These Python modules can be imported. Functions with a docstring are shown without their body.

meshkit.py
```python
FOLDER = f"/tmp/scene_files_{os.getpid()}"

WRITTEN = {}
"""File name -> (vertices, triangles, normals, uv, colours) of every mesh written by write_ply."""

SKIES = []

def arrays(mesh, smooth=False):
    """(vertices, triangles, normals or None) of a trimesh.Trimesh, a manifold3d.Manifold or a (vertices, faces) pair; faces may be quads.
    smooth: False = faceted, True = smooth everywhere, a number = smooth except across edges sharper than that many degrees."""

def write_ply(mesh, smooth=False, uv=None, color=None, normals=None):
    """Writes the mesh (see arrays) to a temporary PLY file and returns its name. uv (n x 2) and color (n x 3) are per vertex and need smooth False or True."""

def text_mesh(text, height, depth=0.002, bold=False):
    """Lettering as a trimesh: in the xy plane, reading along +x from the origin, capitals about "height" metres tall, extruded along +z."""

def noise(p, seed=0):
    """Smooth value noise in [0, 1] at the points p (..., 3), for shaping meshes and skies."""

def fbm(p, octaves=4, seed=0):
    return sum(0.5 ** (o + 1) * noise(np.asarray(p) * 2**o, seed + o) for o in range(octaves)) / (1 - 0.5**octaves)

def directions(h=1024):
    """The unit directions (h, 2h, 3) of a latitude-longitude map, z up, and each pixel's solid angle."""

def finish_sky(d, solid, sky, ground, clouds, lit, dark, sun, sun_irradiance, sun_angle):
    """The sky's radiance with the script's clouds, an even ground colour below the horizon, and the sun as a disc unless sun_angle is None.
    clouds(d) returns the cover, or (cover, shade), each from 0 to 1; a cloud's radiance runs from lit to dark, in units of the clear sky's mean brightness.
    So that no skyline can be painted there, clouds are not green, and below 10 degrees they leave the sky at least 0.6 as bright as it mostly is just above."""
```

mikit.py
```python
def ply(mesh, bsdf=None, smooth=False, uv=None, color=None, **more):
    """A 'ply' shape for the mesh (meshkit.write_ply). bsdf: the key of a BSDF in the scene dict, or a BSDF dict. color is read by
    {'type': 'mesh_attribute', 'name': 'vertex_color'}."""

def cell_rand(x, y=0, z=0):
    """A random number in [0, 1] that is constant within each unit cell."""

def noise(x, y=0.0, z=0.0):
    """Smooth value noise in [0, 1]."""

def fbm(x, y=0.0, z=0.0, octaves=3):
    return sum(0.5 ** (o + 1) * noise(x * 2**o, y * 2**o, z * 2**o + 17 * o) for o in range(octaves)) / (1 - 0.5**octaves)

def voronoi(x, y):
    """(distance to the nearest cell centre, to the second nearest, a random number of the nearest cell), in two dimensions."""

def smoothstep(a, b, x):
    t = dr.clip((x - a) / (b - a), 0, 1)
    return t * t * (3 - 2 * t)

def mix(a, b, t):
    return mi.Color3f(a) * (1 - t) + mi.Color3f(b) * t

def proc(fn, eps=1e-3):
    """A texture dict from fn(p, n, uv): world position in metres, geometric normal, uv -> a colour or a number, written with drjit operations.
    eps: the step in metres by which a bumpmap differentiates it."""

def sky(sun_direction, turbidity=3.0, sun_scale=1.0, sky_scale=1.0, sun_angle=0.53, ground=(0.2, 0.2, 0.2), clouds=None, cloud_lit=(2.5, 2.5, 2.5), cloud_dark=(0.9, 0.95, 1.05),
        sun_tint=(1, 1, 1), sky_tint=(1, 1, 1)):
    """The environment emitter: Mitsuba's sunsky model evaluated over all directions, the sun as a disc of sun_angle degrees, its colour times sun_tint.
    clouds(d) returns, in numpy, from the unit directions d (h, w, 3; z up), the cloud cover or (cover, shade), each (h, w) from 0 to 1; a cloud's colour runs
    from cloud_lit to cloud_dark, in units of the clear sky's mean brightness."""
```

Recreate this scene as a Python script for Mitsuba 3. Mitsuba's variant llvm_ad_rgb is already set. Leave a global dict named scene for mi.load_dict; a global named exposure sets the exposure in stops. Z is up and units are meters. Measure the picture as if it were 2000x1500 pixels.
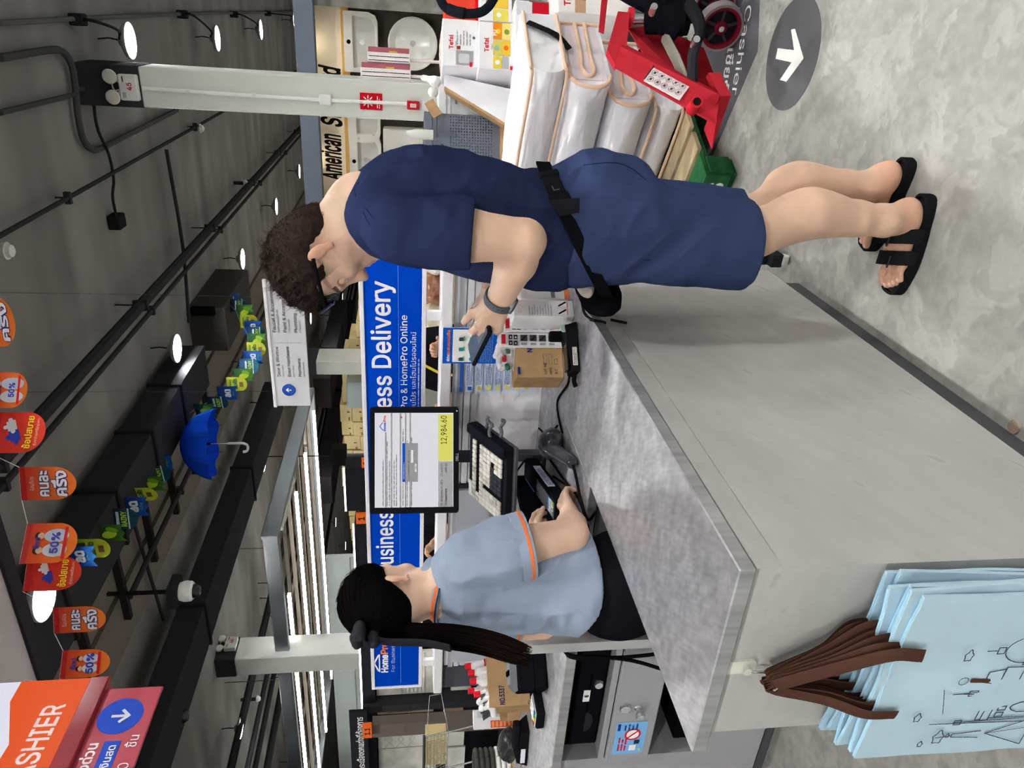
import glob, math, random
import numpy as np, trimesh, shapely, manifold3d as m3
import mitsuba as mi, drjit as dr
import mikit, meshkit
from shapely.geometry import Polygon, box as sbox, Point, LineString
from shapely import affinity

# ---------------------------------------------------------------- camera, light, exposure
# The phone was held sideways: the picture's right is the room's down.
CAM_F, CAM_PITCH, CAM_YAW, EYE = 1420.0, math.radians(8.1), math.radians(27.1), np.array([0, 0, 1.40])
FWD = np.array([-math.sin(CAM_YAW) * math.cos(CAM_PITCH), math.cos(CAM_YAW) * math.cos(CAM_PITCH), -math.sin(CAM_PITCH)])
RGT = np.array([math.cos(CAM_YAW), math.sin(CAM_YAW), 0.0])
DWN = np.cross(FWD, RGT)
exposure = 0.34
scene, labels = {}, {}
scene['camera'] = {'type': 'perspective', 'fov': math.degrees(2 * math.atan(1000 / CAM_F)), 'fov_axis': 'x', 'near_clip': 0.05, 'far_clip': 200.0,
                   'to_world': mi.ScalarTransform4f().look_at(origin=EYE.tolist(), target=(EYE + FWD).tolist(), up=RGT.tolist())}
LAMP_RADIANCE = 290.0
CEIL = 4.40

# ---------------------------------------------------------------- where a direction of view meets a plane of the room
def ray(x, y): return FWD + RGT * (750 - y) / CAM_F + DWN * (x - 1000) / CAM_F
def onz(x, y, z):
    d = ray(x, y); return EYE + d * (z - EYE[2]) / d[2]
def onx(x, y, X):
    d = ray(x, y); return EYE + d * X / d[0]
def ony(x, y, Y):
    d = ray(x, y); return EYE + d * Y / d[1]
def dep(x, y, t): return EYE + ray(x, y) * t

# ---------------------------------------------------------------- colours and materials
def lin(c):
    if isinstance(c, str): c = [int(c[i:i + 2], 16) for i in (1, 3, 5)]
    c = np.asarray(c, float) / 255
    return np.where(c < 0.04045, c / 12.92, ((c + 0.055) / 1.055) ** 2.4)
def rgb(c): return {'type': 'rgb', 'value': [float(v) for v in lin(c)]}
VC = {'type': 'mesh_attribute', 'name': 'vertex_color'}
VCM = set()
def mat(name, d, vc=False):
    scene[name] = {'type': 'twosided', 'bsdf': d} if d['type'] not in ('thindielectric', 'dielectric', 'principledthin', 'twosided', 'roughdielectric') else d
    if vc: VCM.add(name)
def pr(col=None, rough=.6, spec=.4, **k):
    return {'type': 'principled', 'base_color': VC if col is None else (col if isinstance(col, dict) else rgb(col)), 'roughness': rough, 'specular': spec, **k}
mat('matte', {'type': 'diffuse', 'reflectance': VC}, True)
mat('cloth', {'type': 'diffuse', 'reflectance': VC}, True)
def plas(a, col=None): return {'type': 'roughplastic', 'distribution': 'ggx', 'alpha': a, 'int_ior': 1.45, 'diffuse_reflectance': VC if col is None else (col if isinstance(col, dict) else rgb(col))}
mat('satin', {'type': 'diffuse', 'reflectance': VC}, True)
mat('gloss', pr(rough=.2, spec=.5), True)
mat('skin', pr(rough=.55, spec=.35), True)
mat('hairy', {'type': 'diffuse', 'reflectance': VC}, True)
mat('metal', {'type': 'roughconductor', 'distribution': 'ggx', 'alpha': .2, 'specular_reflectance': VC}, True)
mat('chrome', {'type': 'roughconductor', 'distribution': 'ggx', 'alpha': .06, 'specular_reflectance': rgb((226, 227, 230))})
# grained stuffs whose colour sits on the vertices: material, colour, grain frequency per axis, contrast, mesh step
GRAIN = {'cardboard': ((172, 140, 104), (30, 30, 30), .35, .04), 'pale_cardboard': ((206, 186, 140), (3, 3, 3), .35, .4), 'raw_wood': ((178, 160, 130), (8, 50, 50), .7, .03), 'green_paint': ((40, 86, 54), (16, 30, 30), .9, .025),
         'dark_stone': ((66, 63, 60), (7, 7, 7), .9, .06), 'grey_stone': ((126, 124, 120), (9, 9, 9), .8, .06), 'marble': ((222, 222, 214), (6, 6, 6), .5, .05)}
mat('glass', {'type': 'thindielectric'})
def crinkle(p, n, uv): return dr.abs(mikit.fbm(p.x * 11 + p.z * 5, p.y * 11, p.z * 17, octaves=3) - .5)
mat('film', {'type': 'bumpmap', 'arbitrary': mikit.proc(crinkle, eps=2e-3), 'scale': .022, 'bsdf': pr(rough=.28, spec=.6)}, True)
def glow(c, s): return {'type': 'area', 'radiance': {'type': 'rgb', 'value': [float(v * s) for v in lin(c)]}}

# ---------------------------------------------------------------- scene entries: things, parts, structure
def numbered(key):
    if key not in scene and key not in labels: return key
    n = 1
    while f'{key}_{n:03d}' in scene or f'{key}_{n:03d}' in labels: n += 1
    return f'{key}_{n:03d}'
def thing(name, label, cat, group=None, kind=None):
    key = numbered(name); labels[key] = {'label': label, 'category': cat}
    if group: labels[key]['group'] = group
    if kind: labels[key]['kind'] = kind
    return key
def vcol(mesh, smooth, col):
    """(mesh, smooth flag, per-vertex colours) for the materials that read vertex colours."""
    v, f, n = meshkit.arrays(mesh, False)
    m = trimesh.Trimesh(v, f, process=False)
    if callable(col): c = col(m.vertices)
    else:
        c = np.asarray(lin(col)) if not (isinstance(col, np.ndarray) and col.ndim == 2) else col
        if c.ndim == 1: c = np.tile(c, (len(v), 1))
    if smooth is True or smooth is False or smooth is None: return m, bool(smooth), c
    m.visual = trimesh.visual.ColorVisuals()
    m2 = trimesh.graph.smooth_shade(m, angle=np.radians(smooth), facet_minarea=None)
    if len(np.unique(np.round(c, 5), axis=0)) == 1: c = np.tile(c[0], (len(m2.vertices), 1))
    else:
        from scipy.spatial import cKDTree
        c = c[cKDTree(m.vertices).query(m2.vertices)[1]]
    return m2, True, c
def entry(mesh, m, col=None, smooth=30, **more):
    if isinstance(mesh, (list, tuple)) and mesh and not isinstance(mesh[0], np.ndarray): mesh = cat(mesh)
    if m in GRAIN:
        c0, fr_, k, st = GRAIN[m]; mesh = sub(mesh if isinstance(mesh, trimesh.Trimesh) else trimesh.Trimesh(*meshkit.arrays(mesh)[:2], process=False), st); m = 'satin' if m in ('marble', 'grey_stone') else 'matte'
        col = lambda v: lin(c0) * (1 + k * (meshkit.fbm(v * np.array(fr_) + 40, 3, 5)[:, None] - .5) * 1.6); smooth = False
    if m in VCM:
        mesh, s, c = vcol(mesh, smooth, (190, 190, 190) if col is None else col)
        return mikit.ply(mesh, m, smooth=s, color=c, **more)
    return mikit.ply(mesh, m, smooth=smooth, **more)
def part(parent, name, mesh, m='satin', col=None, smooth=30, label=None, kind=None, **more):
    key = numbered(parent + '__' + name)
    scene[key] = entry(mesh, m, col, smooth, **more)
    if label or kind:
        labels[key] = {}
        if label: labels[key]['label'] = label
        if kind: labels[key]['kind'] = kind
    return key
def solo(name, label, cat_, mesh, m='satin', col=None, smooth=30, group=None, kind=None, **more):
    key = thing(name, label, cat_, group, kind)
    scene[key] = entry(mesh, m, col, smooth, **more); return key
def struct(name, mesh, m='matte', col=None, smooth=30, label=None, **more):
    key = numbered(name); scene[key] = entry(mesh, m, col, smooth, **more)
    labels[key] = {'kind': 'structure'}
    if label: labels[key]['label'] = label
    return key

# ---------------------------------------------------------------- mesh helpers
def cat(ms):
    ms = [m if isinstance(m, trimesh.Trimesh) else trimesh.Trimesh(*meshkit.arrays(m)[:2], process=False) for m in ms]
    return trimesh.util.concatenate(ms)
def hullmesh(pts):
    h = trimesh.convex.convex_hull(np.asarray(pts, float)); return h
def box(x0, x1, y0, y1, z0, z1, b=0.0):
    x0, x1 = min(x0, x1), max(x0, x1); y0, y1 = min(y0, y1), max(y0, y1); z0, z1 = min(z0, z1), max(z0, z1)
    if b <= 0:
        m = trimesh.creation.box((x1 - x0, y1 - y0, z1 - z0)); m.apply_translation(((x0 + x1) / 2, (y0 + y1) / 2, (z0 + z1) / 2)); return m
    b = min(b, (x1 - x0) * .45, (y1 - y0) * .45, (z1 - z0) * .45)
    P = []
    for X, sx in ((x0, 1), (x1, -1)):
        for Y, sy in ((y0, 1), (y1, -1)):
            for Z, sz in ((z0, 1), (z1, -1)):
                P += [(X + sx * b, Y + sy * b, Z), (X + sx * b, Y, Z + sz * b), (X, Y + sy * b, Z + sz * b)]
    return hullmesh(P)
def cyl(p, q, r, n=16, r2=None):
    p, q = np.asarray(p, float), np.asarray(q, float); a = q - p; L = np.linalg.norm(a); a = a / L
    u = np.cross(a, [0, 0, 1] if abs(a[2]) < .9 else [1, 0, 0]); u /= np.linalg.norm(u); w = np.cross(a, u)
    t = np.arange(n) * 2 * np.pi / n; ring = np.cos(t)[:, None] * u + np.sin(t)[:, None] * w
    r2 = r if r2 is None else r2
    v = np.vstack([p + ring * r, q + ring * r2, [p], [q]]); i = np.arange(n); j = (i + 1) % n
    f = np.vstack([np.c_[i, j, j + n], np.c_[i, j + n, i + n], np.c_[j, i, i * 0 + 2 * n], np.c_[i + n, j + n, i * 0 + 2 * n + 1]])
    return trimesh.Trimesh(v, f, process=False)
def spline(pts, n=8):
    p = np.asarray(pts, float); m = len(p)
    if m < 3: return np.array([p[0] + (p[-1] - p[0]) * t for t in np.linspace(0, 1, n + 1)])
    q = np.vstack([2 * p[0] - p[1], p, 2 * p[-1] - p[-2]]); out = []
    for i in range(1, m):
        a, b, c, d = q[i - 1], q[i], q[i + 1], q[i + 2]
        for t in np.arange(n) / n:
            out.append(.5 * (2 * b + (c - a) * t + (2 * a - 5 * b + 4 * c - d) * t * t + (-a + 3 * b - 3 * c + d) * t ** 3))
    return np.array(out + [p[-1]])
def frames(p, up=None):
    t = np.gradient(p, axis=0); t /= np.linalg.norm(t, axis=1, keepdims=True) + 1e-12
    u = np.zeros_like(p)
    u0 = np.cross(t[0], [0, 0, 1] if abs(t[0][2]) < .9 else [1, 0, 0]) if up is None else np.asarray(up, float)
    for i in range(len(p)):
        u0 = u0 - t[i] * (u0 @ t[i]); u0 = u0 / (np.linalg.norm(u0) + 1e-12); u[i] = u0
    return t, u, np.cross(t, u)
def tube(pts, r, n=8, sm=0, cap=True, up=None):
    """A tube of radius r (a number, one per point, or pairs for an oval) along a polyline; sm > 0 splines it first."""
    p = spline(pts, sm) if sm else np.asarray(pts, float)
    t, u, w = frames(p, up); a = np.arange(n) * 2 * np.pi / n
    r = np.asarray(r, float)
    if r.ndim == 0: r = np.full((len(p), 2), float(r))
    elif r.ndim == 1 and len(r) == 2 and len(p) != 2: r = np.tile(r, (len(p), 1))
    elif r.ndim == 1:
        r = np.interp(np.linspace(0, 1, len(p)), np.linspace(0, 1, len(r)), r); r = np.c_[r, r]
    v = p[:, None] + np.cos(a)[None, :, None] * u[:, None] * r[:, :1, None] + np.sin(a)[None, :, None] * w[:, None] * r[:, 1:, None]
    return loft(v, cap)
def loft(rings, cap=True, closed=True):
    v = np.asarray(rings, float); m, n = v.shape[:2]; i, j = np.meshgrid(np.arange(m - 1), np.arange(n if closed else n - 1), indexing='ij'); i, j = i.ravel(), j.ravel(); k = (j + 1) % n
    f = np.vstack([np.c_[i * n + j, i * n + k, (i + 1) * n + k], np.c_[i * n + j, (i + 1) * n + k, (i + 1) * n + j]])
    V = v.reshape(-1, 3)
    if cap and closed:
        c0, c1 = len(V), len(V) + 1; V = np.vstack([V, v[0].mean(0), v[-1].mean(0)]); a = np.arange(n); b = (a + 1) % n
        f = np.vstack([f, np.c_[b, a, a * 0 + c0], np.c_[(m - 1) * n + a, (m - 1) * n + b, a * 0 + c1]])
    me = trimesh.Trimesh(V, f, process=False)
    if cap and closed and me.volume < 0: me.invert()
    return me
def lathe(prof, n=24, c=(0, 0, 0)):
    prof = np.asarray(prof, float); a = np.arange(n) * 2 * np.pi / n
    v = np.stack([prof[:, None, 0] * np.cos(a), prof[:, None, 0] * np.sin(a), np.repeat(prof[:, 1:2], n, 1)], -1) + np.asarray(c, float)
    return loft(v, True)
def extrude(poly, h):
    gs = [g for g in getattr(poly, 'geoms', [poly]) if g.geom_type == 'Polygon' and g.area > 1e-12]
    return cat([trimesh.creation.extrude_polygon(g, h, engine='earcut') for g in gs])
def flat(poly):
    V, Fs, o = [], [], 0
    for g in getattr(poly, 'geoms', [poly]):
        if g.geom_type != 'Polygon' or g.area < 1e-12: continue
        v, f = trimesh.creation.triangulate_polygon(g, engine='earcut'); V.append(v); Fs.append(f + o); o += len(v)
    if not V: return None
    return np.vstack(V), np.vstack(Fs)
def rrect(w, h, r, n=5, c=True):
    """A rectangle with round corners, about the origin (c) or from it."""
    p = sbox(-w / 2 + r, -h / 2 + r, w / 2 - r, h / 2 - r).buffer(r, quad_segs=n)
    return p if c else affinity.translate(p, w / 2, h / 2)
class Fr:
    """A frame in the room: origin, x axis, y axis; z = x cross y looks out of the surface."""
    def __init__(s, o, x, y):
        s.o = np.asarray(o, float); s.x = np.asarray(x, float) / np.linalg.norm(x); y = np.asarray(y, float); y = y - s.x * (y @ s.x); s.y = y / np.linalg.norm(y); s.z = np.cross(s.x, s.y)
    def pts(s, p): p = np.asarray(p, float); return s.o + p[..., :1] * s.x + p[..., 1:2] * s.y + p[..., 2:3] * s.z
    def p(s, a, b, c=0.0): return s.o + a * s.x + b * s.y + c * s.z
    def put(s, mesh):
        m = mesh.copy(); m.vertices = s.pts(m.vertices); return m
    def at(s, a, b, c=0.0): return Fr(s.p(a, b, c), s.x, s.y)
def deform(mesh, fn):
    m = mesh.copy(); m.vertices = fn(np.asarray(m.vertices)); return m
def sub(mesh, L, it=8):
    v, f = trimesh.remesh.subdivide_to_size(mesh.vertices, mesh.faces, L, max_iter=it); m = trimesh.Trimesh(v, f, process=False); m.merge_vertices(); return m

# ---------------------------------------------------------------- lettering and flat print
FONTS = '/opt/blender-*/*/datafiles/fonts/'
_TP = {}
def text_poly(s, h=1.0, thai=False, bold=0, px=64, italic=0.0):
    """The outline of a line of text as a shapely shape: from (0, 0) to the right, capitals h tall."""
    k = (s, thai, bold, px)
    if k not in _TP:
        from PIL import Image, ImageDraw, ImageFont
        f = ImageFont.truetype(glob.glob(FONTS + ('NotoSansThai-VariableFont_wdth,wght.woff2' if thai else 'Inter.woff2'))[0], px)
        x0, y0, x1, y1 = f.getbbox(s, anchor='ls', stroke_width=bold)
        im = Image.new('L', (x1 - x0 + 8, y1 - y0 + 8)); ImageDraw.Draw(im).text((4 - x0, 4 - y0), s, 255, f, anchor='ls', stroke_width=bold)
        on = np.pad(np.asarray(im) > 120, ((0, 0), (1, 1))).astype(np.int8)
        r, a = np.nonzero(np.diff(on, axis=1) == 1); b = np.nonzero(np.diff(on, axis=1) == -1)[1]
        g = shapely.union_all(shapely.box(a, -r - 1.0, b, -r * 1.0)).buffer(.6, quad_segs=2).buffer(-.6, quad_segs=2).simplify(.55)
        _TP[k] = affinity.translate(g, x0 - 4, 4 - y0), px * .727
    g, cap = _TP[k]
    g = affinity.scale(g, h / cap, h / cap, origin=(0, 0))
    if italic: g = affinity.affine_transform(g, [1, italic, 0, 1, 0, 0])
    return g
def width(g): return g.bounds[2] - g.bounds[0]
class Print:
    """Flat print on a surface: shapes in layers of a third of a millimetre, in the frame's own x and y."""
    def __init__(s, fr): s.fr, s.V, s.F, s.C, s.n, s.z = fr, [], [], [], 0, .0006
    def add(s, poly, col, up=1):
        s.z += .00035 * up
        r = flat(poly)
        if r is None: return s
        v, f = r; s.V.append(s.fr.pts(np.c_[v, np.full(len(v), s.z)])); s.F.append(f + s.n); s.C.append(np.tile(lin(col), (len(v), 1))); s.n += len(v); return s
    def rect(s, x0, y0, x1, y1, col): return s.add(sbox(x0, y0, x1, y1), col)
    def text(s, t, x, y, h, col, w=None, thai=False, bold=0, px=64, italic=0, rot=0, align='l'):
        g = text_poly(t, h, thai, bold, px, italic)
        if w: g = affinity.scale(g, w / max(width(g), 1e-9), 1, origin=(0, 0))
        if align == 'c': g = affinity.translate(g, -(g.bounds[0] + g.bounds[2]) / 2, 0)
        if align == 'r': g = affinity.translate(g, -g.bounds[2], 0)
        if rot: g = affinity.rotate(g, rot, origin=(0, 0))
        return s.add(affinity.translate(g, x, y), col)
    def lines(s, x0, y0, x1, n, dy, th, col, seed=0):
        """Rows of small print too fine to read."""
        R = random.Random(seed); out = []
        for i in range(n):
            x = x0; e = x1 - R.random() * .35 * (x1 - x0)
            while x < e:
                L = min(e - x, th * (1.5 + 5 * R.random())); out.append(sbox(x, y0 - i * dy - th, x + L, y0 - i * dy)); x += L + th * .8
        return s.add(shapely.MultiPolygon(out), col)
    def arrow(s, x, y, r, col, deg=0, w=.2):
        g = shapely.union_all([LineString([(0, -.55), (0, .5)]).buffer(w / 2, cap_style='flat'), LineString([(-.48, .02), (0, .52), (.48, .02)]).buffer(w / 2, cap_style='flat', join_style='mitre')])
        return s.add(affinity.translate(affinity.scale(affinity.rotate(g, deg, origin=(0, 0)), r, r, origin=(0, 0)), x, y), col)
    def mesh(s): return trimesh.Trimesh(np.vstack(s.V), np.vstack(s.F), process=False), np.vstack(s.C)
    def to(s, parent, name='print', m='satin', label=None, **more):
        me, c = s.mesh(); return part(parent, name, me, m, c, smooth=False, label=label, **more)
# ---------------------------------------------------------------- smooth solids from distance fields (bodies, hands, cloth)
class Field:
    """Round cones, ellipsoids and cuts joined smoothly, turned into a mesh by surface nets."""
    def __init__(s): s.ops = []
    def cone(s, a, b, ra, rb, k=.02, sub=False): s.ops.append(('c', np.asarray(a, float), np.asarray(b, float), float(ra), float(rb), k, sub)); return s
    def chain(s, pts, rs, k=.02):
        for i in range(len(pts) - 1): s.cone(pts[i], pts[i + 1], rs[i], rs[i + 1], k)
        return s
    def ell(s, c, r, x=(1, 0, 0), y=(0, 1, 0), k=.02, sub=False):
        f = Fr(c, x, y); s.ops.append(('e', f, np.asarray(r, float), k, sub)); return s
    def fn(s, f, shell=False): s.ops.append(('f', f, shell)); return s
    @staticmethod
    def smin(d, e, k):
        if k <= 0: return np.minimum(d, e)
        h = np.maximum(k - np.abs(d - e), 0) / k
        return np.minimum(d, e) - h * h * k * .25
    def box_of(s, o):
        if o[0] == 'c':
            r = max(o[3], o[4]); return np.minimum(o[1], o[2]) - r, np.maximum(o[1], o[2]) + r, o[5]
        if o[0] == 'e': return o[1].o - o[2].max(), o[1].o + o[2].max(), o[3]
    def dist(s, p, reach=None):
        """Signed distance at the points; shapes farther than reach from all of them are left out."""
        d = np.full(len(p), .3, np.float32)
        if reach is not None: plo, phi = p.min(0) - reach, p.max(0) + reach
        for o in s.ops:
            if o[0] == 'f':
                if o[2]:
                    near = np.abs(d) < .06; d = np.where(d < 0, .05, d) * ~near + np.where(near, d, 0)
                    if near.any(): d[near] = o[1](p[near], d[near])
                elif len(p): d = o[1](p, d)
                continue
            if reach is not None:
                l, h, k = s.box_of(o)
                if (l - k > phi).any() or (h + k < plo).any(): continue
            if o[0] == 'c':
                _, a, b, ra, rb, k, sb = o; ab = b - a; L2 = ab @ ab
                pa = p - a; t = np.clip(pa @ ab / max(L2, 1e-12), 0, 1)
                q = pa - t[:, None] * ab; e = np.sqrt((q * q).sum(1)) - (ra + (rb - ra) * t)
            else:
                _, f, r, k, sb = o; q = (p - f.o) @ np.stack([f.x, f.y, f.z], 1)
                k0 = np.sqrt(((q / r) ** 2).sum(1)); k1 = np.sqrt(((q / (r * r)) ** 2).sum(1)); e = k0 * (k0 - 1) / np.maximum(k1, 1e-9)
            d = -s.smin(-d, e, k) if sb else s.smin(d, e, k)
        return d
    def bounds(s, pad):
        lo, hi = np.full(3, 1e9), np.full(3, -1e9)
        for o in s.ops:
            if o[0] == 'c' and not o[6]:
                for c, r in ((o[1], o[3]), (o[2], o[4])): lo = np.minimum(lo, c - r); hi = np.maximum(hi, c + r)
            if o[0] == 'e' and not o[4]: lo = np.minimum(lo, o[1].o - o[2].max()); hi = np.maximum(hi, o[1].o + o[2].max())
        return lo - pad, hi + pad
    def mesh(s, h=.004, pad=.02, margin=.02, lohi=None):
        lo, hi = s.bounds(pad) if lohi is None else (np.asarray(lohi[0], float), np.asarray(lohi[1], float)); C = 5; H = h * C
        nc = np.ceil((hi - lo) / H).astype(int) + 1
        n = nc * C; A = np.full(n, np.nan, np.float32)
        off = np.stack(np.meshgrid(*[np.arange(C)] * 3, indexing='ij'), -1).reshape(-1, 3)
        for i0 in range(0, nc[0], 4):
            for j0 in range(0, nc[1], 4):
                for k0 in range(0, nc[2], 4):
                    g = np.stack(np.meshgrid(np.arange(i0, min(i0 + 4, nc[0])), np.arange(j0, min(j0 + 4, nc[1])), np.arange(k0, min(k0 + 4, nc[2])), indexing='ij'), -1).reshape(-1, 3)
                    near = np.abs(s.dist(lo + (g + .5) * H, H * 2 + margin + .02)) < H * .95 + margin
                    if not near.any(): continue
                    idx = (g[near][:, None] * C + off).reshape(-1, 3)
                    A[idx[:, 0], idx[:, 1], idx[:, 2]] = s.dist(lo + idx * h, H * 1.2 + margin + .02)
        return nets(A, lo, h)
def nets(A, lo, h):
    sg = A < 0; ok = ~np.isnan(A)
    n = A.shape; vid = np.full(np.array(n) - 1, -1, np.int64)
    def cor(B, a, b, c): return B[a:n[0] - 1 + a, b:n[1] - 1 + b, c:n[2] - 1 + c]
    cnt = np.zeros(np.array(n) - 1, np.int8); al = np.ones(np.array(n) - 1, bool)
    for a, b, c in np.ndindex(2, 2, 2): cnt += cor(sg, a, b, c); al &= cor(ok, a, b, c)
    cells = np.argwhere((cnt > 0) & (cnt < 8) & al)
    vid[cells[:, 0], cells[:, 1], cells[:, 2]] = np.arange(len(cells))
    V, W = np.zeros((len(cells), 3)), np.zeros(len(cells))
    cs = [np.array(c) for c in np.ndindex(2, 2, 2)]
    val = {tuple(c): A[cells[:, 0] + c[0], cells[:, 1] + c[1], cells[:, 2] + c[2]].astype(float) for c in cs}
    for c in cs:
        for ax in range(3):
            if c[ax]: continue
            e = c.copy(); e[ax] = 1; a, b = val[tuple(c)], val[tuple(e)]; m = (a < 0) != (b < 0)
            t = np.where(m, a / np.where(m, a - b, 1), 0); P = np.tile(c.astype(float), (len(cells), 1)); P[:, ax] += t
            V += np.where(m[:, None], P, 0); W += m
    V = (V / np.maximum(W, 1)[:, None] + cells) * h + lo
    F = []
    for ax in range(3):
        u, v = (ax + 1) % 3, (ax + 2) % 3
        s0 = [slice(0, None)] * 3; s1 = list(s0); s0[ax] = slice(0, n[ax] - 1); s1[ax] = slice(1, n[ax])
        x = np.argwhere((sg[tuple(s0)] != sg[tuple(s1)]) & ok[tuple(s0)] & ok[tuple(s1)])
        x = x[(x[:, u] > 0) & (x[:, v] > 0) & (x[:, u] < n[u] - 1) & (x[:, v] < n[v] - 1)]
        du, dv = np.zeros(3, int), np.zeros(3, int); du[u] = 1; dv[v] = 1
        q = [vid[tuple((x - a * du - b * dv).T)] for a, b in ((1, 1), (0, 1), (0, 0), (1, 0))]
        q = np.stack(q, 1); fl = sg[tuple(x.T)]; q = np.where(fl[:, None], q, q[:, ::-1]); q = q[(q >= 0).all(1)]
        F.append(np.vstack([q[:, [0, 1, 2]], q[:, [0, 2, 3]]]))
    return trimesh.Trimesh(V, np.vstack(F), process=False)
def nz(p, f, seed=0, o=3): return meshkit.fbm(np.asarray(p) * f, o, seed) - .5
# ---------------------------------------------------------------- materials of the hall
S = mikit.smoothstep
def floor_col(p, n, uv):
    a = mikit.noise(p.x * 1.2, p.y * 1.2, 3); b = mikit.fbm(p.x * 6 + a * 3, p.y * 6, 9, octaves=3); c = mikit.fbm(p.x * 42, p.y * 42, 5, octaves=3)
    w = S(.50, .66, mikit.fbm(p.x * 15 + b * 4, p.y * 15 + c, 21, octaves=3)) * S(.42, .62, a)
    g = dr.clip(.44 + .07 * (a - .5) + .15 * (b - .5) + .13 * (c - .5) + .09 * w, .05, .8)
    return mi.Color3f(g, g * .995, g * (.96 - .03 * a))
mat('concrete_floor', plas(.30, mikit.proc(floor_col)))
def ceil_col(p, n, uv):
    g = .19 * (.70 + .6 * mikit.fbm(p.x * .9, p.y * 3, 2, octaves=2)); return mi.Color3f(g, g * .985, g * .95)
mat('ceiling_paint', {'type': 'diffuse', 'reflectance': mikit.proc(ceil_col)})
def lam(sx, sy, sz, base):
    def f(p, n, uv):
        a = mikit.fbm(p.x * sx + 3, p.y * sy, p.z * sz + 7, octaves=3); b = mikit.fbm(p.x * 24 + p.z * 6, (p.y + p.z * .8) * 10, (p.z - p.y * .5) * 26, octaves=3)
        return mi.Color3f(base, base * .995, base * .975) * (.84 + .24 * a + .14 * b - .16 * S(.74, .82, b))
    return f
mat('counter_laminate', plas(.28, mikit.proc(lam(4, 3, 5, .60)))); mat('edge_laminate', plas(.28, mikit.proc(lam(5, 5, 7, .58))))
mat('cabinet_laminate', plas(.26, (172, 173, 180)))
def steel_col(p, n, uv):
    a = mikit.fbm(p.x * 30 + p.y * 22, p.y * 46 - p.x * 8, 1, octaves=3); b = mikit.noise(p.x * 150 + p.y * 110, p.y * 24 - p.x * 30, 3)
    g = .50 + .42 * (a - .5) + .16 * (b - .5); return mi.Color3f(g, g, g * 1.035)

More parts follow.
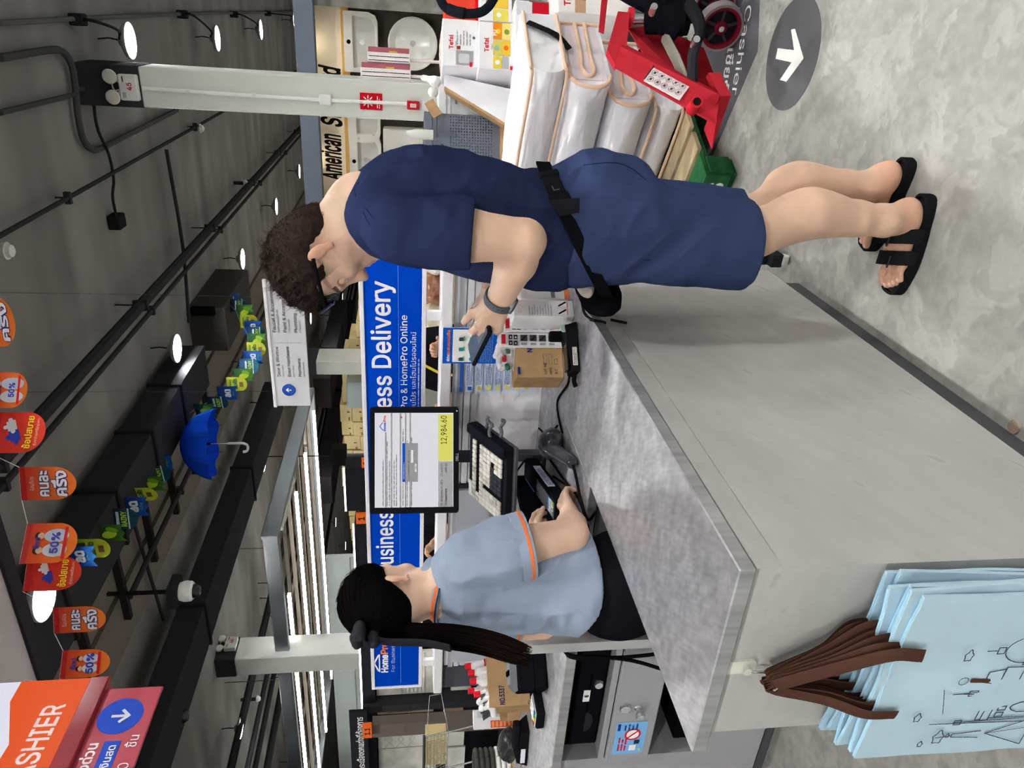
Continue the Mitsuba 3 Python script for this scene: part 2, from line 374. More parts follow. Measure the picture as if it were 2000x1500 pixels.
mat('brushed_steel', {'type': 'blendbsdf', 'weight': .20, 'a': {'type': 'roughconductor', 'distribution': 'ggx', 'alpha': .24, 'specular_reflectance': mikit.proc(steel_col)}, 'b': {'type': 'diffuse', 'reflectance': rgb((176, 178, 184))}})
mat('white_emit', {'type': 'diffuse', 'reflectance': rgb((40, 40, 40))})

# ---------------------------------------------------------------- the hall
X0, X1, Y0, Y1 = -30.0, 7.0, -8.0, 46.0
struct('floor', box(X0, X1, Y0, Y1, -.1, 0), 'concrete_floor', smooth=False)
struct('ceiling', box(X0, X1, Y0, Y1, CEIL, CEIL + .1), 'ceiling_paint', smooth=False)
struct('wall_left', box(X0 - .1, X0, Y0, Y1, 0, CEIL), 'matte', (120, 120, 118)); struct('wall_right', box(X1, X1 + .1, Y0, Y1, 0, CEIL), 'matte', (110, 110, 109))
struct('wall_back', box(X0, X1, Y0 - .1, Y0, 0, CEIL), 'matte', (120, 120, 118)); struct('wall_far', box(X0, X1, Y1, Y1 + .1, 0, CEIL), 'matte', (110, 108, 100))

# high-bay lamps on their grid; each hangs from a conduit that runs along the hall
def highbay(x, y, label, z=4.1):
    t = thing('highbay_lamp', label, 'ceiling lamp', 'highbay lamps in rows under the ceiling')
    part(t, 'housing', lathe([(.0, .1), (.05, .1), (.06, .07), (.15, .045), (.172, .02), (.172, .002), (.168, .001), (.168, .012), (.0, .012)], 28, (x, y, z)), 'satin', (150, 150, 150))
    n = 28; a = np.arange(n) * 2 * np.pi / n
    v = np.vstack([np.c_[x + .167 * np.cos(a), y + .167 * np.sin(a), np.full(n, z)], [[x, y, z]]]); f = np.c_[(np.arange(n) + 1) % n, np.arange(n), np.full(n, n)]
    scene[numbered(t + '__diffuser')] = mikit.ply((v, f), 'white_emit', emitter={'type': 'area', 'radiance': {'type': 'rgb', 'value': [LAMP_RADIANCE * 1.0, LAMP_RADIANCE * .985, LAMP_RADIANCE * .93]}})
    part(t, 'hanger', tube([(x, y, z + .1), (x + .015, y, z + .2), (x, y, CEIL)], .008, 6), 'matte', (45, 45, 46))
    return t
ROWS = [('the column with the red sign', -.5), ('the blue umbrella', -3.85), ('the light frame', -7.8)]
seen = [(-.46, 8.29), (-.56, 11.93), (-.53, 15.42), (-.44, 19.92), (-3.75, 8.25), (-3.85, 12.04), (-3.82, 15.52), (-3.81, 19.12), (-3.80, 4.18), (-7.73, 8.26), (-7.81, 12.0), (-10.61, 8.44), (-7.87, 19.42),
        (-10.74, 29.02), (-10.72, 25.69), (-14.59, 35.25), (-14.71, 32.52), (-14.52, 22.71), (-17.35, 22.52), (-20.92, 25.48)]
seen_l = ['nearest bright lamp of the right row, above the column with the red sign', 'second lamp of the right row, behind the white column', 'third lamp of the right row, far down the ceiling', 'last lamp of the right row, over the washbasin display',
          'bright lamp hanging beside the dark duct, above the umbrella', 'lamp just above the hair of the bent man', 'lamp behind the head of the bent man, nearer his neck', 'small lamp above the lettered washbasin display', 'big glaring lamp behind the orange pennants',
          'lamp between the two dome cameras', 'lamp hanging beside the white umbrella handle', 'lamp below the second dome camera, left of the white column', 'lamp below the grey hanging aisle sign', 'far lamp nearest the sunglasses of the man', 'far lamp in the dark ceiling right of the square column',
          'tiny far lamp just above the blue banner', 'tiny far lamp above the blue banner, next to the square column', 'lamp beside the black box above the cardboard cartons', 'far lamp above the aisle number 1', 'far lamp above the hair of the cashier']
for (x, y), l in zip(seen, seen_l): highbay(x, y, l, 3.9 if y == 4.18 else 4.1)
for x in (3.0, -.5, -3.85, -7.8):
    for y in (4.5, .9, -2.7): 
        if not (x == -3.85 and y == 4.5): highbay(x, y, 'highbay lamp outside the picture, one of the ceiling grid')
for x, y in ((6.2, 4.5), (6.2, .9), (6.2, -2.7), (3.0, -6), (-.5, -6), (-3.85, -6), (3.0, 8.3), (3, 12), (-10.7, 15.5), (-14.5, 14)): highbay(x, y, 'highbay lamp of the ceiling grid, out of sight')

# square columns with a dark head
def column(x0, x1, y0, y1, zc, name, label, extra=None):
    t = thing(name, label, 'column'); labels[t] = {'kind': 'structure', 'label': label}
    part(t, 'shaft', box(x0, x1, y0, y1, 0, zc, .012), 'satin', (212, 215, 210), smooth=False)
    part(t, 'dark_head', box(x0 - .004, x1 + .004, y0 - .004, y1 + .004, zc, CEIL), 'matte', (58, 58, 62), smooth=False)
    return t
CY = 7.6
a, b = ony(600, 149, CY), ony(600, 226, CY); XR0, XR1 = b[0], a[0]
c1 = column(XR0, XR1, CY, CY + .4, ony(277, 190, CY)[2], 'column', 'white square column with a red fire sign and a grey head')
CL = 8.6
a, b = ony(600, 1281, CL), ony(600, 1313, CL)
c2 = column(b[0], a[0], CL, CL + .46, ony(457, 1290, CL)[2], 'column', 'white square column left of the cashier, lamp box on its dark head')
CF = 15.0
a, b = ony(660, 706, CF), ony(660, 732, CF)
c3 = column(b[0], a[0], CF, CF + .7, ony(617, 715, CF)[2], 'column', 'far white square column below the hanging aisle sign')

# emergency light boxes on the two columns
def emergency_box(fr, s, label, group=None):
    t = thing('emergency_light', label, 'emergency light')
    part(t, 'case', fr.put(box(-.14 * s, .14 * s, -.10 * s, .10 * s, 0, .09 * s, .01)), 'satin', (236, 237, 235), smooth=False)
    P = Print(fr.at(0, 0, .09 * s)); P.text('45', -.03 * s, -.04 * s, .05 * s, (190, 40, 45), bold=2); P.rect(.06 * s, .04 * s, .12 * s, .055 * s, (70, 70, 70)); P.rect(-.11 * s, .03 * s, -.05 * s, .07 * s, (180, 180, 178)); P.to(t)
    for k in (-1, 1):
        part(t, 'lamp_head', fr.put(lathe([(0, -.02), (.05, -.02), (.065, .02), (.055, .028), (0, .03)], 18)).apply_translation(fr.p(k * .11 * s, .18 * s, .05) - fr.o), 'satin', (240, 238, 230))
        part(t, 'bracket', tube([fr.p(k * .05 * s, .1 * s, .03), fr.p(k * .09 * s, .15 * s, .03)], .012, 8), 'satin', (225, 225, 222))
    part(t, 'cord', tube([fr.p(-.02, .1 * s, .02), fr.p(-.03, .17 * s, .03), fr.p(.06, .2 * s, .02), fr.p(.1, .27 * s, .005)], .008, 6, sm=5), 'satin', (230, 230, 226))
q = ony(255, 170, CY - .01); emergency_box(Fr(q, (1, 0, 0), (0, 0, 1)), .80, 'white emergency light box marked 45 on the head of the right column')
q = onx(452, 1261, ony(600, 1281, CL)[0] + .006); emergency_box(Fr(q, (0, 1, 0), (0, 0, 1)), .9, 'white emergency light box on the column left of the cashier')

# on the right column: pipe, socket, red sign, call point, paper
fr = Fr((0, CY, 0), (1, 0, 0), (0, 0, 1))
t = thing('wall_conduit', 'white conduit running down the right column', 'pipe')
pts = [ony(278, 172, CY - .025), ony(480, 186, CY - .025), ony(625, 195, CY - .025), ony(800, 203, CY - .025)]
part(t, 'pipe', tube(pts, .017, 8), 'satin', (236, 238, 236))
for k in (.25, .62): part(t, 'clip', cyl(np.array(pts[0]) * (1 - k) + np.array(pts[2]) * k - [0, 0, .015], np.array(pts[0]) * (1 - k) + np.array(pts[2]) * k + [0, 0, .015], .024, 10), 'satin', (225, 228, 226))
q = ony(636, 194, CY); t = solo('socket_box', 'small white socket box on the conduit of the right column', 'socket', box(q[0] - .05, q[0] + .05, CY - .06, CY, q[2] - .055, q[2] + .055, .008), 'satin', (228, 230, 228), smooth=False)
q = ony(725, 198, CY); t = thing('fire_sign', 'red square sign with a white alarm symbol on the column', 'sign')
part(t, 'board', box(q[0] - .075, q[0] + .075, CY - .012, CY, q[2] - .105, q[2] + .105), 'satin', (178, 22, 38), smooth=False)
P = Print(Fr((q[0], CY - .012, q[2]), (1, 0, 0), (0, 0, 1))); P.add(affinity.translate(Point(0, .03).buffer(.018), 0, 0), (245, 240, 235))
P.add(shapely.union_all([affinity.rotate(LineString([(.03, .03), (.052, .03)]).buffer(.005), k * 45, origin=(0, .03)) for k in range(8)]), (245, 240, 235))
P.lines(-.06, -.055, .06, 2, .02, .008, (240, 225, 225), 3); P.to(t, 'symbol')
q = ony(807, 205, CY); t = thing('call_point', 'red break glass alarm box low on the column', 'alarm box')
part(t, 'case', box(q[0] - .04, q[0] + .04, CY - .05, CY, q[2] - .06, q[2] + .06, .008), 'gloss', (170, 20, 35), smooth=False); part(t, 'pane', box(q[0] - .018, q[0] + .018, CY - .056, CY - .05, q[2] - .03, q[2] + .03), 'satin', (225, 190, 190), smooth=False)
q = ony(829, 206, CY); t = solo('paper_notice', 'small paper notice below the red alarm box', 'notice', box(q[0] - .035, q[0] + .035, CY - .003, CY, q[2] - .028, q[2] + .028), 'matte', (226, 222, 224), smooth=False)

# pipes and conduits under the ceiling
dk = (52, 52, 54)
def pipe(name, label, pts, r, col=dk, z=None, sm=0, clips=0, m='satin'):
    t = thing(name, label, 'pipe'); p = [onz(a, b, z) for a, b in pts] if z else [np.asarray(q, float) for q in pts]
    part(t, 'pipe', tube(p, r, 8, sm=sm), m, col)
    p = np.asarray(p)
    for k in range(clips):
        s = (k + .5) / clips * (len(p) - 1); i = int(s); q = p[i] + (p[min(i + 1, len(p) - 1)] - p[i]) * (s - i)
        part(t, 'hanger_rod', cyl(q, (q[0], q[1], CEIL), .008, 6), m, col); part(t, 'clamp', box(q[0] - .05, q[0] + .05, q[1] - .02, q[1] + .02, q[2] - r * 1.3, q[2] + r * 1.3), m, col)
    return t
pipe('ceiling_conduit', 'thin dark conduit carrying round smoke detectors along the ceiling', [(-1.64, 4.6, 4.3), (-1.64, 30, 4.3)], .02, clips=6)
pipe('sprinkler_pipe', 'thick dark sprinkler pipe crossing the middle of the ceiling', [(-2.92, 3, 4.15), (-2.92, 30, 4.15)], .055, clips=9)
pipe('ceiling_conduit', 'thin conduit left of the thick sprinkler pipe', [(-3.2, 3, 4.25), (-3.2, 30, 4.25)], .025, clips=8)
pipe('ceiling_conduit', 'conduit feeding the right row of lamps', [(0, 45), (70, 41), (150, 36), (355, 27), (520, 24), (575, 22)], .022, (92, 92, 92), z=4.36)
pipe('cable_loop', 'bent cable conduit looping past the head of the right column', [(0, 113), (60, 103), (105, 97), (125, 103), (140, 128), (147, 170), (152, 225), (162, 270), (178, 291), (196, 290), (240, 268), (345, 215)], .03, (70, 70, 72), z=4.34, sm=4)
pipe('ceiling_conduit', 'short conduit meeting the loop from the upper left', [(0, 220), (70, 203), (148, 184)], .022, (70, 70, 72), z=4.35)
pipe('ceiling_conduit', 'conduit branch running to the column head', [(150, 174), (200, 170), (262, 168)], .022, (66, 66, 68), z=4.35)
pipe('ceiling_cable', 'black cable hanging in a bow below the conduit loop', [(200, 140), (183, 152), (184, 210), (192, 255), (212, 300), (222, 350), (220, 385), (228, 425)], .014, (40, 40, 42), z=4.30, sm=4)
q = onz(230, 432, 4.33); solo('junction_box', 'black junction box at the end of the hanging cable', 'box', box(q[0] - .07, q[0] + .07, q[1] - .09, q[1] + .09, 4.28, 4.40, .01), 'matte', (34, 34, 36), smooth=False)
for k, (a, b) in enumerate([(150, 38), (355, 28), (456, 28), (522, 26)]):
    q = onz(a, b, 4.35); t = thing('junction_box', ['nearest', 'second', 'third', 'farthest'][k] + ' dark junction box on the lamp conduit at the right', 'box')
    part(t, 'box', box(q[0] - .05, q[0] + .05, q[1] - .06, q[1] + .06, 4.28, 4.40, .01), 'matte', (44, 44, 46), smooth=False)
    lx, ly = seen[k]; part(t, 'lamp_cable', tube([q, q + [0, -.05, -.15], (lx + .1, ly - .25, 4.12), (lx, ly, 4.2)], .013, 6, sm=5), 'matte', (38, 38, 40))
pipe('ceiling_conduit', 'conduit above the hanging aisle sign', [(-5.5, 6, 4.2), (-5.5, 32, 4.2)], .03, clips=7)
for k, (x, r, z) in enumerate([(-10.5, .05, 4.1), (-10.9, .03, 4.15), (-11.4, .045, 4.05), (-12.2, .05, 4.1), (-13.2, .07, 4.1), (-16, .05, 4.1)]):
    pipe('sprinkler_pipe', ['dark pipe right of the lit frame, nearest of the bundle', 'thin pipe in the bundle above the lit frame', 'third pipe of the bundle above the lit frame', 'dark pipe over the lit frame', 'thick pipe far left under the ceiling', 'dark pipe near the far left ceiling'][k], [(x, 4, z), (x, 40, z)], r, (44, 44, 46), clips=7)
for k, (x, y0, y1) in enumerate([(-.9, 10, 14), (-5, 9, 9.06), (-6.4, 12, 12.05)]): pass
# cross conduit
pipe('ceiling_conduit', 'conduit crossing the ceiling from the duct to the dome camera', [(-4.6, 6.6, 4.3), (-6.7, 6.9, 4.3)], .02)
pipe('ceiling_conduit', 'conduit crossing behind the blue umbrella', [(-1.7, 9.5, 4.28), (-2.9, 9.6, 4.28), (-3.9, 9.4, 4.28)], .022, sm=3)

# big rectangular ducts with flanged joints
def duct(x0, x1, z0, z1, ys, label):
    t = thing('air_duct', label, 'air duct')
    for k in range(len(ys) - 1): part(t, 'section', box(x0, x1, ys[k], ys[k + 1] - .01, z0, z1), 'satin', (50, 50, 54), smooth=False)
    for y in (ys[0] + .3, ys[-1] - .3): part(t, 'hanger_rod', cyl(((x0 + x1) / 2, y, z1 - .01), ((x0 + x1) / 2, y, CEIL), .01, 6), 'matte', (40, 40, 43))
    for y in ys[1:-1]: part(t, 'flange', box(x0 - .025, x1 + .025, y - .02, y + .02, z0 - .025, z1 + .02), 'satin', (40, 40, 43), smooth=False)
duct(-4.55, -4.0, 3.98, 4.31, [3.2, 4.55, 5.7, 6.73, 7.77, 8.9], 'long dark rectangular duct crossing the ceiling above the umbrella')
duct(-7.2, -6.6, 3.85, 4.15, [4, 7, 10, 13], 'dark rectangular duct left of the umbrella, carrying a dome camera')
for k, (x, y) in enumerate([(-9.5, 18), (-11, 22), (-13, 24), (-12, 17)]): duct(x - .45, x + .45, 3.5, 3.95, [y, y + 2, y + 4, y + 6], ['short dark duct behind the lit frame, nearest the umbrella', 'far dark duct behind the lit frame', 'farthest dark duct over the cartons', 'dark duct above the cashier and the lit frame'][k])
# fan coil box hanging right of the umbrella
t = thing('air_unit', 'dark boxed air unit hanging above the pennant string near the man', 'air unit')
q = ony(392, 615, 9.8); part(t, 'case', box(q[0] - .55, q[0] + .1, 9.8, 11.5, q[2] - .32, q[2] + .2, .02), 'satin', (66, 64, 62), smooth=False); part(t, 'mouth', box(q[0] + .02, q[0] + .13, 9.72, 9.8, q[2] - .2, q[2] + .1), 'matte', (18, 18, 20), smooth=False)
# downstand beams and corrugated soffit strips
for k, x in enumerate((-5.2, -5.9)): struct('ceiling_strip', box(x - .3, x + .3, 3.5, 30, CEIL - .05, CEIL - .004), 'matte', (104, 98, 92), smooth=False)
for k, y in enumerate((5.2, 6.1, 7.0, 7.9, 8.8, 9.7)): struct('ceiling_rib', box(-5.9, -5.0, y, y + .06, CEIL - .12, CEIL - .05), 'matte', (46, 44, 44), smooth=False)

# smoke detectors
for k, (a, b, z) in enumerate([(15, 490, 4.27), (392, 251, 4.27), (480, 358, 4.2), (1000 * .504, 1365, 4.1)]):
    q = onz(a, b, z); t = thing('smoke_detector', ['round white smoke detector at the picture edge', 'round white smoke detector beside the right column', 'white alarm sounder on a conduit above the bent man', 'small white detector far above the cashier'][k], 'smoke detector')
    part(t, 'base', lathe([(0, .03), (.06, .03), (.065, 0), (0, 0)], 20, q), 'satin', (212, 212, 210)); part(t, 'head', lathe([(0, 0), (.05, 0), (.045, -.03), (.02, -.045), (0, -.045)], 20, q), 'satin', (235, 235, 233))
    part(t, 'mount', cyl(q + [0, 0, .03], (q[0], q[1], CEIL), .03, 10), 'matte', (50, 50, 52))
# dome cameras
for k, (a, b, t_) in enumerate([(1064 / 2.857, 975 + 512 / 2.857, 7.3), (1005 / 2.857, 975 + 1212 / 2.857, 8.0)]):
    q = dep(a, b, t_); t = thing('dome_camera', ['white dome camera on the dark duct between the pennants and the column', 'white dome camera above the white column, second from the umbrella'][k], 'camera')
    part(t, 'body', lathe([(0, .10), (.09, .10), (.105, .05), (.10, -.01), (.08, -.03), (0, -.03)], 24, q), 'satin', (225, 226, 224)); part(t, 'dome', lathe([(.07, -.03), (.066, -.06), (.045, -.09), (0, -.10)], 24, q), 'gloss', (22, 22, 26))
    part(t, 'mount_box', box(q[0] - .12, q[0] + .12, q[1] - .12, q[1] + .12, q[2] + .10, q[2] + .19), 'matte', (40, 40, 43), smooth=False); part(t, 'rod', box(q[0] - .015, q[0] + .015, q[1] - .015, q[1] + .015, q[2] + .19, CEIL), 'matte', (34, 34, 36))
# light grey bulkhead over the express cashier
z = 3.55; a, b = onz(0, 1073, z), onz(84, 1327, z)
t = thing('bulkhead', 'pale grey flat bulkhead with a dark rim above the cashier sign', 'bulkhead'); labels[t]['kind'] = 'structure'
yb = (a[1] + b[1]) / 2
part(t, 'panel', box(-7, -1.5, yb - 3.2, yb - .05, z, z + .12), 'matte', (196, 190, 194), smooth=False)
part(t, 'rim', box(-7.05, -1.45, yb - .05, yb + .05, z - .02, z + .16), 'satin', (50, 50, 54), smooth=False)
for k in range(2): part(t, 'hanger', cyl((-2 - 4 * k, yb - .3, z + .1), (-2 - 4 * k, yb - .3, CEIL), .02, 8), 'matte', (50, 50, 52))

# suspended frame with LED tubes
t = thing('led_light_frame', 'large hanging aluminium frame holding rows of white LED tubes', 'light frame')
fx0, fx1, fy0, fy1, fz = -15.0, -6.95, 8.72, 13.4, 3.28
for nm, m in (('side_rail', box(fx1 - .06, fx1 + .02, fy0, fy1, fz, fz + .24, .01)), ('side_rail', box(fx0, fx0 + .08, fy0, fy1, fz, fz + .24, .01)), ('end_rail', box(fx0, fx1, fy0, fy0 + .08, fz, fz + .22, .01)), ('end_rail', box(fx0, fx1, fy1 - .08, fy1, fz, fz + .24, .01))):
    part(t, nm, m, 'metal', (150, 158, 166), smooth=False)
for k, (y, xa) in enumerate([(8.98, -8.3), (10.3, -7.3), (11.5, -7.3), (12.9, -7.2)]):
    x = xa
    while x > fx0 + .3:
        key = numbered(t + '__led_tube'); scene[key] = entry(box(max(x - 1.45, fx0 + .1), x, y - .035, y + .035, fz - .05, fz), 'white_emit', smooth=False, emitter={'type': 'area', 'radiance': {'type': 'rgb', 'value': [7, 7, 6.4]}}); x -= 1.5
for y in np.arange(9.3, 13.2, .55): part(t, 'cross_bar', box(fx0, fx1, y - .02, y + .02, fz + .1, fz + .16), 'satin', (120, 112, 104), smooth=False)
for x in np.arange(fx0 + .8, fx1, 1.6): part(t, 'long_bar', box(x - .02, x + .02, fy0, fy1, fz + .16, fz + .2), 'satin', (112, 106, 100), smooth=False)
part(t, 'lit_strip', box(fx1 - .13, fx1 - .06, fy0 + .3, fy0 + 1.6, fz - .02, fz + .02), 'satin', (240, 240, 236), smooth=False)
for x in (-7.32, -10.1, -12.6):
    for y in (fy0 + .2, fy1 - .2): part(t, 'wire', cyl((x, y, fz + .2), (x, y, CEIL), .006, 6), 'matte', (60, 60, 62))
# ---------------------------------------------------------------- the cashier's counter
CT = .89          # height of the worktops
XF, XB, YN, YF = -.745, -1.175, .82, 2.46
t = thing('checkout_counter', 'long grey concrete-look checkout counter in front of the man', 'counter')
# panels and carcass
part(t, 'front_panel', box(-.785, -.765, .845, YF - .06, .105, .800), 'counter_laminate', smooth=False)
part(t, 'upper_band', box(-.785, -.7665, .845, YF - .06, .8005, .846), 'edge_laminate', smooth=False)
part(t, 'end_panel', box(-1.155, -.7655, .845, .867, .105, .846), 'edge_laminate', smooth=False)
part(t, 'inner_panel', box(-1.155, -1.137, .867, 1.66, .105, .846), 'cabinet_laminate', smooth=False)
part(t, 'plinth', box(-1.13, -.797, .88, YF - .1, 0, .105), 'satin', (84, 84, 88), smooth=False)
part(t, 'shadow_gap', box(-1.145, -.775, .853, YF - .06, .846, .861), 'matte', (46, 46, 48), smooth=False)
part(t, 'wing_carcass', box(-1.66, -.79, 1.70, YF - .02, .10, .846), 'cabinet_laminate', smooth=False)
part(t, 'wing_plinth', box(-1.66, -.85, 1.74, YF - .05, 0, .10), 'satin', (84, 84, 88), smooth=False)
t = thing('steel_worktop', 'scratched brushed steel worktop along the front of the checkout counter', 'worktop')
part(t, 'top', box(XB, XF, YN, YF, .861, CT, .0025), 'brushed_steel', smooth=False)
part(t, 'wing_top', box(-1.665, XB, 1.66, YF, .861, CT, .0025), 'brushed_steel', smooth=False)
# glass-like divider panel between the two tills
xd = -1.69
t = thing('divider_panel', 'grey concrete-look divider panel between the two tills', 'panel')
part(t, 'board', box(xd - .016, xd + .016, 1.56, YF, .02, 1.10), 'edge_laminate', smooth=False)
part(t, 'edge_strip', box(xd - .018, xd + .018, 1.552, 1.56, .02, 1.10), 'satin', (176, 176, 178), smooth=False)
# second till
t = thing('second_counter', 'grey second till counter with steel top left of the divider', 'counter')
yw = 1.66
part(t, 'steel_top', box(-3.6, xd - .02, yw, YF - .035, .855, CT, .0025), 'brushed_steel', smooth=False)
part(t, 'side_cheek', box(-1.83, xd - .02, yw + .03, YF - .03, .08, .855), 'cabinet_laminate', smooth=False)
part(t, 'side_cheek', box(-2.56, -2.41, yw + .03, YF - .03, .08, .855), 'cabinet_laminate', smooth=False)
part(t, 'drawer_shelf', box(-2.41, -1.83, yw + .03, YF - .03, .690, .712), 'cabinet_laminate', smooth=False)
part(t, 'carcass_back', box(-2.41, -1.83, YF - .06, YF - .03, .08, .855), 'cabinet_laminate', smooth=False)
part(t, 'base', box(-2.41, -1.83, yw + .03, YF - .06, .08, .30), 'cabinet_laminate', smooth=False)
part(t, 'shelf_board', box(-2.41, -1.83, yw + .03, YF - .06, .30, .325), 'edge_laminate', smooth=False)
part(t, 'mid_board', box(-2.41, -1.83, yw + .05, YF - .06, .508, .525), 'cabinet_laminate', smooth=False)
part(t, 'plinth', box(-3.5, -1.75, yw + .08, YF - .06, 0, .08), 'satin', (80, 80, 86), smooth=False)
part(t, 'right_unit', box(-3.5, -2.57, yw + .03, YF - .03, .08, .855), 'cabinet_laminate', smooth=False)
d = part(t, 'door', box(-2.405, -1.835, yw + .012, yw + .03, .527, .688, .003), 'cabinet_laminate', smooth=False)
q = ony(1222, 1387, yw); part(d, 'lock', lathe([(0, .012), (.017, .012), (.02, .004), (.02, 0), (0, 0)], 20).apply_transform(trimesh.transformations.rotation_matrix(math.pi / 2, (1, 0, 0))).apply_translation((q[0], yw + .012, q[2])), 'chrome')
q = ony(1248, 1389, yw); part(d, 'knob', lathe([(0, .04), (.012, .039), (.017, .032), (.014, .022), (.008, .016), (.008, .004), (.013, 0), (0, 0)], 20).apply_transform(trimesh.transformations.rotation_matrix(math.pi / 2, (1, 0, 0))).apply_translation((q[0], yw + .012, q[2])), 'chrome')
fr = Fr((-2.37, yw + .0115, .575), (1, 0, 0), (0, 0, 1))
st = thing('warning_sticker', 'light blue sticker with red crossed-out sign on the grey door', 'sticker')
g = rrect(.17, .115, .008, c=False)
P = Print(fr.at(0, -.02)); P.add(g, (120, 176, 226)); P.lines(.02, .098, .11, 3, .012, .007, (190, 50, 70), 5); P.add(Point(.105, .05).buffer(.028), (240, 240, 245)); P.add(Point(.105, .05).buffer(.030).difference(Point(.105, .05).buffer(.023)), (205, 40, 55)); P.add(affinity.rotate(sbox(.078, .047, .132, .053), -45), (205, 40, 55))
P.rect(.02, .03, .05, .055, (235, 235, 240)); P.rect(.055, .02, .075, .04, (40, 50, 80)); P.rect(.13, .1, .165, .11, (30, 60, 140)); P.lines(.13, .085, .168, 4, .014, .006, (40, 70, 140), 6); P.rect(.02, .012, .03, .02, (240, 210, 60))
me, c = P.mesh(); scene[st] = mikit.ply(me, 'satin', color=c)
# drawer in the second till
t = thing('cash_drawer', 'black metal cash drawer numbered 8 in the second till', 'cash drawer')
part(t, 'case', box(-2.38, -1.86, yw + .07, YF - .1, .714, .835, .004), 'satin', (14, 14, 18), smooth=False)
part(t, 'drawer_front', box(-2.36, -1.88, yw + .055, yw + .07, .722, .822, .004), 'satin', (17, 18, 24), smooth=False)
fr = Fr((0, yw + .055, 0), (1, 0, 0), (0, 0, 1))
q = ony(1146, 1361, yw + .05); lb = part(t, 'number_label', box(q[0] - .028, q[0] + .028, yw + .053, yw + .056, q[2] - .012, q[2] + .012), 'matte', (236, 236, 238), smooth=False)
P = Print(Fr((q[0], yw + .053, q[2]), (1, 0, 0), (0, 0, 1))); P.text('8', 0, -.007, .014, (20, 20, 22), bold=2, align='c'); P.to(lb, 'digit')
q = ony(1169, 1336, yw + .05); part(t, 'lock', lathe([(0, .014), (.014, .014), (.018, .004), (.018, 0), (0, 0)], 20).apply_transform(trimesh.transformations.rotation_matrix(math.pi / 2, (1, 0, 0))).apply_translation((q[0], yw + .055, q[2])), 'chrome')
part(t, 'finger_pull', hullmesh([(-2.24 + .05 * math.cos(a), yw + .0535, .775 + .03 * math.sin(a)) for a in np.linspace(math.pi, 2 * math.pi, 10)] + [(-2.24 + .05 * math.cos(a), yw + .0555, .775 + .03 * math.sin(a)) for a in np.linspace(math.pi, 2 * math.pi, 10)]), 'satin', (40, 42, 48), smooth=False)
part(t, 'slot', box(-2.2, -2.0, yw + .0535, yw + .056, .772, .776), 'matte', (5, 5, 6), smooth=False)
# computer on the open shelf
t = thing('desktop_computer', 'black desktop computer lying on the open shelf of the second till', 'computer')
part(t, 'case', box(-2.36, -1.95, yw + .05, YF - .12, .327, .425, .004), 'satin', (12, 12, 15), smooth=False)
P = Print(Fr((-2.34, yw + .05, .34), (1, 0, 0), (0, 0, 1))); P.text('G', 0, .01, .018, (190, 190, 195), bold=1); P.text('i5', .02, .01, .012, (150, 150, 155)); P.to(t, 'badge')
solo('warning_sticker', 'corner of a blue sticker on the grey door behind the cashier', 'sticker', box(-1.62, -1.50, 1.695, 1.6985, .60, .70), 'satin', (120, 170, 226), smooth=False)

# low white back wall with ledge, behind the tills
yp = YF
t = thing('counter_backboard', 'white panelled backboard with a flat ledge behind the till', 'backboard')
part(t, 'panel', box(-2.75, -.80, yp, yp + .02, .10, 1.235), 'satin', (226, 226, 232), smooth=False)
part(t, 'ledge', box(-2.90, -.74, yp - .035, yp + .18, 1.243, 1.283, .004), 'satin', (232, 232, 236), smooth=False)
for k in range(3): part(t, 'trim_rail', box(-2.75, -.80, yp - .012 + .003 * k, yp, 1.195 - .028 * k, 1.218 - .028 * k), 'satin', [(176, 178, 184), (206, 207, 212), (190, 191, 197)][k], smooth=False)
for x in (-1.70, -.82): part(t, 'end_post', box(x - .012, x + .012, yp - .008, yp, .89, 1.14), 'satin', (186, 187, 190), smooth=False)
part(t, 'dark_post', box(-1.725, -1.708, yp - .02, yp, .89, 1.235), 'satin', (34, 36, 42), smooth=False)
part(t, 'side_panel', box(-2.70, -1.73, yp - .03, yp - .001, .89, 1.20), 'satin', (168, 172, 182), smooth=False)
part(t, 'end_block', box(-2.9, -2.76, yp + .0, yp + .1, .7, 1.24), 'satin', (72, 74, 82), smooth=False)
# long blue banner on white posts
t = thing('delivery_banner', 'long blue banner reading Express Delivery on white posts behind the till', 'banner')
bx0, bx1, bz0, bz1 = -2.30, -.62, 1.337, 1.572
def banner(t, x0, x1):
    part(t, 'frame', [box(x0, x1, yp - .012, yp + .012, bz1 - .016, bz1, .002), box(x0, x1, yp - .012, yp + .012, bz0, bz0 + .016, .002), box(x0, x0 + .014, yp - .012, yp + .012, bz0, bz1, .002), box(x1 - .014, x1, yp - .012, yp + .012, bz0, bz1, .002)], 'satin', (238, 238, 244), smooth=False)
    part(t, 'blue_board', box(x0 + .014, x1 - .014, yp - .006, yp + .006, bz0 + .016, bz1 - .016), 'satin', (4, 62, 178), smooth=False)
    P = Print(Fr((x0, yp - .006, bz0), (1, 0, 0), (0, 0, 1))); P.rect(.03, .098, x1 - x0 - .03, .1, (110, 150, 225)); return P
P = banner(t, bx0, bx1)
def bx(px, x): return ony(x, px, yp - .006)[0] - bx0
W = (250, 250, 252)
g = text_poly('usiness Express Delivery', .067, px=96, bold=2)
xl, xr = bx(1103, 760), bx(553, 760)
P.text('Express Delivery', bx(880, 770), .128, .067, W, w=bx(552, 760) - bx(880, 770), bold=2, px=96)
P.text('usiness', bx(1102, 770), .128, .067, W, w=bx(1000, 760) - bx(1102, 770), bold=2, px=96)
P.text('Shop at HomePro & HomePro Online', bx(905, 797), .068, .024, W, w=bx(616, 797) - bx(905, 797), px=80, bold=1)
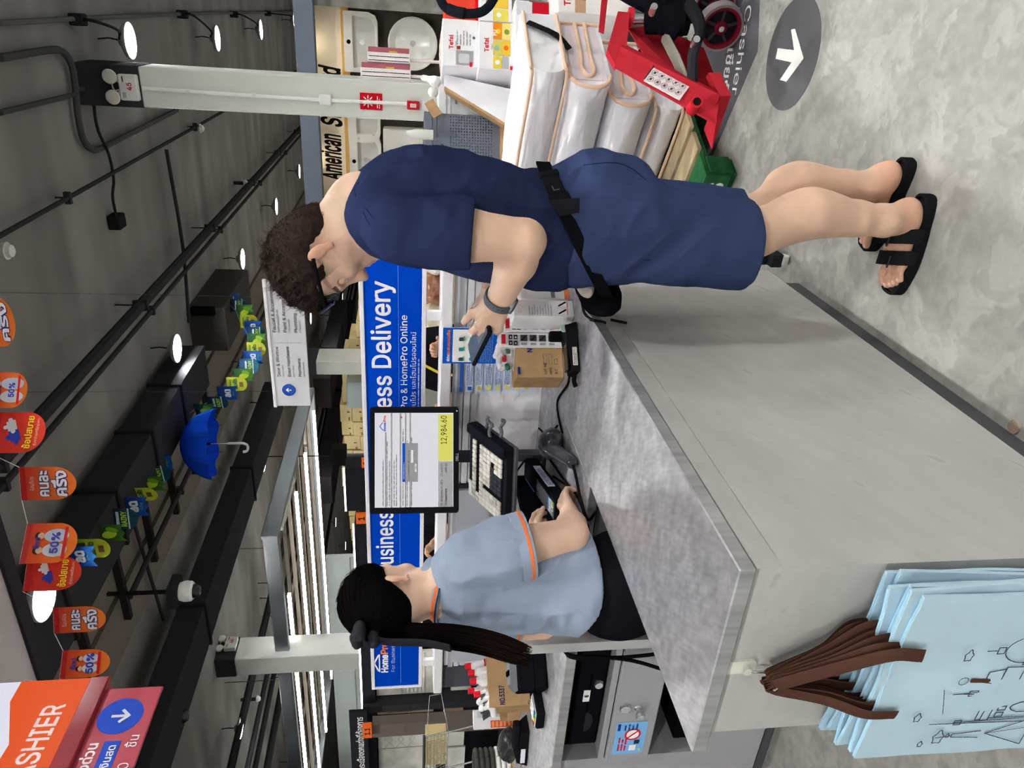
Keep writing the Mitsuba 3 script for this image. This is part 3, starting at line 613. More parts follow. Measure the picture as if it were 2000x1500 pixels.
P.text('ภายใน', bx(905, 812), .036, .018, W, thai=True, w=bx(870, 812) - bx(905, 812), px=80); P.text('1', bx(866, 812), .036, .018, W); P.text('ชั่วโมง ที่โฮมโปร และโฮมโปรออนไลน์', bx(850, 812), .036, .018, W, thai=True, w=bx(648, 812) - bx(850, 812), px=80)
P.lines(bx(900, 820), .028, bx(681, 825), 1, .01, .005, (170, 195, 240), 4); P.to(t, 'lettering')
for x in (-2.15, -.98): part(t, 'post', box(x - .018, x + .018, yp - .01, yp + .01, 1.283, bz0, .002), 'satin', (236, 236, 240), smooth=False)
t = thing('business_banner', 'blue banner with the house logo and For Business at the left of the long banner', 'banner')
P = banner(t, -2.875, bx0 - .01)
def bx(px, x): return ony(x, px, yp - .006)[0] + 2.875
P.text('Home', .105, .158, .030, W, w=.115, bold=4, px=80); P.text('Pro', .224, .158, .030, (226, 120, 60), w=.075, bold=4, px=80)
P.add(LineString([(.12, .198), (.12, .200), (.17, .220), (.22, .200), (.22, .198)]).buffer(.004, cap_style='flat'), W); P.add(LineString([(.115, .196), (.225, .196)]).buffer(.003), W)
P.text('For Business', .108, .125, .018, (190, 210, 245), w=.185, px=80); P.rect(.33, .13, .365, .185, W)
P.text('B', .40, .128, .067, W, bold=2); P.to(t, 'lettering')
for x in (-2.80,): part(t, 'post', box(x + .06, x + .10, yp - .01, yp + .01, 1.283, bz0, .002), 'satin', (236, 236, 240), smooth=False)
# ---------------------------------------------------------------- on and around the tills
UPZ = np.array([0, 0, 1.0]); FH = np.array([-math.sin(CAM_YAW), math.cos(CAM_YAW), 0])
def pix(p):
    q = np.asarray(p, float) - EYE; t = q @ FWD; return 1000 + CAM_F * (q @ DWN) / t, 750 - CAM_F * (q @ RGT) / t
def zat(p, x):
    """The height above the point p that the photograph shows at x."""
    a, b = -1.0, 6.0
    for _ in range(50):
        m = (a + b) / 2
        if pix((p[0], p[1], m))[0] > x: a = m
        else: b = m
    return m
def stand(name, label, cat_, L, Rr, xt, depth, z0=CT, m='satin', col=(230, 230, 232), b=.002, group=None, part_name='carton'):
    """An upright box standing on z0: its lower front corners and top edge as the photograph shows them."""
    A, B = onz(*L, z0), onz(*Rr, z0); fr = Fr(A, B - A, UPZ); w = np.linalg.norm(B - A); h = zat((A + B) / 2, xt) - z0
    t = thing(name, label, cat_, group); part(t, part_name, fr.put(box(0, w, 0, h, -depth, 0, b)), m, col, smooth=False); return t, fr, w, h
def cable(name, label, pts, r=.0035, col=(18, 18, 20), sm=6): return solo(name, label, 'cable', tube(np.array(pts, float), r, 6, sm=sm), 'satin', col, True)

# monitor on a pole
MC = dep(810, 898, 2.56); mw, mh = .372, .309; fr = Fr(MC, RGT, UPZ + FH * .06)
tm = thing('monitor', 'black monitor showing the bill total 12,984.60 on a yellow field', 'monitor')
g = rrect(mw, mh, .010); gi = affinity.translate(sbox(-.166, -.1355, .166, .1385), 0, 0)
part(tm, 'bezel', fr.put(extrude(g.difference(gi), .016)), 'satin', (20, 21, 24), 40)
part(tm, 'back_shell', fr.at(0, 0, -.03).put(extrude(g, .036)), 'satin', (24, 25, 28), 40)
def emit(parent, name, poly, fr, z, col, s):
    v, f = flat(poly); k = numbered(parent + '__' + name); scene[k] = mikit.ply((fr.pts(np.c_[v, np.full(len(v), z)]), f), 'white_emit', emitter=glow(col, s)); return k
emit(tm, 'screen', gi, fr, .0075, (226, 225, 232), .70)
emit(tm, 'total_field', sbox(-.166 + .162, -.1330, .160, -.083), fr, .0082, (222, 218, 96), .72)
P = Print(fr.at(0, 0, .0085)); dkk = (30, 30, 34)
P.text('12,984.60', .155, -.112, .020, dkk, w=.100, align='r'); P.rect(-.166, -.1330, -.006, -.083, (176, 176, 180))
P.text('Ttl. Net Item Amt. (inc VAT):', -.161, -.098, .0068, (24, 24, 26), w=.090, bold=1); P.text('13,668.00', -.012, -.098, .0068, dkk, align='r'); P.text('Ttl. Discount Amt:', -.161, -.113, .0068, (24, 24, 26), w=.060, bold=1); P.text('-683.40', -.012, -.113, .0068, dkk, align='r')
for y in (.097, .077, .046, .028, .012): P.rect(-.165, y, .165 if y < .09 else .098, y + .0055, (160, 160, 166))
for k, y in enumerate((.104, .090, .082, .066, .058, .035, .020, .005)): P.lines(-.16, y + .0065, .08 if k < 5 else .15, 1, .01, .0035, (140, 140, 150), 20 + k)
P.text('Home', .102, .099, .0085, (40, 70, 170), w=.030, bold=3); P.text('Pro', .134, .099, .0085, (200, 70, 50), w=.022, bold=3); P.add(LineString([(.106, .110), (.119, .120), (.132, .110)]).buffer(.0013), (40, 70, 170)); P.add(Point(.150, .045).buffer(.003), (200, 60, 60))
P.rect(-.075, -.012, .060, .040, (150, 151, 156)); P.rect(-.075, .032, .060, .042, (18, 70, 170)); P.text('QR Code Payment', -.066, .0345, .005, (240, 240, 245)); P.text('Outstanding Amount  12,984.60', -.060, .018, .0045, (60, 60, 66)); P.rect(-.008, .004, .036, .012, (238, 238, 240)); P.rect(-.040, -.008, -.012, -.001, (228, 228, 230)); P.text('submit', -.034, -.0065, .004, (50, 50, 54)); P.to(tm, 'screen_print')
P = Print(fr.at(0, 0, .016)); P.text('DELL', -.004, -.1525, .0085, (176, 178, 182), bold=2); P.add(Point(.172, -.148).buffer(.0025), (240, 240, 240)); P.to(tm, 'badge')
pole = onz(1063, 889, CT); t = thing('monitor_pole', 'dark grey pole carrying the monitor and the keyboard', 'pole')
part(t, 'post', box(pole[0] - .018, pole[0] + .018, pole[1] - .018, pole[1] + .018, CT, 1.36, .004), 'satin', (70, 72, 78), smooth=False); part(t, 'foot', box(pole[0] - .05, pole[0] + .05, pole[1] - .04, pole[1] + .05, CT, CT + .012, .003), 'satin', (60, 62, 68), smooth=False)
part(t, 'monitor_arm', tube([(pole[0], pole[1], 1.33), MC - FH * -.035], .016, 10), 'satin', (60, 62, 66))
# keyboard
KP = [dep(915, 974, 2.50), dep(917, 836, 2.40), dep(983, 1024, 2.32)]; ex = KP[1] - KP[0]; ey = KP[0] - KP[2]; kw, kh = np.linalg.norm(ex), np.linalg.norm(ey); fr = Fr(KP[2], ex, ey)
tk = thing('till_keyboard', 'black till keyboard with cream keys tilted below the monitor', 'keyboard')
part(tk, 'case', fr.put(box(0, kw, 0, kh, -.030, 0, .006)), 'satin', (26, 28, 33), smooth=False); part(tk, 'base', fr.put(box(.004, kw - .004, -.006, kh - .05, -.046, -.030, .004)), 'satin', (72, 74, 80), smooth=False); part(tk, 'side_wedge', fr.put(box(kw - .035, kw, .0, kh, -.03, .012, .005)), 'satin', (20, 22, 28), smooth=False)
part(tk, 'key_bed', fr.put(box(.006, kw - .04, .008, kh - .03, 0, .0015)), 'satin', (16, 16, 18), smooth=False)
RK = random.Random(4); nx, ny = 13, 8; cw, chh = (kw - .05) / nx, (kh - .045) / ny
for i in range(nx):
    for j in range(ny):
        if j == 6 and i > 1 or (i in (4,) and j < 5): continue
        x, y = .008 + i * cw, .012 + j * chh; dark = 5 <= i <= 8 and j < 3
        if (i, j) in ((9, 2), (10, 2), (9, 4)): continue
        w2 = 1.9 if (i, j) in ((8, 2), (8, 4)) else 1
        part(tk, 'key', fr.put(box(x, x + cw * w2 - .0022, y, y + chh - .0022, .001, .0085, .0018)), 'satin', (44, 46, 52) if dark else (214, 212, 204) if RK.random() < .8 else (182, 180, 172), smooth=False)
part(tk, 'card_slot', fr.put(box(.004, kw * .22, kh - .026, kh - .006, 0, .003)), 'satin', (214, 214, 214), smooth=False)
part(t, 'keyboard_arm', tube([(pole[0], pole[1], 1.12), fr.p(kw * .55, kh * .6, -.04)], .014, 8), 'satin', (52, 54, 58))
# scanner holder
th_ = thing('scanner_holder', 'grey forked scanner holder beside the till keyboard', 'holder'); o = dep(970, 845, 2.30); fh = Fr(o, RGT, UPZ)
part(th_, 'ring', fh.put(tube([(.000 + .024 * math.cos(a), .004 + .020 * math.sin(a), 0) for a in np.linspace(.3, 5.6, 22)], .0055, 8)), 'satin', (92, 94, 100))
part(th_, 'prong', fh.put(tube([(.022, .012, 0), (.040, .030, .004), (.052, .026, .006)], .006, 8, sm=4)), 'satin', (92, 94, 100)); part(th_, 'prong', fh.put(tube([(.020, -.014, 0), (.036, -.024, .004), (.040, -.014, .005)], .006, 8, sm=4)), 'satin', (84, 86, 92))
part(th_, 'stem', tube([fh.p(-.02, .012, 0), fr.p(kw - .01, kh * .4, -.035)], .006, 8), 'satin', (84, 86, 92)); part(th_, 'stem', tube([fh.p(.035, .028, 0), fr.p(kw - .01, kh * .75, -.03)], .005, 8), 'satin', (84, 86, 92))
# receipt printer beside the cashier's arm
def printer(x0, x1, y0, y1, z1, label, lidcol, turn=0.0, o=(0, 0, 0)):
    TR = trimesh.transformations.rotation_matrix(turn, (0, 0, 1)); TR[:3, 3] = o
    part = lambda t, n, m, *a, **k: globals()['part'](t, n, m.apply_transform(TR), *a, **k)
    t = thing('receipt_printer', label, 'printer'); zm = z1 - .025
    part(t, 'body', box(x0, x1, y0, y1, CT + .002, zm, .008), 'satin', (16, 17, 22), smooth=False); part(t, 'lower_line', box(x0 - .001, x1 + .001, y0 - .001, y1, CT + .05, CT + .052), 'satin', (6, 6, 8), smooth=False)
    P0 = [(x0 + .004, y0 + .004, zm), (x1 - .004, y0 + .004, zm), (x1 - .004, y1, zm), (x0 + .004, y1, zm), (x0 + .006, y0 + .03, z1), (x1 - .006, y0 + .03, z1), (x1 - .006, y1 - .03, z1), (x0 + .006, y1 - .03, z1)]
    part(t, 'lid', hullmesh(P0), 'satin', lidcol, smooth=False); part(t, 'paper_slot', box(x0 + .02, x1 - .02, y0 + .06, y0 + .078, z1 - .004, z1 + .004), 'matte', (8, 8, 9), smooth=False)
    part(t, 'label', box(x0 + .012, x1 - .03, y1 - .07, y1 - .055, z1, z1 + .001), 'matte', (214, 214, 216), smooth=False); return t
printer(-1.672, -1.56, 2.02, 2.29, 1.032, 'black receipt printer with a pale lid beside the cashier\'s hand', (214, 218, 212))
t = printer(-.115, 0, 0, .20, 1.030, 'big black receipt printer on the steel top of the second till', (104, 106, 112), -math.radians(35.6), (-2.19, 1.82, 0))
part(t, 'power_button', box(-2.186, -2.180, 1.84, 1.85, .91, .925), 'satin', (60, 60, 64), smooth=False)
# card reader with lit keypad
t = thing('card_reader', 'black card reader with a lit keypad next to the barcode scanner', 'card reader'); A_, B_ = onz(1116, 978, CT), onz(1068, 893, CT); fr = Fr(A_ + UPZ * .022, np.cross(B_ - A_, UPZ), (B_ - A_) + UPZ * .035); L = np.linalg.norm(B_ - A_)
part(t, 'case', fr.put(box(-.075, .0, 0, L, -.022, .028, .006)), 'satin', (18, 19, 24), smooth=False); part(t, 'face', fr.put(box(-.068, -.012, .012, L * .55, .0275, .0295, .001)), 'gloss', (10, 10, 14), smooth=False)
for i in range(4):
    for j in range(5): part(t, 'key', fr.put(box(-.058 + i * .0115, -.0495 + i * .0115, .020 + j * .012, .029 + j * .012, .0285, .033, .001)), 'satin', (96, 140, 214) if j == 4 else ((150, 190, 70) if (i, j) == (3, 0) else (200, 206, 204)), smooth=False)
part(t, 'sticker', fr.put(box(.0, .0012, L * .30, L * .78, -.006, .020)), 'matte', (206, 210, 226), smooth=False); P = Print(Fr(fr.p(.0012, L * .32, .016), fr.y, fr.z)); P.lines(.0, .0, L * .42, 4, .0055, .003, (110, 116, 140), 7); P.to(t, 'sticker_print'); part(t, 'blue_line', fr.put(box(-.072, -.070, L * .62, L * .95, .028, .029)), 'gloss', (70, 110, 180), smooth=False)
# barcode scanner
t = thing('barcode_scanner', 'black barcode scanner lying head down on the steel worktop', 'scanner'); o = onz(1098, 868, CT) + UPZ * .042; e = onz(1128, 903, CT) + UPZ * .018
F = Field(); F.ell(o, (.050, .040, .040), RGT, UPZ * .4 + FH, .01); F.ell(o + RGT * .02 - UPZ * .012, (.034, .038, .028), RGT, FH, .02); F.cone(o - RGT * .01 - FH * .02, e, .026, .019, .02); part(t, 'body', F.mesh(.0035), 'gloss', (40, 41, 46), True)
part(t, 'window', Fr(o + RGT * .042 - UPZ * .016, FH, UPZ).put(box(-.024, .024, -.014, .014, -.004, .006, .004)), 'gloss', (10, 10, 12), smooth=False)
part(t, 'lead', tube([e, e - RGT * .03 - FH * .05, onz(1140, 985, CT) + UPZ * .006, onz(1153, 1015, CT) + UPZ * .006, onz(1163, 1000, CT + .01)], .0042, 6, sm=6), 'satin', (20, 20, 22), True)
for k, pts in enumerate([[(1068, 889), (1100, 935), (1130, 975), (1150, 1035)], [(1080, 930), (1122, 960), (1140, 1000), (1155, 1060)]]): cable('counter_cable', ['black cable loop hanging over the inner edge of the steel worktop', 'second black cable running from the card reader over the worktop edge'][k], [onz(a, b, CT + .006) for a, b in pts])
cable('counter_cable', 'long black cable winding from the payment terminal to the scanner', [onz(a, b, CT + .004) for a, b in [(1112, 735), (1108, 752), (1092, 775), (1088, 792), (1092, 820), (1098, 845)]])
cable('counter_cable', 'tangle of thin black cables below the keyboard pole', [onz(a, b, CT + .004) for a, b in [(1052, 836), (1062, 848), (1066, 868), (1082, 840), (1088, 832), (1075, 850), (1066, 880)]], .003)
cable('counter_cable', 'black cable leading from the pole to the receipt printer', [pole + UPZ * .06, (pole[0] - .04, pole[1] - .05, 1.0), (pole[0] - .10, pole[1] - .08, 1.03), (-1.60, 2.2, 1.06)], .004)
# payment terminal at the front edge
t = thing('payment_terminal', 'black payment terminal with a white label near the edge of the steel worktop', 'card reader'); A_, B_ = onz(1134, 725, CT), onz(1128, 628, CT); fr = Fr(A_ + UPZ * .003, B_ - A_, UPZ); w = np.linalg.norm(B_ - A_)
part(t, 'case', fr.put(hullmesh([(0, 0, -.075), (0, 0, 0), (w, 0, -.075), (w, 0, 0), (.004, .022, -.07), (.004, .02, -.004), (w - .01, .040, -.07), (w - .01, .036, -.004)])), 'satin', (22, 23, 26), smooth=False)
part(t, 'cradle_wall', fr.put(box(w - .045, w - .012, .03, .075, -.07, -.052, .004)), 'satin', (16, 16, 19), smooth=False); part(t, 'card_slot', fr.put(box(.01, w * .6, .028, .033, -.06, -.012, .002)), 'gloss', (12, 12, 14), smooth=False)
part(t, 'label', fr.put(box(.018, .075, .005, .019, .0, .002)).apply_translation(fr.z * .0012), 'matte', (226, 228, 226), smooth=False); P = Print(fr.at(.02, .0, .0032)); P.lines(.0, .016, .05, 3, .005, .002, (120, 120, 124), 3); P.to(t, 'label_print')
part(t, 'screen', fr.put(lathe([(0, 0), (.013, 0), (.012, .003), (0, .003)], 24)).apply_translation(fr.p(w - .018, .038, -.012) - fr.o), 'gloss', (196, 226, 214)); part(t, 'plug', tube([fr.p(.0, .01, -.03), fr.p(-.025, .012, -.03), fr.p(-.04, .008, -.03)], .007, 8), 'satin', (16, 16, 18))

# goods standing on the worktop between the man and the backboard
t, fr, w, h = stand('cardboard_box', 'brown cardboard box printed LOT NO, MFD and Q.C. on the steel worktop', 'box', (1102, 737), (1098, 680), 1008, .11, m='cardboard'); P = Print(fr); ink = (36, 38, 60)
for k, (s_, y) in enumerate((('LOT NO', .058), ('MFD', .040), ('Q.C.', .022))):
    P.text(s_, .010, y, .0078, ink, bold=1); P.add(sbox(.045, y - .002, .082 if k < 2 else .064, y + .009).difference(sbox(.0458, y - .0012, .0812 if k < 2 else .0632, y + .0082)), ink)
P.text('N', w - .018, h - .055, .016, (30, 36, 110), bold=2); P.rect(.01, h - .012, .035, h - .004, (40, 40, 110)); P.to(t, 'lettering')
def charger_box(L, Rr, xt, label, style):
    t, fr, w, h = stand('charger_box', label, 'box', L, Rr, xt, .09, col=(236, 237, 240), group='white boxes on the steel worktop'); P = Print(fr)
    if style == 0:
        for k in range(4): P.rect(w * .42, h * (.12 + .15 * k), w * .85, h * (.23 + .15 * k), (58, 56, 60)); P.rect(w * .15, h * (.13 + .15 * k), w * .30, h * (.22 + .15 * k), (150, 150, 156)); P.add(LineString([(w * .5, h * (.2 + .15 * k)), (w * .75, h * (.15 + .15 * k))]).buffer(w * .05), (20, 20, 24))
        for k in range(2):
            for j in range(2): P.rect(w * (.12 + .4 * j), h * (.73 + .08 * k), w * (.44 + .4 * j), h * (.79 + .08 * k), (34, 34, 38)); P.rect(w * (.2 + .4 * j), h * (.745 + .08 * k), w * (.33 + .4 * j), h * (.77 + .08 * k), (200, 200, 204))
        P.rect(w * .2, h * .92, w * .85, h * .985, (160, 30, 44))
    else:
        P.rect(w * .05, h * .02, w * .95, h * .06, (220, 224, 232)); P.lines(w * .1, h * .75, w * .75, 9, h * .045, h * .014, (170, 172, 180), 5)
        for j in range(2): P.rect(w * (.1 + .45 * j), h * .12, w * (.48 + .45 * j), h * .27, (246, 246, 248)); P.add(LineString([(w * (.18 + .45 * j), h * .25), (w * (.40 + .45 * j), h * .14)]).buffer(w * .045), (24, 24, 28)); P.rect(w * (.1 + .45 * j), h * .105, w * (.48 + .45 * j), h * .118, (230, 120, 70)); P.add(affinity.translate(Point(0, 0).buffer(w * .1).difference(Point(0, 0).buffer(w * .085)), w * (.28 + .45 * j), h * .9), (225, 140, 120))
    P.to(t, 'print'); return t, fr, w, h
charger_box((1099, 679), (1098, 651), 977, 'white box with a column of dark pictures, next to the brown box', 0)
charger_box((1098, 649), (1097, 621), 985, 'white box with a column of dark pictures, second from the brown box', 0)
t, fr, w, h = charger_box((1122, 619), (1119, 587), 1003, 'white box with two black torches printed near its foot', 1)
t, fr, w, h = stand('charger_box', 'white box partly hidden by the belly of the man', 'box', (1112, 584), (1110, 566), 1018, .08, col=(234, 232, 234), group='white boxes on the steel worktop'); P = Print(fr); P.rect(0, 0, w, h * .10, (226, 128, 84)); P.rect(w * .1, h * .3, w * .9, h * .38, (120, 120, 126)); P.to(t, 'print')
q = onz(1098, 572, CT); fr = Fr(q + UPZ * .05 - FH * .05, RGT, UPZ); solo('price_tag', 'yellow plastic tag hanging in front of the white boxes by the man', 'tag', fr.put(deform(sub(trimesh.creation.box((.03, .06, .002)), .01), lambda v: v + np.stack([0 * v[:, 0], 0 * v[:, 1], .006 * np.sin(v[:, 1] * 60)], 1))), 'gloss', (232, 220, 20), True)
t = thing('plastic_pack', 'clear plastic pack with red and green caps behind the white boxes', 'pack'); q = onz(1075, 705, CT); q = dep(985, 695, 2.45); fr = Fr(q, RGT, UPZ)
F = Field(); F.ell(q, (.05, .018, .035), RGT, FH, .01); F.fn(lambda p, d: d - nz(p, 50, 2) * .03); part(t, 'film', F.mesh(.004), 'film', (214, 210, 218), True)
for k in range(4): part(t, 'cap', fr.put(cyl((-.045 + .028 * k, -.012 + .014 * (k % 2), .012), (-.030 + .028 * k, -.006 + .01 * (k % 2), .022), .008, 12)), 'gloss', (178, 30, 44) if k % 2 else (30, 92, 70))
part(t, 'holder', box(q[0] - .05, q[0] + .05, q[1] - .02, q[1] + .03, CT, q[2] - .03), 'matte', (214, 210, 214), smooth=False)
# sheets on the backboard
fr = Fr((0, yp - .004, 0), (1, 0, 0), UPZ); a, b = ony(1047, 768, yp), ony(888, 768, yp); c = ony(1047, 640, yp); t = thing('price_sheet', 'printed price sheet in a clear sleeve on the white backboard', 'sheet'); w, h = c[0] - a[0], b[2] - a[2]
part(t, 'paper', box(a[0], c[0], yp - .006, yp - .003, a[2], b[2]), 'satin', (222, 228, 240), smooth=False); P = Print(Fr((a[0], yp - .006, a[2]), (1, 0, 0), UPZ))
for k in range(7): y = h * (.10 + .115 * k); P.rect(w * .06, y, w * .60, y + h * .085, (206, 220, 242)); P.rect(w * .08, y + h * .012, w * .14, y + h * .06, (232, 220, 90) if k < 6 else (40, 90, 180)); P.lines(w * .16, y + h * .075, w * .50, 4, h * .018, h * .008, (70, 90, 140), 30 + k); P.rect(w * .62, y + h * .01, w * .70, y + h * .06, (60, 64, 72)); P.rect(w * .72, y + h * .02, w * .80, y + h * .07, (150, 160, 176))
P.rect(w * .06, h * .91, w * .6, h * .95, (40, 80, 160)); P.to(t, 'print')
a = ony(968, 710, yp - .06); b = ony(864, 712, yp - .06); c = ony(968, 641, yp - .06); w, h = c[0] - a[0], b[2] - a[2]
t = thing('blue_flyer', 'blue and white flyer stand in front of the backboard, beside the phone', 'flyer'); fr = Fr((a[0], yp - .06, a[2]), (1, .0, 0), UPZ); part(t, 'card', fr.put(box(0, w, 0, h, -.004, 0)), 'satin', (236, 240, 246), smooth=False)
P = Print(fr); P.rect(0, 0, w, h, (20, 78, 170)); P.rect(.006, h * .36, w - .006, h * .82, (238, 240, 240)); P.text('พี่ช่าง', .008, h * .87, .010, (245, 245, 250), thai=True, bold=2); P.text('สะสมยอดซื้อ', .034, h * .87, .011, (238, 120, 60), thai=True, w=w - .042, bold=2)
for i in range(3):
    for j in range(2): P.add(affinity.translate(rrect(.014, .018, .004), .018 + i * (w - .02) / 3, h * (.46 + .2 * j)), (50, 60, 74) if (i + j) % 2 else (40, 130, 130)); P.rect(.012 + i * (w - .02) / 3, h * (.40 + .2 * j), .030 + i * (w - .02) / 3, h * (.42 + .2 * j), (70, 150, 90))
P.lines(.008, h * .30, w - .01, 8, h * .03, h * .012, (110, 150, 215), 12); P.to(t, 'print'); part(t, 'stand', fr.put(box(w * .3, w * .5, -(a[2] - CT), h * .4, -.012, -.004)), 'gloss', (220, 224, 230), smooth=False)
part(t, 'stand_foot', fr.put(box(w * .2, w * .6, -(a[2] - CT), -(a[2] - CT) + .004, -.04, .03)), 'gloss', (220, 224, 230), smooth=False)

# ---------------------------------------------------------------- hook and tote bags on the counter end
YE = .845; t = thing('wall_hook', 'white adhesive hook on the counter end under the steel edge', 'hook'); q = ony(1443, 1300, YE); hx, hz = q[0], q[2]
part(t, 'plate', Fr((hx, YE, hz), (1, 0, 0), UPZ).put(extrude(rrect(.030, .058, .008), .005)), 'satin', (226, 224, 216), smooth=False); part(t, 'hub', cyl((hx, YE - .004, hz - .010), (hx, YE - .016, hz - .010), .008, 14), 'satin', (220, 218, 210)); part(t, 'hook', tube([(hx, YE - .012, hz - .008), (hx, YE - .016, hz - .025), (hx, YE - .02, hz - .045), (hx, YE - .045, hz - .052), (hx, YE - .056, hz - .038)], .0022, 8, sm=5), 'chrome', smooth=True)
A_ = ony(1682, 1478, .765); B_ = ony(1790, 1168, .765); bw = B_[0] - A_[0]; btop = (A_[2] + B_[2]) / 2; bcx = (A_[0] + B_[0]) / 2; RB = random.Random(6)
def tote(k, y, ang, dz, dx, front):
    t = thing('tote_bag', ['light blue tote bag with line drawing of towers, frontmost of the hanging stack'][0] if front else ['second light blue tote bag from the front of the hanging stack', 'third light blue tote bag from the front of the hanging stack', 'fourth light blue tote bag in the hanging stack', 'fifth light blue tote bag in the hanging stack', 'light blue tote bag nearest the counter end in the hanging stack'][k - 1], 'bag', 'light blue tote bags on the hook')
    o = np.array([bcx + dx, y, btop + dz]); fr = Fr(o, (math.cos(ang), 0, math.sin(ang)), (-math.sin(ang), 0, math.cos(ang))); n, m = 34, 40; sd = k * 7
    X, Z = np.meshgrid(np.linspace(-bw / 2, bw / 2, n), np.linspace(0, -.46, m), indexing='ij'); def_ = lambda s_: nz(np.stack([X * 9, Z * 5, X * 0 + sd + s_], -1).reshape(-1, 3), 1.0, sd, 3).reshape(X.shape) * .016
    edge = np.clip(1 - (np.abs(X) / (bw / 2)) ** 6, 0, 1); d = def_(0); th = .0035 + .006 * edge * np.clip(-Z * 6, 0, 1)
    Fm = fr.pts(np.stack([X, Z, d + th], -1)); Bm = fr.pts(np.stack([X, Z, d - th], -1)); i, j = np.meshgrid(np.arange(n - 1), np.arange(m - 1), indexing='ij'); q = (i * m + j).ravel(); quad = np.stack([q, q + m, q + m + 1, q + 1], 1); N = n * m
    f = [quad[:, [0, 2, 1]], quad[:, [0, 3, 2]], N + quad[:, [0, 1, 2]], N + quad[:, [0, 2, 3]]]
    bd = np.concatenate([np.arange(0, m), np.arange(1, n) * m + m - 1, (n - 1) * m + np.arange(m - 2, -1, -1), np.arange(n - 2, 0, -1) * m]); nb_ = np.roll(bd, -1); f += [np.c_[bd, nb_, nb_ + N], np.c_[bd, nb_ + N, bd + N]]
    me = trimesh.Trimesh(np.vstack([Fm.reshape(-1, 3), Bm.reshape(-1, 3)]), np.vstack(f), process=False); part(t, 'cloth', me, 'cloth', (178, 204, 219), 50)
    part(t, 'top_hem', fr.put(tube([(x, -.002, float(np.interp(x, X[:, 0], d[:, 0])) ) for x in np.linspace(-bw / 2 + .004, bw / 2 - .004, 24)], (.0022, .006), 8, up=fr.y if False else (0, 0, 1))), 'cloth', (170, 212, 234), 50)
    if front:
        zf = .0125; P = Print(fr.at(0, 0, zf)); ln = (58, 62, 78); st = lambda pts, w_=.0009: P.add(LineString(pts).buffer(w_), ln, .02)
        PR = [];
        def L_(pts, w_=.0009): PR.append(LineString(pts).buffer(w_, quad_segs=2))
        def B_(x0, y0, x1, y1): L_([(x0, y0), (x1, y0), (x1, y1), (x0, y1), (x0, y0)])
        cloud = lambda x, y, s_: L_([(x + s_ * math.cos(a) * (1 + .25 * math.cos(3 * a)), y + s_ * .6 * math.sin(a) * (1 + .2 * math.cos(5 * a))) for a in np.linspace(0, 2 * math.pi, 20)])
        cloud(.07, -.115, .012); cloud(-.075, -.075, .010); cloud(-.13, -.135, .016); cloud(-.145, -.105, .007)
        # domes, towers, arch, statue on a plinth, pyramids
        B_(.045, -.30, .115, -.225); L_([(.05 + .03 * (1 - math.cos(a)), -.225 + .045 * math.sin(a)) for a in np.linspace(0, math.pi, 16)]); B_(.073, -.178, .087, -.165); L_([(.08, -.165), (.08, -.145)]); [L_([(.052 + .008 * k_, -.232), (.052 + .008 * k_, -.29)], .0006) for k_ in range(8)]
        B_(-.005, -.30, .04, -.20); L_([(.0, -.20), (.006, -.17), (.03, -.17), (.036, -.20)]); B_(.006, -.29, .028, -.235)
        L_([(-.03, -.30), (-.022, -.16), (-.02, -.14), (-.02, -.122)]); L_([(-.012, -.30), (-.018, -.16), (-.02, -.14)]); B_(-.026, -.168, -.014, -.152)
        B_(-.085, -.30, -.035, -.215); B_(-.09, -.215, -.03, -.200); B_(-.088, -.200, -.032, -.190); L_([(-.072, -.30), (-.072, -.265), (-.066, -.252), (-.06, -.248), (-.054, -.252), (-.048, -.265), (-.048, -.30)]); [B_(-.082 + .016 * k_, -.24, -.072 + .016 * k_, -.225) for k_ in range(3)]
        L_([(-.098, -.30), (-.094, -.15), (-.093, -.105)]); L_([(-.088, -.30), (-.092, -.15)]); B_(-.098, -.165, -.087, -.152)
        L_([(-.16, -.31), (-.125, -.225), (-.09, -.31), (-.16, -.31)]); L_([(-.125, -.225), (-.115, -.31)], .0006); L_([(-.135, -.215), (-.13, -.16), (-.122, -.16), (-.118, -.215)]); L_([(-.126, -.16), (-.13, -.13)]); cloud(-.126, -.152, .005); L_([(-.14, -.33), (-.06, -.35), (.04, -.345), (.12, -.33)])
        for k_ in range(5): L_([(-.02 - .012 * k_, -.105 - .004 * k_), (-.008 - .012 * k_, -.100 - .004 * k_)], .0005)
        P.add(shapely.union_all(PR), ln); P.add(LineString([(.010, -.175), (.012, -.145)]).buffer(.0045), (86, 56, 46)); P.add(Point(.012, -.128).buffer(.009).difference(Point(.012, -.128).buffer(.0078)), ln); P.to(t, 'drawing', 'matte')
    for sgn, fx in ((1, .0), (-1, .0)):
        for side in (1, -1):
            off = .062 + .012 * RB.random(); x1 = side * off; ztop = hz - .048 + .010 * RB.random(); ys = y - .006 * sgn; hy = YE - .03 - (YE - .03 - y) * .35
            pts = [fr.p(x1, -.035, 0) + [0, ys - y - .004 * sgn, 0], fr.p(x1, .02, 0) + [0, ys - y, 0], [hx + (fr.p(x1, 0, 0)[0] - hx) * .55, (ys + hy) / 2, btop + (ztop - btop) * .5], [hx + side * .010, hy - .004 * sgn, ztop - .012], [hx + side * .002, hy - .004 * sgn, ztop]]
            part(t, 'strap', tube(pts, (.0125, .0011), 8, sm=7, up=(1, .15 * side, 0)), 'cloth', (76, 52, 44), 50)
for k, (y, ang, dz, dx) in enumerate([(.765, -.02, .0, 0), (.778, .015, .012, .006), (.790, -.045, .014, .004), (.802, .03, .022, -.012), (.814, -.06, .018, .010), (.826, -.035, .030, .0)]): tote(k, y, ang, dz, dx, k == 0)

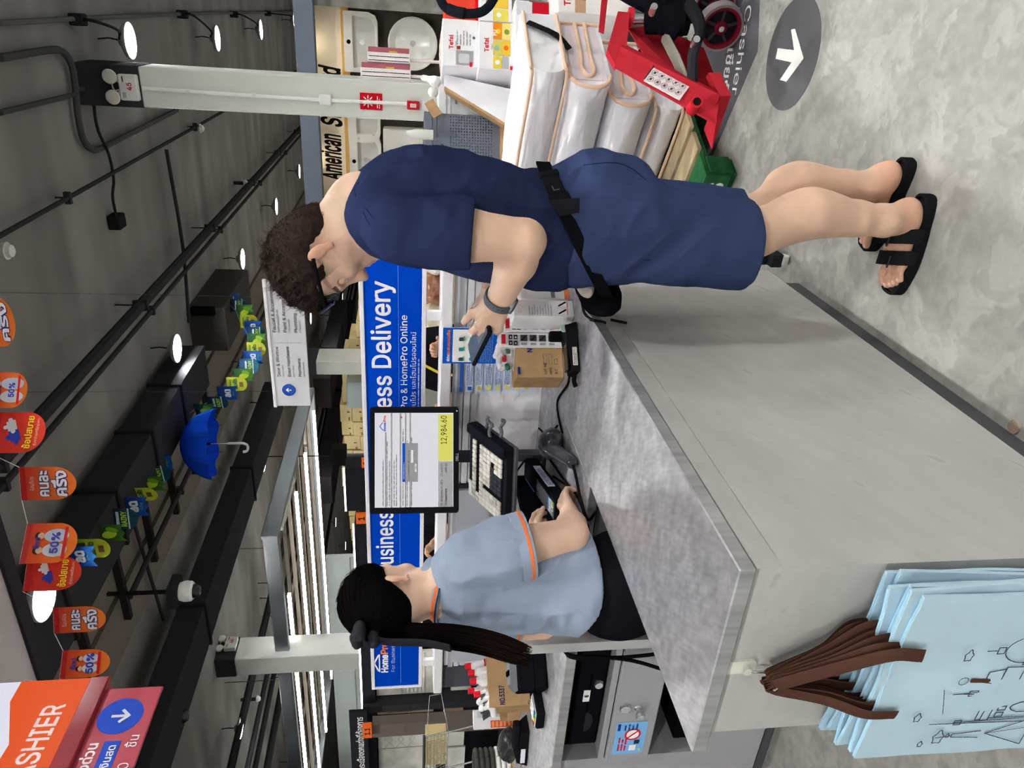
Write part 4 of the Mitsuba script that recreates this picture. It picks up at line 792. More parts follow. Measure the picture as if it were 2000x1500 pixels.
# ---------------------------------------------------------------- on the second till
t, fr, w, h = stand('leaflet_box', 'white leaflet box with an orange panel at the left edge of the second till', 'box', (1012, 1420), (1010, 1382), 925, .05, col=(236, 236, 240)); P = Print(fr); P.rect(w * .05, h * .05, w * .42, h * .62, (222, 96, 40))
for k in range(6): P.rect(w * .1, h * (.09 + .09 * k), w * .37, h * (.14 + .09 * k), (240, 170, 130))
for k in range(4): P.rect(w * .6, h * (.42 + .13 * k), w * .92, h * (.53 + .13 * k), (206, 206, 212))
P.lines(w * .6, h * .36, w * .95, 7, h * .045, h * .015, (160, 160, 170), 4); P.to(t, 'print')
t, fr, w, h = stand('cardboard_box', 'brown cardboard box printed NO.5337 behind the second till printer', 'box', (1046, 1376), (1037, 1275), 953, .16, m='cardboard'); fb5 = fr, w, h; P = Print(fr); P.text('NO.5337', .006, h * .66, .020, (34, 38, 74), bold=2, w=w * .36); P.add(sbox(.004, .01, .016, .03).difference(sbox(.006, .012, .014, .028)), (50, 50, 60)); P.to(t, 'lettering')
lipz = fr.p(0, h, 0)[2]
for k, (x, dz, dd, ln_) in enumerate([(.72, .02, -.05, 0), (.90, .03, -.09, 0), (.55, .015, -.04, 0), (.42, .02, -.10, 0), (.30, .0, -.05, 1), (.16, -.015, -.06, 1)]):
    o = fr.p(w * x, h + dz - .02, dd)
    t = thing('scrub_bottle', ['white bottle with a red cap standing second in the carton marked NO.5337', 'white bottle with a red cap at the right end of the carton', 'white bottle with a red label in the middle of the carton', 'white bottle with a red cap behind the brushes', 'white bottle leaning next to the grey brush', 'white bottle with a red cap above the brush'][k], 'bottle', 'white and red bottles in the carton')
    part(t, 'body', lathe([(0, -.08), (.024, -.08), (.025, 0), (.022, .03), (.013, .042), (.013, .05), (0, .05)], 20, o), 'gloss', (238, 238, 240)); part(t, 'label', lathe([(.0254, -.05), (.0256, -.05), (.0256, -.005), (.0254, -.005)], 20, o), 'satin', (196, 20, 40)); part(t, 'cap', lathe([(0, .075), (.012, .075), (.014, .05), (0, .05)], 16, o), 'gloss', (206, 16, 36))
for k, (x, dz) in enumerate([(.22, -.004), (.10, -.012)]):
    t = thing('scrub_brush', ['white and grey scrubbing brush at the front of the carton', 'white and grey scrubbing brush at the left front corner of the carton'][k], 'brush'); o = fr.p(w * x, h + dz, -.02)
    F = Field(); F.cone(o, o + RGT * -.02 + UPZ * .04, .018, .014, .01); F.cone(o, o - RGT * .05 - UPZ * .01, .017, .013, .01); part(t, 'handle', F.mesh(.004), 'gloss', (232, 232, 234), True)
    part(t, 'bristles', [cyl(o + RGT * (-.05 + .008 * i) + UPZ * .006, o + RGT * (-.062 + .008 * i) + UPZ * .036 - FH * .012 * (j - 1), .0028, 5) for i in range(9) for j in range(3)], 'matte', (78, 78, 82), kind='stuff')
t = thing('pin_pad', 'small black pin pad with coloured keys beside the second till printer', 'card reader'); A_, B_ = onz(1062, 1424, CT), onz(1058, 1398, CT); fr = Fr((A_[0], A_[1], CT), (1, 0, 0), UPZ * .9 + np.array([0, .44, 0])); L = .085
part(t, 'case', box(A_[0], A_[0] + .085, A_[1], A_[1] + .16, CT, CT + .032, .005), 'satin', (20, 21, 24), smooth=False); part(t, 'keys_plate', box(A_[0] + .006, A_[0] + .079, A_[1] + .006, A_[1] + .10, CT + .032, CT + .036, .001), 'satin', (196, 198, 204), smooth=False)
for i in range(4):
    for j in range(4): part(t, 'key', box(A_[0] + .010 + i * .018, A_[0] + .023 + i * .018, A_[1] + .012 + j * .022, A_[1] + .028 + j * .022, CT + .036, CT + .041, .002), 'satin', [(206, 60, 50), (226, 200, 60), (70, 160, 80), (60, 110, 190)][i] if j == 0 else (226, 226, 228), smooth=False)
t = thing('payment_terminal', 'black payment terminal with a white label on the second till, at the picture edge', 'card reader'); q = onz(1030, 1470, CT); fr = Fr((q[0] - .06, q[1] - .02, CT), (1, .1, 0), UPZ)
part(t, 'case', fr.put(hullmesh([(0, 0, -.09), (0, 0, 0), (.20, 0, -.09), (.20, 0, 0), (.01, .05, -.08), (.01, .045, -.01), (.18, .03, -.08), (.18, .03, -.01)])), 'satin', (20, 20, 24), smooth=False); part(t, 'handset', fr.put(box(.06, .19, .03, .062, -.08, -.03, .008)), 'satin', (26, 26, 30), smooth=False); part(t, 'label', fr.put(box(.02, .10, .012, .032, .0, .002)), 'matte', (216, 220, 230), smooth=False)
cable('till_cable', 'thick black cable running down the front of the second till', [(-1.80, 2.0, CT + .01), (-1.83, 1.80, CT + .008), (-1.835, 1.68, CT + .004), (-1.84, 1.648, CT - .02), (-1.845, 1.645, .78), (-1.84, 1.640, .66), (-1.80, 1.62, .50)], .006)
cable('till_cable', 'second black cable parting from the first below the cash drawer', [(-1.80, 2.0, CT + .016), (-1.82, 1.80, CT + .016), (-1.822, 1.67, CT + .010), (-1.828, 1.643, CT - .02), (-1.835, 1.640, .78), (-1.86, 1.636, .66), (-1.92, 1.62, .50)], .006)
cable('till_cable', 'bunch of grey cables under the big receipt printer', [(-1.79, 2.1, CT + .004), (-1.76, 1.95, CT + .004), (-1.80, 1.78, CT + .004), (-1.815, 1.69, CT + .004)], .005, (120, 122, 128))
# coils, tray and bag at the far left of the till
t = thing('hose_coil_stack', 'stack of white and grey hose coils at the left edge', 'coils'); q = onz(985, 1462, CT + .02) - [0, .32, 0]
for k in range(7): part(t, 'coil', Fr((q[0], q[1] + .2, CT + .02 + .026 * k), (1, 0, 0), (0, 1, 0)).put(tube([(.10 * math.cos(a), .10 * math.sin(a), 0) for a in np.linspace(0, 2 * math.pi, 33)], .012, 8, cap=False)), 'satin', (228, 230, 224) if k < 3 else (66, 66, 64), True)
part(t, 'card_tag', box(q[0] + .02, q[0] + .07, q[1] + .085, q[1] + .088, CT + .05, CT + .09), 'matte', (226, 230, 236), smooth=False); part(t, 'card_base', box(q[0] - .11, q[0] + .11, q[1] + .1, q[1] + .3, CT, CT + .008), 'cardboard', smooth=False)
t = thing('cardboard_tray', 'open cardboard tray of black brushes at the left edge of the second till', 'tray'); q = onz(1030, 1440, CT); x, y = q[0], q[1] + .18
for nm, m_ in (('base', box(x - .12, x + .14, y, y + .2, CT, CT + .006)), ('side', box(x - .12, x + .14, y, y + .006, CT, CT + .06)), ('side', box(x - .12, x + .14, y + .194, y + .2, CT, CT + .10)), ('side', box(x - .12, x - .114, y, y + .2, CT, CT + .09)), ('side', box(x + .134, x + .14, y, y + .2, CT, CT + .09))): part(t, nm, m_, 'cardboard', smooth=False)
for k in range(7): solo('black_brush', ['leftmost', 'second', 'third', 'middle', 'fifth', 'sixth', 'rightmost'][k] + ' of the black brushes in the cardboard tray', 'brush', tube([(x - .10 + .034 * k, y + .05, CT + .02), (x - .09 + .03 * k, y + .12, CT + .10), (x - .10 + .036 * k, y + .13, CT + .15)], .011, 8, sm=3), 'satin', (30, 31, 33), True, group='black brushes in the cardboard tray')
F = Field(); q2 = onz(1020, 1492, CT); F.ell((q2[0], q2[1] + .1, CT + .05), (.09, .06, .055), (1, 0, 0), (0, 1, 0)); F.fn(lambda p, d: d - nz(p, 30, 3) * .02); solo('black_plastic_bag', 'crumpled black plastic bag at the left edge of the second till', 'bag', F.mesh(.006), 'film', (34, 36, 38), True)
# printed cloud of bottles and brown shelf behind the slot of the banner
t = thing('goods_shelf', 'shelf with white wrapped goods seen in the gap under the blue banner', 'shelf'); a, b = ony(842, 690, 4.6), ony(842, 500, 4.6)
part(t, 'board', box(a[0], b[0] + .3, 4.4, 4.9, a[2] - .16, a[2] - .13), 'raw_wood', smooth=False); part(t, 'upright', box(a[0], a[0] + .04, 4.4, 4.44, 0, 1.3), 'satin', (210, 210, 206), smooth=False); part(t, 'upright', box(b[0] + .26, b[0] + .3, 4.4, 4.44, 0, 1.3), 'satin', (210, 210, 206), smooth=False); part(t, 'back', box(a[0], b[0] + .3, 4.88, 4.9, 0, 1.3), 'matte', (150, 120, 96), smooth=False)
for k in range(4):
    F = Field(); c_ = np.array([b[0] + .18 - .20 * k, 4.6, a[2] - .03]); F.ell(c_, (.10, .12, .10), (1, 0, 0), (0, 1, 0)); F.fn(lambda p, d: d - nz(p, 18, 3 + k) * .03); solo('wrapped_bundle', ['white wrapped bundle nearest the man in the gap under the banner', 'second white wrapped bundle in the gap under the banner', 'brown wrapped bundle in the gap under the banner', 'silver bundle in the gap under the banner'][k], 'bundle', F.mesh(.01), 'film', [(226, 226, 224), (232, 230, 226), (120, 76, 54), (190, 180, 160)][k], True)
# ---------------------------------------------------------------- goods at the right: pallet, mattresses, pallet truck, trolley of boxes
e1 = np.array([-.87, .49, 0]); e1 /= np.linalg.norm(e1); e2 = np.array([-e1[1], e1[0], 0]) * -1; e2 = np.array([.49, .87, 0]); e2 /= np.linalg.norm(e2)
PC = np.array([-.545, 3.045, 0])                      # near corner of the pallet
pf = Fr(PC, e1, e2); pf.z = UPZ          # a mirrored frame: x to the left, y to the back, z up
tp = thing('pallet', 'worn green wooden pallet with white stencilled letters under the mattresses', 'pallet')
for y in (.0, .46, .93): part(tp, 'skid_board', pf.put(box(0, 1.2, y, y + .10, 0, .018, .002)), 'green_paint', smooth=False)
for x in (0, .54, 1.08):
    for y in (.0, .46, .93): part(tp, 'block', pf.put(box(x, x + .12, y, y + .10, .018, .105, .003)), 'green_paint', smooth=False)
for x in (0, .54, 1.08): part(tp, 'stringer', pf.put(box(x, x + .12, 0, 1.03, .105, .125, .002)), 'green_paint', smooth=False)
for k in range(7): part(tp, 'deck_board', pf.put(box(-.005, 1.205, .0 + .152 * k, .118 + .152 * k, .125, .147, .003)), 'green_paint' if k in (0, 3) else 'raw_wood', smooth=False)
part(tp, 'edge_board', pf.put(box(-.012, 0, 0, .10, .02, .125, .002)), 'green_paint', smooth=False); part(tp, 'front_board', pf.put(box(.0, 1.2, -.018, 0, .03, .145, .002)), 'green_paint', smooth=False)
P = Print(Fr(pf.p(0, -.018, 0), e1 * 1.0, UPZ)); P = Print(Fr(pf.p(.36, -.018, 0), -e1, UPZ)); P.text('PAIRS', .0, .05, .066, (206, 216, 206), w=.32, bold=3); P.to(tp, 'stencil')
# folded mattress toppers in clear film
MF = Fr((-.333, 3.389, .147), e1, e2); MF.z = UPZ
def topper(z0, h, out, label, kind, seed, dx=0):
    t = thing('folded_mattress', label, 'mattress', 'white folded mattresses in plastic on the pallet'); L, Dp = .86, .46; MF = Fr((-.333, 3.389, .147) - e1 * dx, e1, e2); MF.z = UPZ
    # section across the fold: a round front, layers behind
    def sec(s_, hh, d0):
        a = np.linspace(-math.pi / 2, math.pi / 2, 13); front = np.c_[d0 + hh * .5 - hh * .5 * np.cos(a) * 1.0, z0 + hh * .5 + hh * .5 * np.sin(a)]
        back = np.array([[Dp, z0 + hh], [Dp, z0]]); return np.vstack([front, back])
    n = 26; rg = []
    for i in range(n):
        x = L * i / (n - 1); s_ = sec(x, h, -out); w = nz(np.c_[np.full(len(s_), x * 5), s_ * 6], 1.0, seed, 3)
        s2 = s_ + np.c_[w * .03, w * .02 * (s_[:, 1] > z0 + .02)]
        rg.append(MF.pts(np.c_[np.full(len(s2), x + .0), s2[:, 0], s2[:, 1]]))
    me = loft(rg, True); me = sub(me, .03); v = me.vertices; me.vertices = v + .006 * nz(v, 14, seed, 3)[:, None] * np.array([0, 0, 1]) - (nz(v, 9, seed + 2, 3)[:, None] * .012) * (-e2)
    part(t, 'wadding', me, 'film', (232, 234, 240), 40)
    peach = (232, 200, 176)
    def loop(inset, x, r=.009):
        s_ = sec(0, h - 2 * inset, -out + inset); s_[:, 1] += inset; p = MF.pts(np.c_[np.full(len(s_), x), s_[:, 0], s_[:, 1]]); return tube(p, r, 8)
    if kind == 'fold':
        part(t, 'piping', loop(.004, -.006), 'satin', peach, True)
        part(t, 'piping', tube(MF.pts(np.array([(-.008, Dp, z0 + h * .60), (-.008, .20, z0 + h * .62), (-.010, .10, z0 + h * .66), (-.008, .05, z0 + h * .52), (-.010, .10, z0 + h * .38), (-.008, .20, z0 + h * .40), (-.008, Dp, z0 + h * .36)])), .010, 8, sm=6), 'satin', peach, True)
        part(t, 'end_face', MF.put(deform(sub(box(-.004, .0, .03, Dp - .02, z0 + .02, z0 + h - .02), .05), lambda v: v + .004 * nz(v, 20, seed)[:, None])), 'film', (216, 206, 214), smooth=False)
    else:
        for zz in (z0 + .012, z0 + h - .012): part(t, 'piping', tube(MF.pts(np.array([(-.006, Dp, zz), (-.006, .06, zz + .004), (0, -out + .02, zz), (.08, -out, zz - .004), (.5, -out - .006, zz + .004), (L, -out, zz)])), .008, 8, sm=6), 'satin', peach, True)
    return t
topper(.0, .152, .0, 'folded white mattress at the bottom of the pallet stack', 'slab', 3)
topper(.156, .206, .03, 'folded white mattress second from the bottom, beside the red plate', 'fold', 5, .02)
topper(.366, .196, .03, 'folded white mattress second from the top with a wavy peach edge', 'fold', 7, .10)
topper(.566, .178, -.02, 'folded white mattress on top of the pallet stack', 'slab', 9, .14)
zt = part(numbered('x') and 'folded_mattress_003', 'zip_strap', tube(MF.pts(np.array([(-.155, .36, .72), (-.152, .28, .60), (-.125, .22, .54)])), (.020, .004), 8, sm=5, up=MF.p(0, 1, 0) - MF.o), 'satin', (30, 30, 36), 40)
# pallet truck
def D(x, y, t): return dep(x, y, t)
tj = thing('pallet_truck', 'red hand pallet truck with black wheels parked in front of the pallet', 'pallet truck'); red = lambda v: lin((172, 42, 54)) * (1 + .25 * nz(v, 20, 4)[:, None])
def slab(px, t0, th, m='satin', col=None, nm='plate', dt=None):
    """A plate whose visible face has these corners; th thick, away from the viewer."""
    pts = np.array([D(x, y, t0 if dt is None else dt[i]) for i, (x, y) in enumerate(px)]); n = np.cross(pts[1] - pts[0], pts[2] - pts[0]); n /= np.linalg.norm(n); n = n if n @ FWD > 0 else -n
    return part(tj, nm, hullmesh(np.vstack([pts, pts + n * th])), m, red if col is None else col, smooth=False)
slab([(1213, 91), (1200, 128), (1397, 240), (1407, 186)], 2.70, .012, nm='side_plate', dt=[2.72, 2.70, 2.62, 2.62])
slab([(1186, 96), (1207, 22), (1230, 24), (1224, 92), (1203, 128)], 2.72, .05, nm='head_block')
slab([(1213, 91), (1407, 186), (1405, 180), (1216, 84)], 2.71, .05, nm='top_flange', dt=[2.70, 2.60, 2.64, 2.74])
slab([(1384, 142), (1406, 141), (1428, 186), (1407, 188)], 2.62, .04, nm='fork_heel'); slab([(1407, 188), (1428, 186), (1390, 292), (1378, 262)], 2.62, .03, nm='fork', dt=[2.61, 2.61, 2.80, 2.80])
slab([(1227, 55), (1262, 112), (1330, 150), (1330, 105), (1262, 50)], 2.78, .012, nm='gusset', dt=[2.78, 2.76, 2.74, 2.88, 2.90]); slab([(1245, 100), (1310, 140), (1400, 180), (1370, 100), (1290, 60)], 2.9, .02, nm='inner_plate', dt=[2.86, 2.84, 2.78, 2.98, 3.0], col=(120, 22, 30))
slab([(1175, 0), (1187, -2), (1180, 62), (1170, 58)], 2.95, .02, nm='back_post')
fr = Fr(D(1276, 128, 2.665), D(1340, 166, 2.63) - D(1276, 128, 2.665), D(1262, 128, 2.672) - D(1258, 158, 2.655)); sw = np.linalg.norm(D(1338, 165, 2.63) - D(1258, 128, 2.67)); q0 = D(1257, 158, 2.66); fr = Fr(q0, D(1327, 196, 2.63) - q0, D(1262, 128, 2.675) - q0)
ws, hs_ = np.linalg.norm(D(1327, 196, 2.63) - q0), np.linalg.norm(D(1262, 128, 2.675) - q0)
st = part(tj, 'warning_sticker', fr.put(box(0, ws, 0, hs_, -.002, .002)), 'satin', (226, 222, 224), smooth=False); P = Print(fr.at(0, 0, .002))
for i in range(5):
    for j in range(2):
        c_ = (ws * (.12 + .19 * i), hs_ * (.28 + .45 * j)); P.add(affinity.translate(Point(0, 0).buffer(.012).difference(Point(0, 0).buffer(.0105)), *c_), (160, 90, 100)); P.add(affinity.translate(affinity.rotate(sbox(-.011, -.0008, .011, .0008), 45), *c_), (160, 90, 100)); P.add(affinity.translate(rrect(.008, .010, .002), *c_), (70, 70, 76))
P.rect(ws * .0, 0, ws * .03, hs_, (40, 40, 44)); P.to(st, 'pictograms')
q = D(1355, 208, 2.60); ax = -(FWD); part(tj, 'boss', cyl(q - ax * .03, q + ax * .045, .022, 20), 'satin', (186, 40, 52)); part(tj, 'boss_hole', cyl(q + ax * .0455, q + ax * .047, .014, 18), 'matte', (24, 24, 22))
# hydraulic pump, piston, links
pc = D(1310, 35, 2.72); part(tj, 'pump_body', [cyl(D(1265, 32, 2.75), D(1345, 34, 2.70), .062, 20), cyl(D(1278, 20, 2.72), D(1330, 58, 2.72), .05, 16), box(pc[0] - .06, pc[0] + .10, pc[1] - .03, pc[1] + .12, pc[2] - .06, pc[2] + .05, .01)], 'satin', (16, 16, 19))
part(tj, 'piston', cyl(D(1232, 36, 2.76), D(1272, 36, 2.75), .020, 20), 'chrome'); part(tj, 'collar', cyl(D(1226, 34, 2.76), D(1236, 35, 2.76), .036, 18), 'satin', (190, 42, 54))
part(tj, 'lever_link', tube([D(1298, 72, 2.74), D(1322, 118, 2.70), D(1338, 158, 2.68)], (.028, .012), 8), 'satin', (134, 132, 124)); part(tj, 'push_arm', tube([D(1362, 76, 2.60), D(1353, 110, 2.62), D(1352, 160, 2.66)], (.026, .02), 8), 'satin', (44, 45, 50)); part(tj, 'rocker', tube([D(1345, 8, 2.64), D(1362, 35, 2.60), D(1368, 62, 2.58), D(1361, 78, 2.60)], (.028, .018), 8, sm=4), 'satin', (28, 29, 32))
for a, b in ((1361, 76), (1278, 12)): q = D(a, b, 2.55); part(tj, 'pin', cyl(q, q + FWD * .05, .0125, 16), 'chrome')
part(tj, 'drawbar', tube([D(1180, -40, 2.9), D(1240, -6, 2.82), D(1275, 12, 2.74)], .035, 12), 'satin', (14, 15, 22))
def wheel(c, ax, r, w, label=None):
    ax = ax / np.linalg.norm(ax); fr = Fr(c, np.cross(UPZ, ax), UPZ); fr.z = ax; fr.x = np.cross(fr.y, fr.z); fr.x /= np.linalg.norm(fr.x); fr.y = np.cross(fr.z, fr.x)
    t = part(tj, 'wheel', fr.put(lathe([(r * .80, -w / 2), (r * .97, -w / 2), (r, -w * .4), (r, w * .4), (r * .97, w / 2), (r * .80, w / 2)] + [(r * .80, -w / 2)], 40)), 'satin', (126, 116, 120), 40)
    part(t, 'rim', fr.put(lathe([(r * .72, -w * .4), (r * .82, -w * .52), (r * .86, -w * .52), (r * .86, w * .52), (r * .82, w * .52), (r * .72, w * .4), (r * .72, -w * .4)], 36)), 'satin', (104, 20, 34), 40); part(t, 'disc', fr.put(lathe([(0, -w * .1), (r * .74, -w * .1), (r * .74, w * .1), (0, w * .1)], 30)), 'satin', (30, 28, 34))
    for k in range(5): a = k * 2 * math.pi / 5; part(t, 'spoke', fr.put(trimesh.creation.box((r * .52, .012, w * .5)).apply_translation((r * .46, 0, 0)).apply_transform(trimesh.transformations.rotation_matrix(a, (0, 0, 1)))), 'satin', (58, 50, 56), smooth=False)
    part(t, 'hub', fr.put(lathe([(0, w * .5), (r * .24, w * .5), (r * .28, w * .4), (r * .28, -w * .4), (0, -w * .4)], 24)), 'satin', (96, 22, 34)); part(t, 'axle', fr.put(cyl((0, 0, w * .45), (0, 0, w * .58), r * .12, 16)), 'chrome')
wa_ = np.array([-.35, -.94, 0]); wc = onz(1452, 55, 0) * [1, 1, 0] + [0, .02, .098]; wheel(wc, wa_, .098, .052); wheel(wc - wa_ * .13 + [.03, 0, 0], wa_, .098, .052); part(tj, 'axle_bar', cyl(wc, wc - wa_ * .13 + [.03, 0, 0], .014, 12), 'satin', (40, 40, 44)); part(tj, 'fork_carrier', tube([wc - wa_ * .065 + [.01, 0, .0], wc - wa_ * .065 + [.01, .02, .12], D(1330, 40, 2.74)], .03, 10), 'satin', (22, 22, 26))
hp = [D(a, b, 2.95) for a, b in [(842, -45), (857, -8), (872, 16), (905, 26), (935, 25), (955, 12), (975, -20), (1000, -45)]]; part(tj, 'handle_loop', tube(hp, .018, 12, sm=5), 'satin', (24, 28, 34), True); part(tj, 'handle_grip', tube([D(874, 17, 2.945), D(890, 23, 2.945), D(908, 26.5, 2.945)], .021, 12, sm=4), 'satin', (30, 34, 40), True); part(tj, 'handle_shaft', tube([D(960, -60, 2.95), D(1180, -40, 2.9)], .02, 10), 'satin', (24, 26, 30))
# floor signs
t = thing('floor_arrow', 'dark round floor sticker with a white arrow', 'floor sticker'); cen = np.array([.0, 2.80, 0]); cA, cB = onz(1548, 2, 0), onz(1545, 210, 0); cen = (cA + cB) / 2; cR = np.linalg.norm(cA - cB) / 2; fr = Fr(cen, RGT, FH)
part(t, 'disc', fr.put(extrude(Point(0, 0).buffer(cR, quad_segs=24), .0015)), 'satin', (86, 86, 90), smooth=False); P = Print(fr.at(0, 0, .0015))
ar = [onz(*p, 0) for p in [(1554, 56), (1571, 114), (1537, 160), (1524, 156), (1547, 122), (1516, 115), (1520, 94), (1552, 98), (1546, 58)]]; P.add(Polygon([((p - cen) @ fr.x, (p - cen) @ fr.y) for p in ar]), (240, 240, 240)); P.to(t, 'arrow')
t = thing('floor_sticker', 'dark grey floor sticker lettered Cashier in white beside the pallet truck wheels', 'floor sticker'); pg = [onz(*p, 0) for p in [(1500, -40), (1484, 0), (1480, 100), (1428, 220), (1385, 320), (1330, 300), (1360, 60), (1400, -40)]]; o = onz(1432, 182, 0); fr = Fr(o, onz(1462, 0, 0) - o, np.cross(UPZ, onz(1462, 0, 0) - o))
part(t, 'sheet', fr.put(extrude(Polygon([((p - o) @ fr.x, (p - o) @ fr.y) for p in pg]), .0012)), 'satin', (84, 84, 90), smooth=False); P = Print(fr.at(0, 0, .0012))
g = text_poly('Cashier', .06); g = affinity.rotate(g, 180, origin=(0, 0)); wdt = np.linalg.norm(onz(1462, 8, 0) - o); g = affinity.scale(g, wdt / width(g), 1, origin=(0, 0)); P.add(affinity.translate(g, wdt, 0.012), (238, 238, 240))
g = affinity.rotate(text_poly('แคชเชียร์', .075, True, bold=1), 180, origin=(0, 0)); P.add(affinity.translate(affinity.scale(g, wdt * .95 / width(g), 1, origin=(0, 0)), wdt, .13), (226, 226, 230)); P.to(t, 'lettering')
q = onz(1981, 834, 0); solo('floor_socket', 'small brown round lid set in the floor beside the counter base', 'floor socket', lathe([(0, .004), (.016, .004), (.018, 0), (0, 0)], 24, q), 'satin', (146, 130, 116))
# steel bumper frame at the end of the counter, behind his legs
t = thing('bumper_frame', 'black steel gate frame with a white roller standing behind the man\'s legs', 'frame'); q = onz(1540, 505, 0)
part(t, 'leg', box(q[0] - .03, q[0] + .02, q[1] + .01, q[1] + .05, .03, .40, .004), 'satin', (30, 33, 38), smooth=False); part(t, 'foot_bar', box(q[0] - .03, q[0] + .02, q[1] - .02, q[1] + .36, .03, .075, .004), 'satin', (40, 43, 48), smooth=False); part(t, 'side_sheet', box(q[0] + .0, q[0] + .006, q[1] + .05, q[1] + .30, .06, .40), 'satin', (96, 98, 102), smooth=False)
part(t, 'roller', cyl((q[0] - .02, q[1], .022), (q[0] + .012, q[1], .022), .022, 20), 'satin', (206, 206, 204)); part(t, 'roller', cyl((q[0] - .02, q[1] + .34, .022), (q[0] + .012, q[1] + .34, .022), .022, 20), 'satin', (206, 206, 204)); part(t, 'bolt', cyl((q[0] + .006, q[1] + .09, .10), (q[0] + .012, q[1] + .09, .10), .008, 10), 'chrome')

# trolley of boxed goods behind the mattresses
TT = 4.25
tt_ = thing('platform_trolley', 'low trolley carrying boxed kitchen goods behind the mattresses', 'trolley'); a, b = dep(1010, 330, 4.3), dep(1010, -60, 4.3); fr = Fr((a[0], a[1], 0), RGT, FH); wT = np.linalg.norm((b - a)[:2])
part(tt_, 'deck', fr.put(box(0, wT, -.05, .60, .16, .20, .004)), 'satin', (120, 122, 126), smooth=False)
for x in (.08, wT - .08):
    for y in (.05, .5): part(tt_, 'castor', fr.put(cyl((x, y - .018, .06), (x, y + .018, .06), .06, 18)), 'satin', (40, 40, 42)); part(tt_, 'fork_plate', fr.put(box(x - .02, x + .02, y - .025, y + .025, .08, .16)), 'satin', (100, 100, 104), smooth=False)
def pbox(name, label, y0, y1, x0, x1, t, depth, m='satin', col=(232, 232, 236), group=None, cat_='box', zb=None):
    """A box facing the viewer at distance t, seen between these rows and columns."""
    a = dep(x1, y1, t); fr = Fr((a[0], a[1], a[2]), RGT, UPZ); w = np.linalg.norm(dep(x1, y0, t) - a); h = zat(a, x0) - a[2]; t_ = thing(name, label, cat_, group); dn = 0 if zb is None else a[2] - zb
    part(t_, 'carton', fr.put(box(0, w, -dn, h, -depth, 0, .003)), m, col, smooth=False); return t_, fr, w, h
zdk = .20
t, fr, w, h = pbox('mixer_box', 'white appliance box with red lettering on top of the trolley, left one', 40, 132, 864, 934, 4.20, .26, group='white appliance boxes'); P = Print(fr)
P.text('Tefal', w * .36, h * .70, h * .11, (196, 30, 40), bold=2, w=w * .30); P.text('Easy', w * .42, h * .60, h * .05, (110, 110, 114)); P.rect(w * .03, h * .14, w * .34, h * .62, (156, 156, 160)); P.rect(w * .36, h * .50, w * .43, h * .60, (140, 50, 40)); P.add(affinity.translate(Point(0, 0).buffer(h * .04), w * .62, h * .12), (90, 96, 104)); P.add(affinity.translate(rrect(w * .2, h * .3, .01), w * .17, h * .40), (196, 198, 204)); P.lines(w * .45, h * .60, w * .78, 5, h * .09, h * .03, (150, 150, 156), 4); P.rect(w * .0, h * .17, w * .10, h * .24, (206, 30, 44)); P.to(t, 'print')
t, fr, w, h = pbox('mixer_box', 'white appliance box with yellow fruit pictures, under the left box on the trolley', 46, 138, 935, 1005, 4.18, .26, group='white appliance boxes'); P = Print(fr)
P.text('Tefal', w * .36, h * .72, h * .12, (196, 30, 40), bold=2, w=w * .30); P.text('Easy', w * .42, h * .61, h * .05, (110, 110, 114))
for k, (x, y, x2, y2, cc) in enumerate([(.02, .36, .28, .60, (224, 204, 70)), (.02, .16, .28, .35, (170, 172, 176)), (.30, .36, .62, .60, (206, 196, 90)), (.30, .12, .62, .35, (226, 190, 60)), (.64, .36, .99, .60, (226, 140, 40)), (.64, .12, .99, .35, (234, 214, 120))]): P.rect(w * x, h * y, w * x2, h * y2, cc)
for x, y, c_ in ((.15, .48, (236, 240, 236)), (.45, .50, (150, 180, 176)), (.46, .24, (222, 110, 40)), (.80, .46, (236, 196, 40)), (.8, .22, (120, 150, 60))): P.add(affinity.translate(Point(0, 0).buffer(h * .07), w * x, h * y), c_)
P.text('PU', w * .70, h * .50, h * .09, (250, 248, 240), bold=3); P.rect(0, h * .03, w * .08, h * .13, (206, 30, 44)); P.to(t, 'print')
t, fr, w, h = pbox('mixer_box', 'white appliance box with yellow pictures at the top picture edge', -40, 44, 938, 1000, 4.25, .26, group='white appliance boxes'); P = Print(fr); P.rect(w * .02, h * .12, w * .28, h * .60, (224, 210, 90)); P.rect(w * .30, h * .12, w * .6, h * .6, (232, 196, 70)); P.text('Tefal', w * .32, h * .72, h * .12, (196, 30, 40), bold=2); P.add(affinity.translate(Point(0, 0).buffer(h * .08), w * .15, h * .42), (236, 240, 236)); P.to(t, 'print')
t, fr, w, h = pbox('rice_cooker_box', 'wide box lettered Easy Rice Compact under the white appliance boxes', 2, 134, 1006, 1040, 4.12, .30, m='satin', col=(236, 236, 240), zb=zdk); P = Print(fr)
P.text('Tefal', w * .02, h * .50, h * .30, (196, 26, 38), bold=2, w=w * .24); P.text('Easy Rice Compact', w * .34, h * .50, h * .22, (70, 70, 76), w=w * .42); P.rect(0, -h * 2.2, w, h * .18, (104, 84, 84)); P.rect(w * .78, h * .02, w * .98, h * .9, (206, 206, 212)); P.rect(w * .6, -h * 1.5, w * .98, -.0, (176, 24, 40)); P.add(affinity.translate(Point(0, 0).buffer(h * .3), w * .3, -h * .4), (60, 84, 140)); P.to(t, 'print')
t, fr, w, h = pbox('kitchen_box', 'red topped kitchen box at the top picture edge behind the black handle', -30, 40, 868, 936, 4.35, .2, col=(214, 70, 54), zb=None); P = Print(fr); P.rect(0, 0, w, h * .12, (196, 24, 36)); P.to(t, 'print')
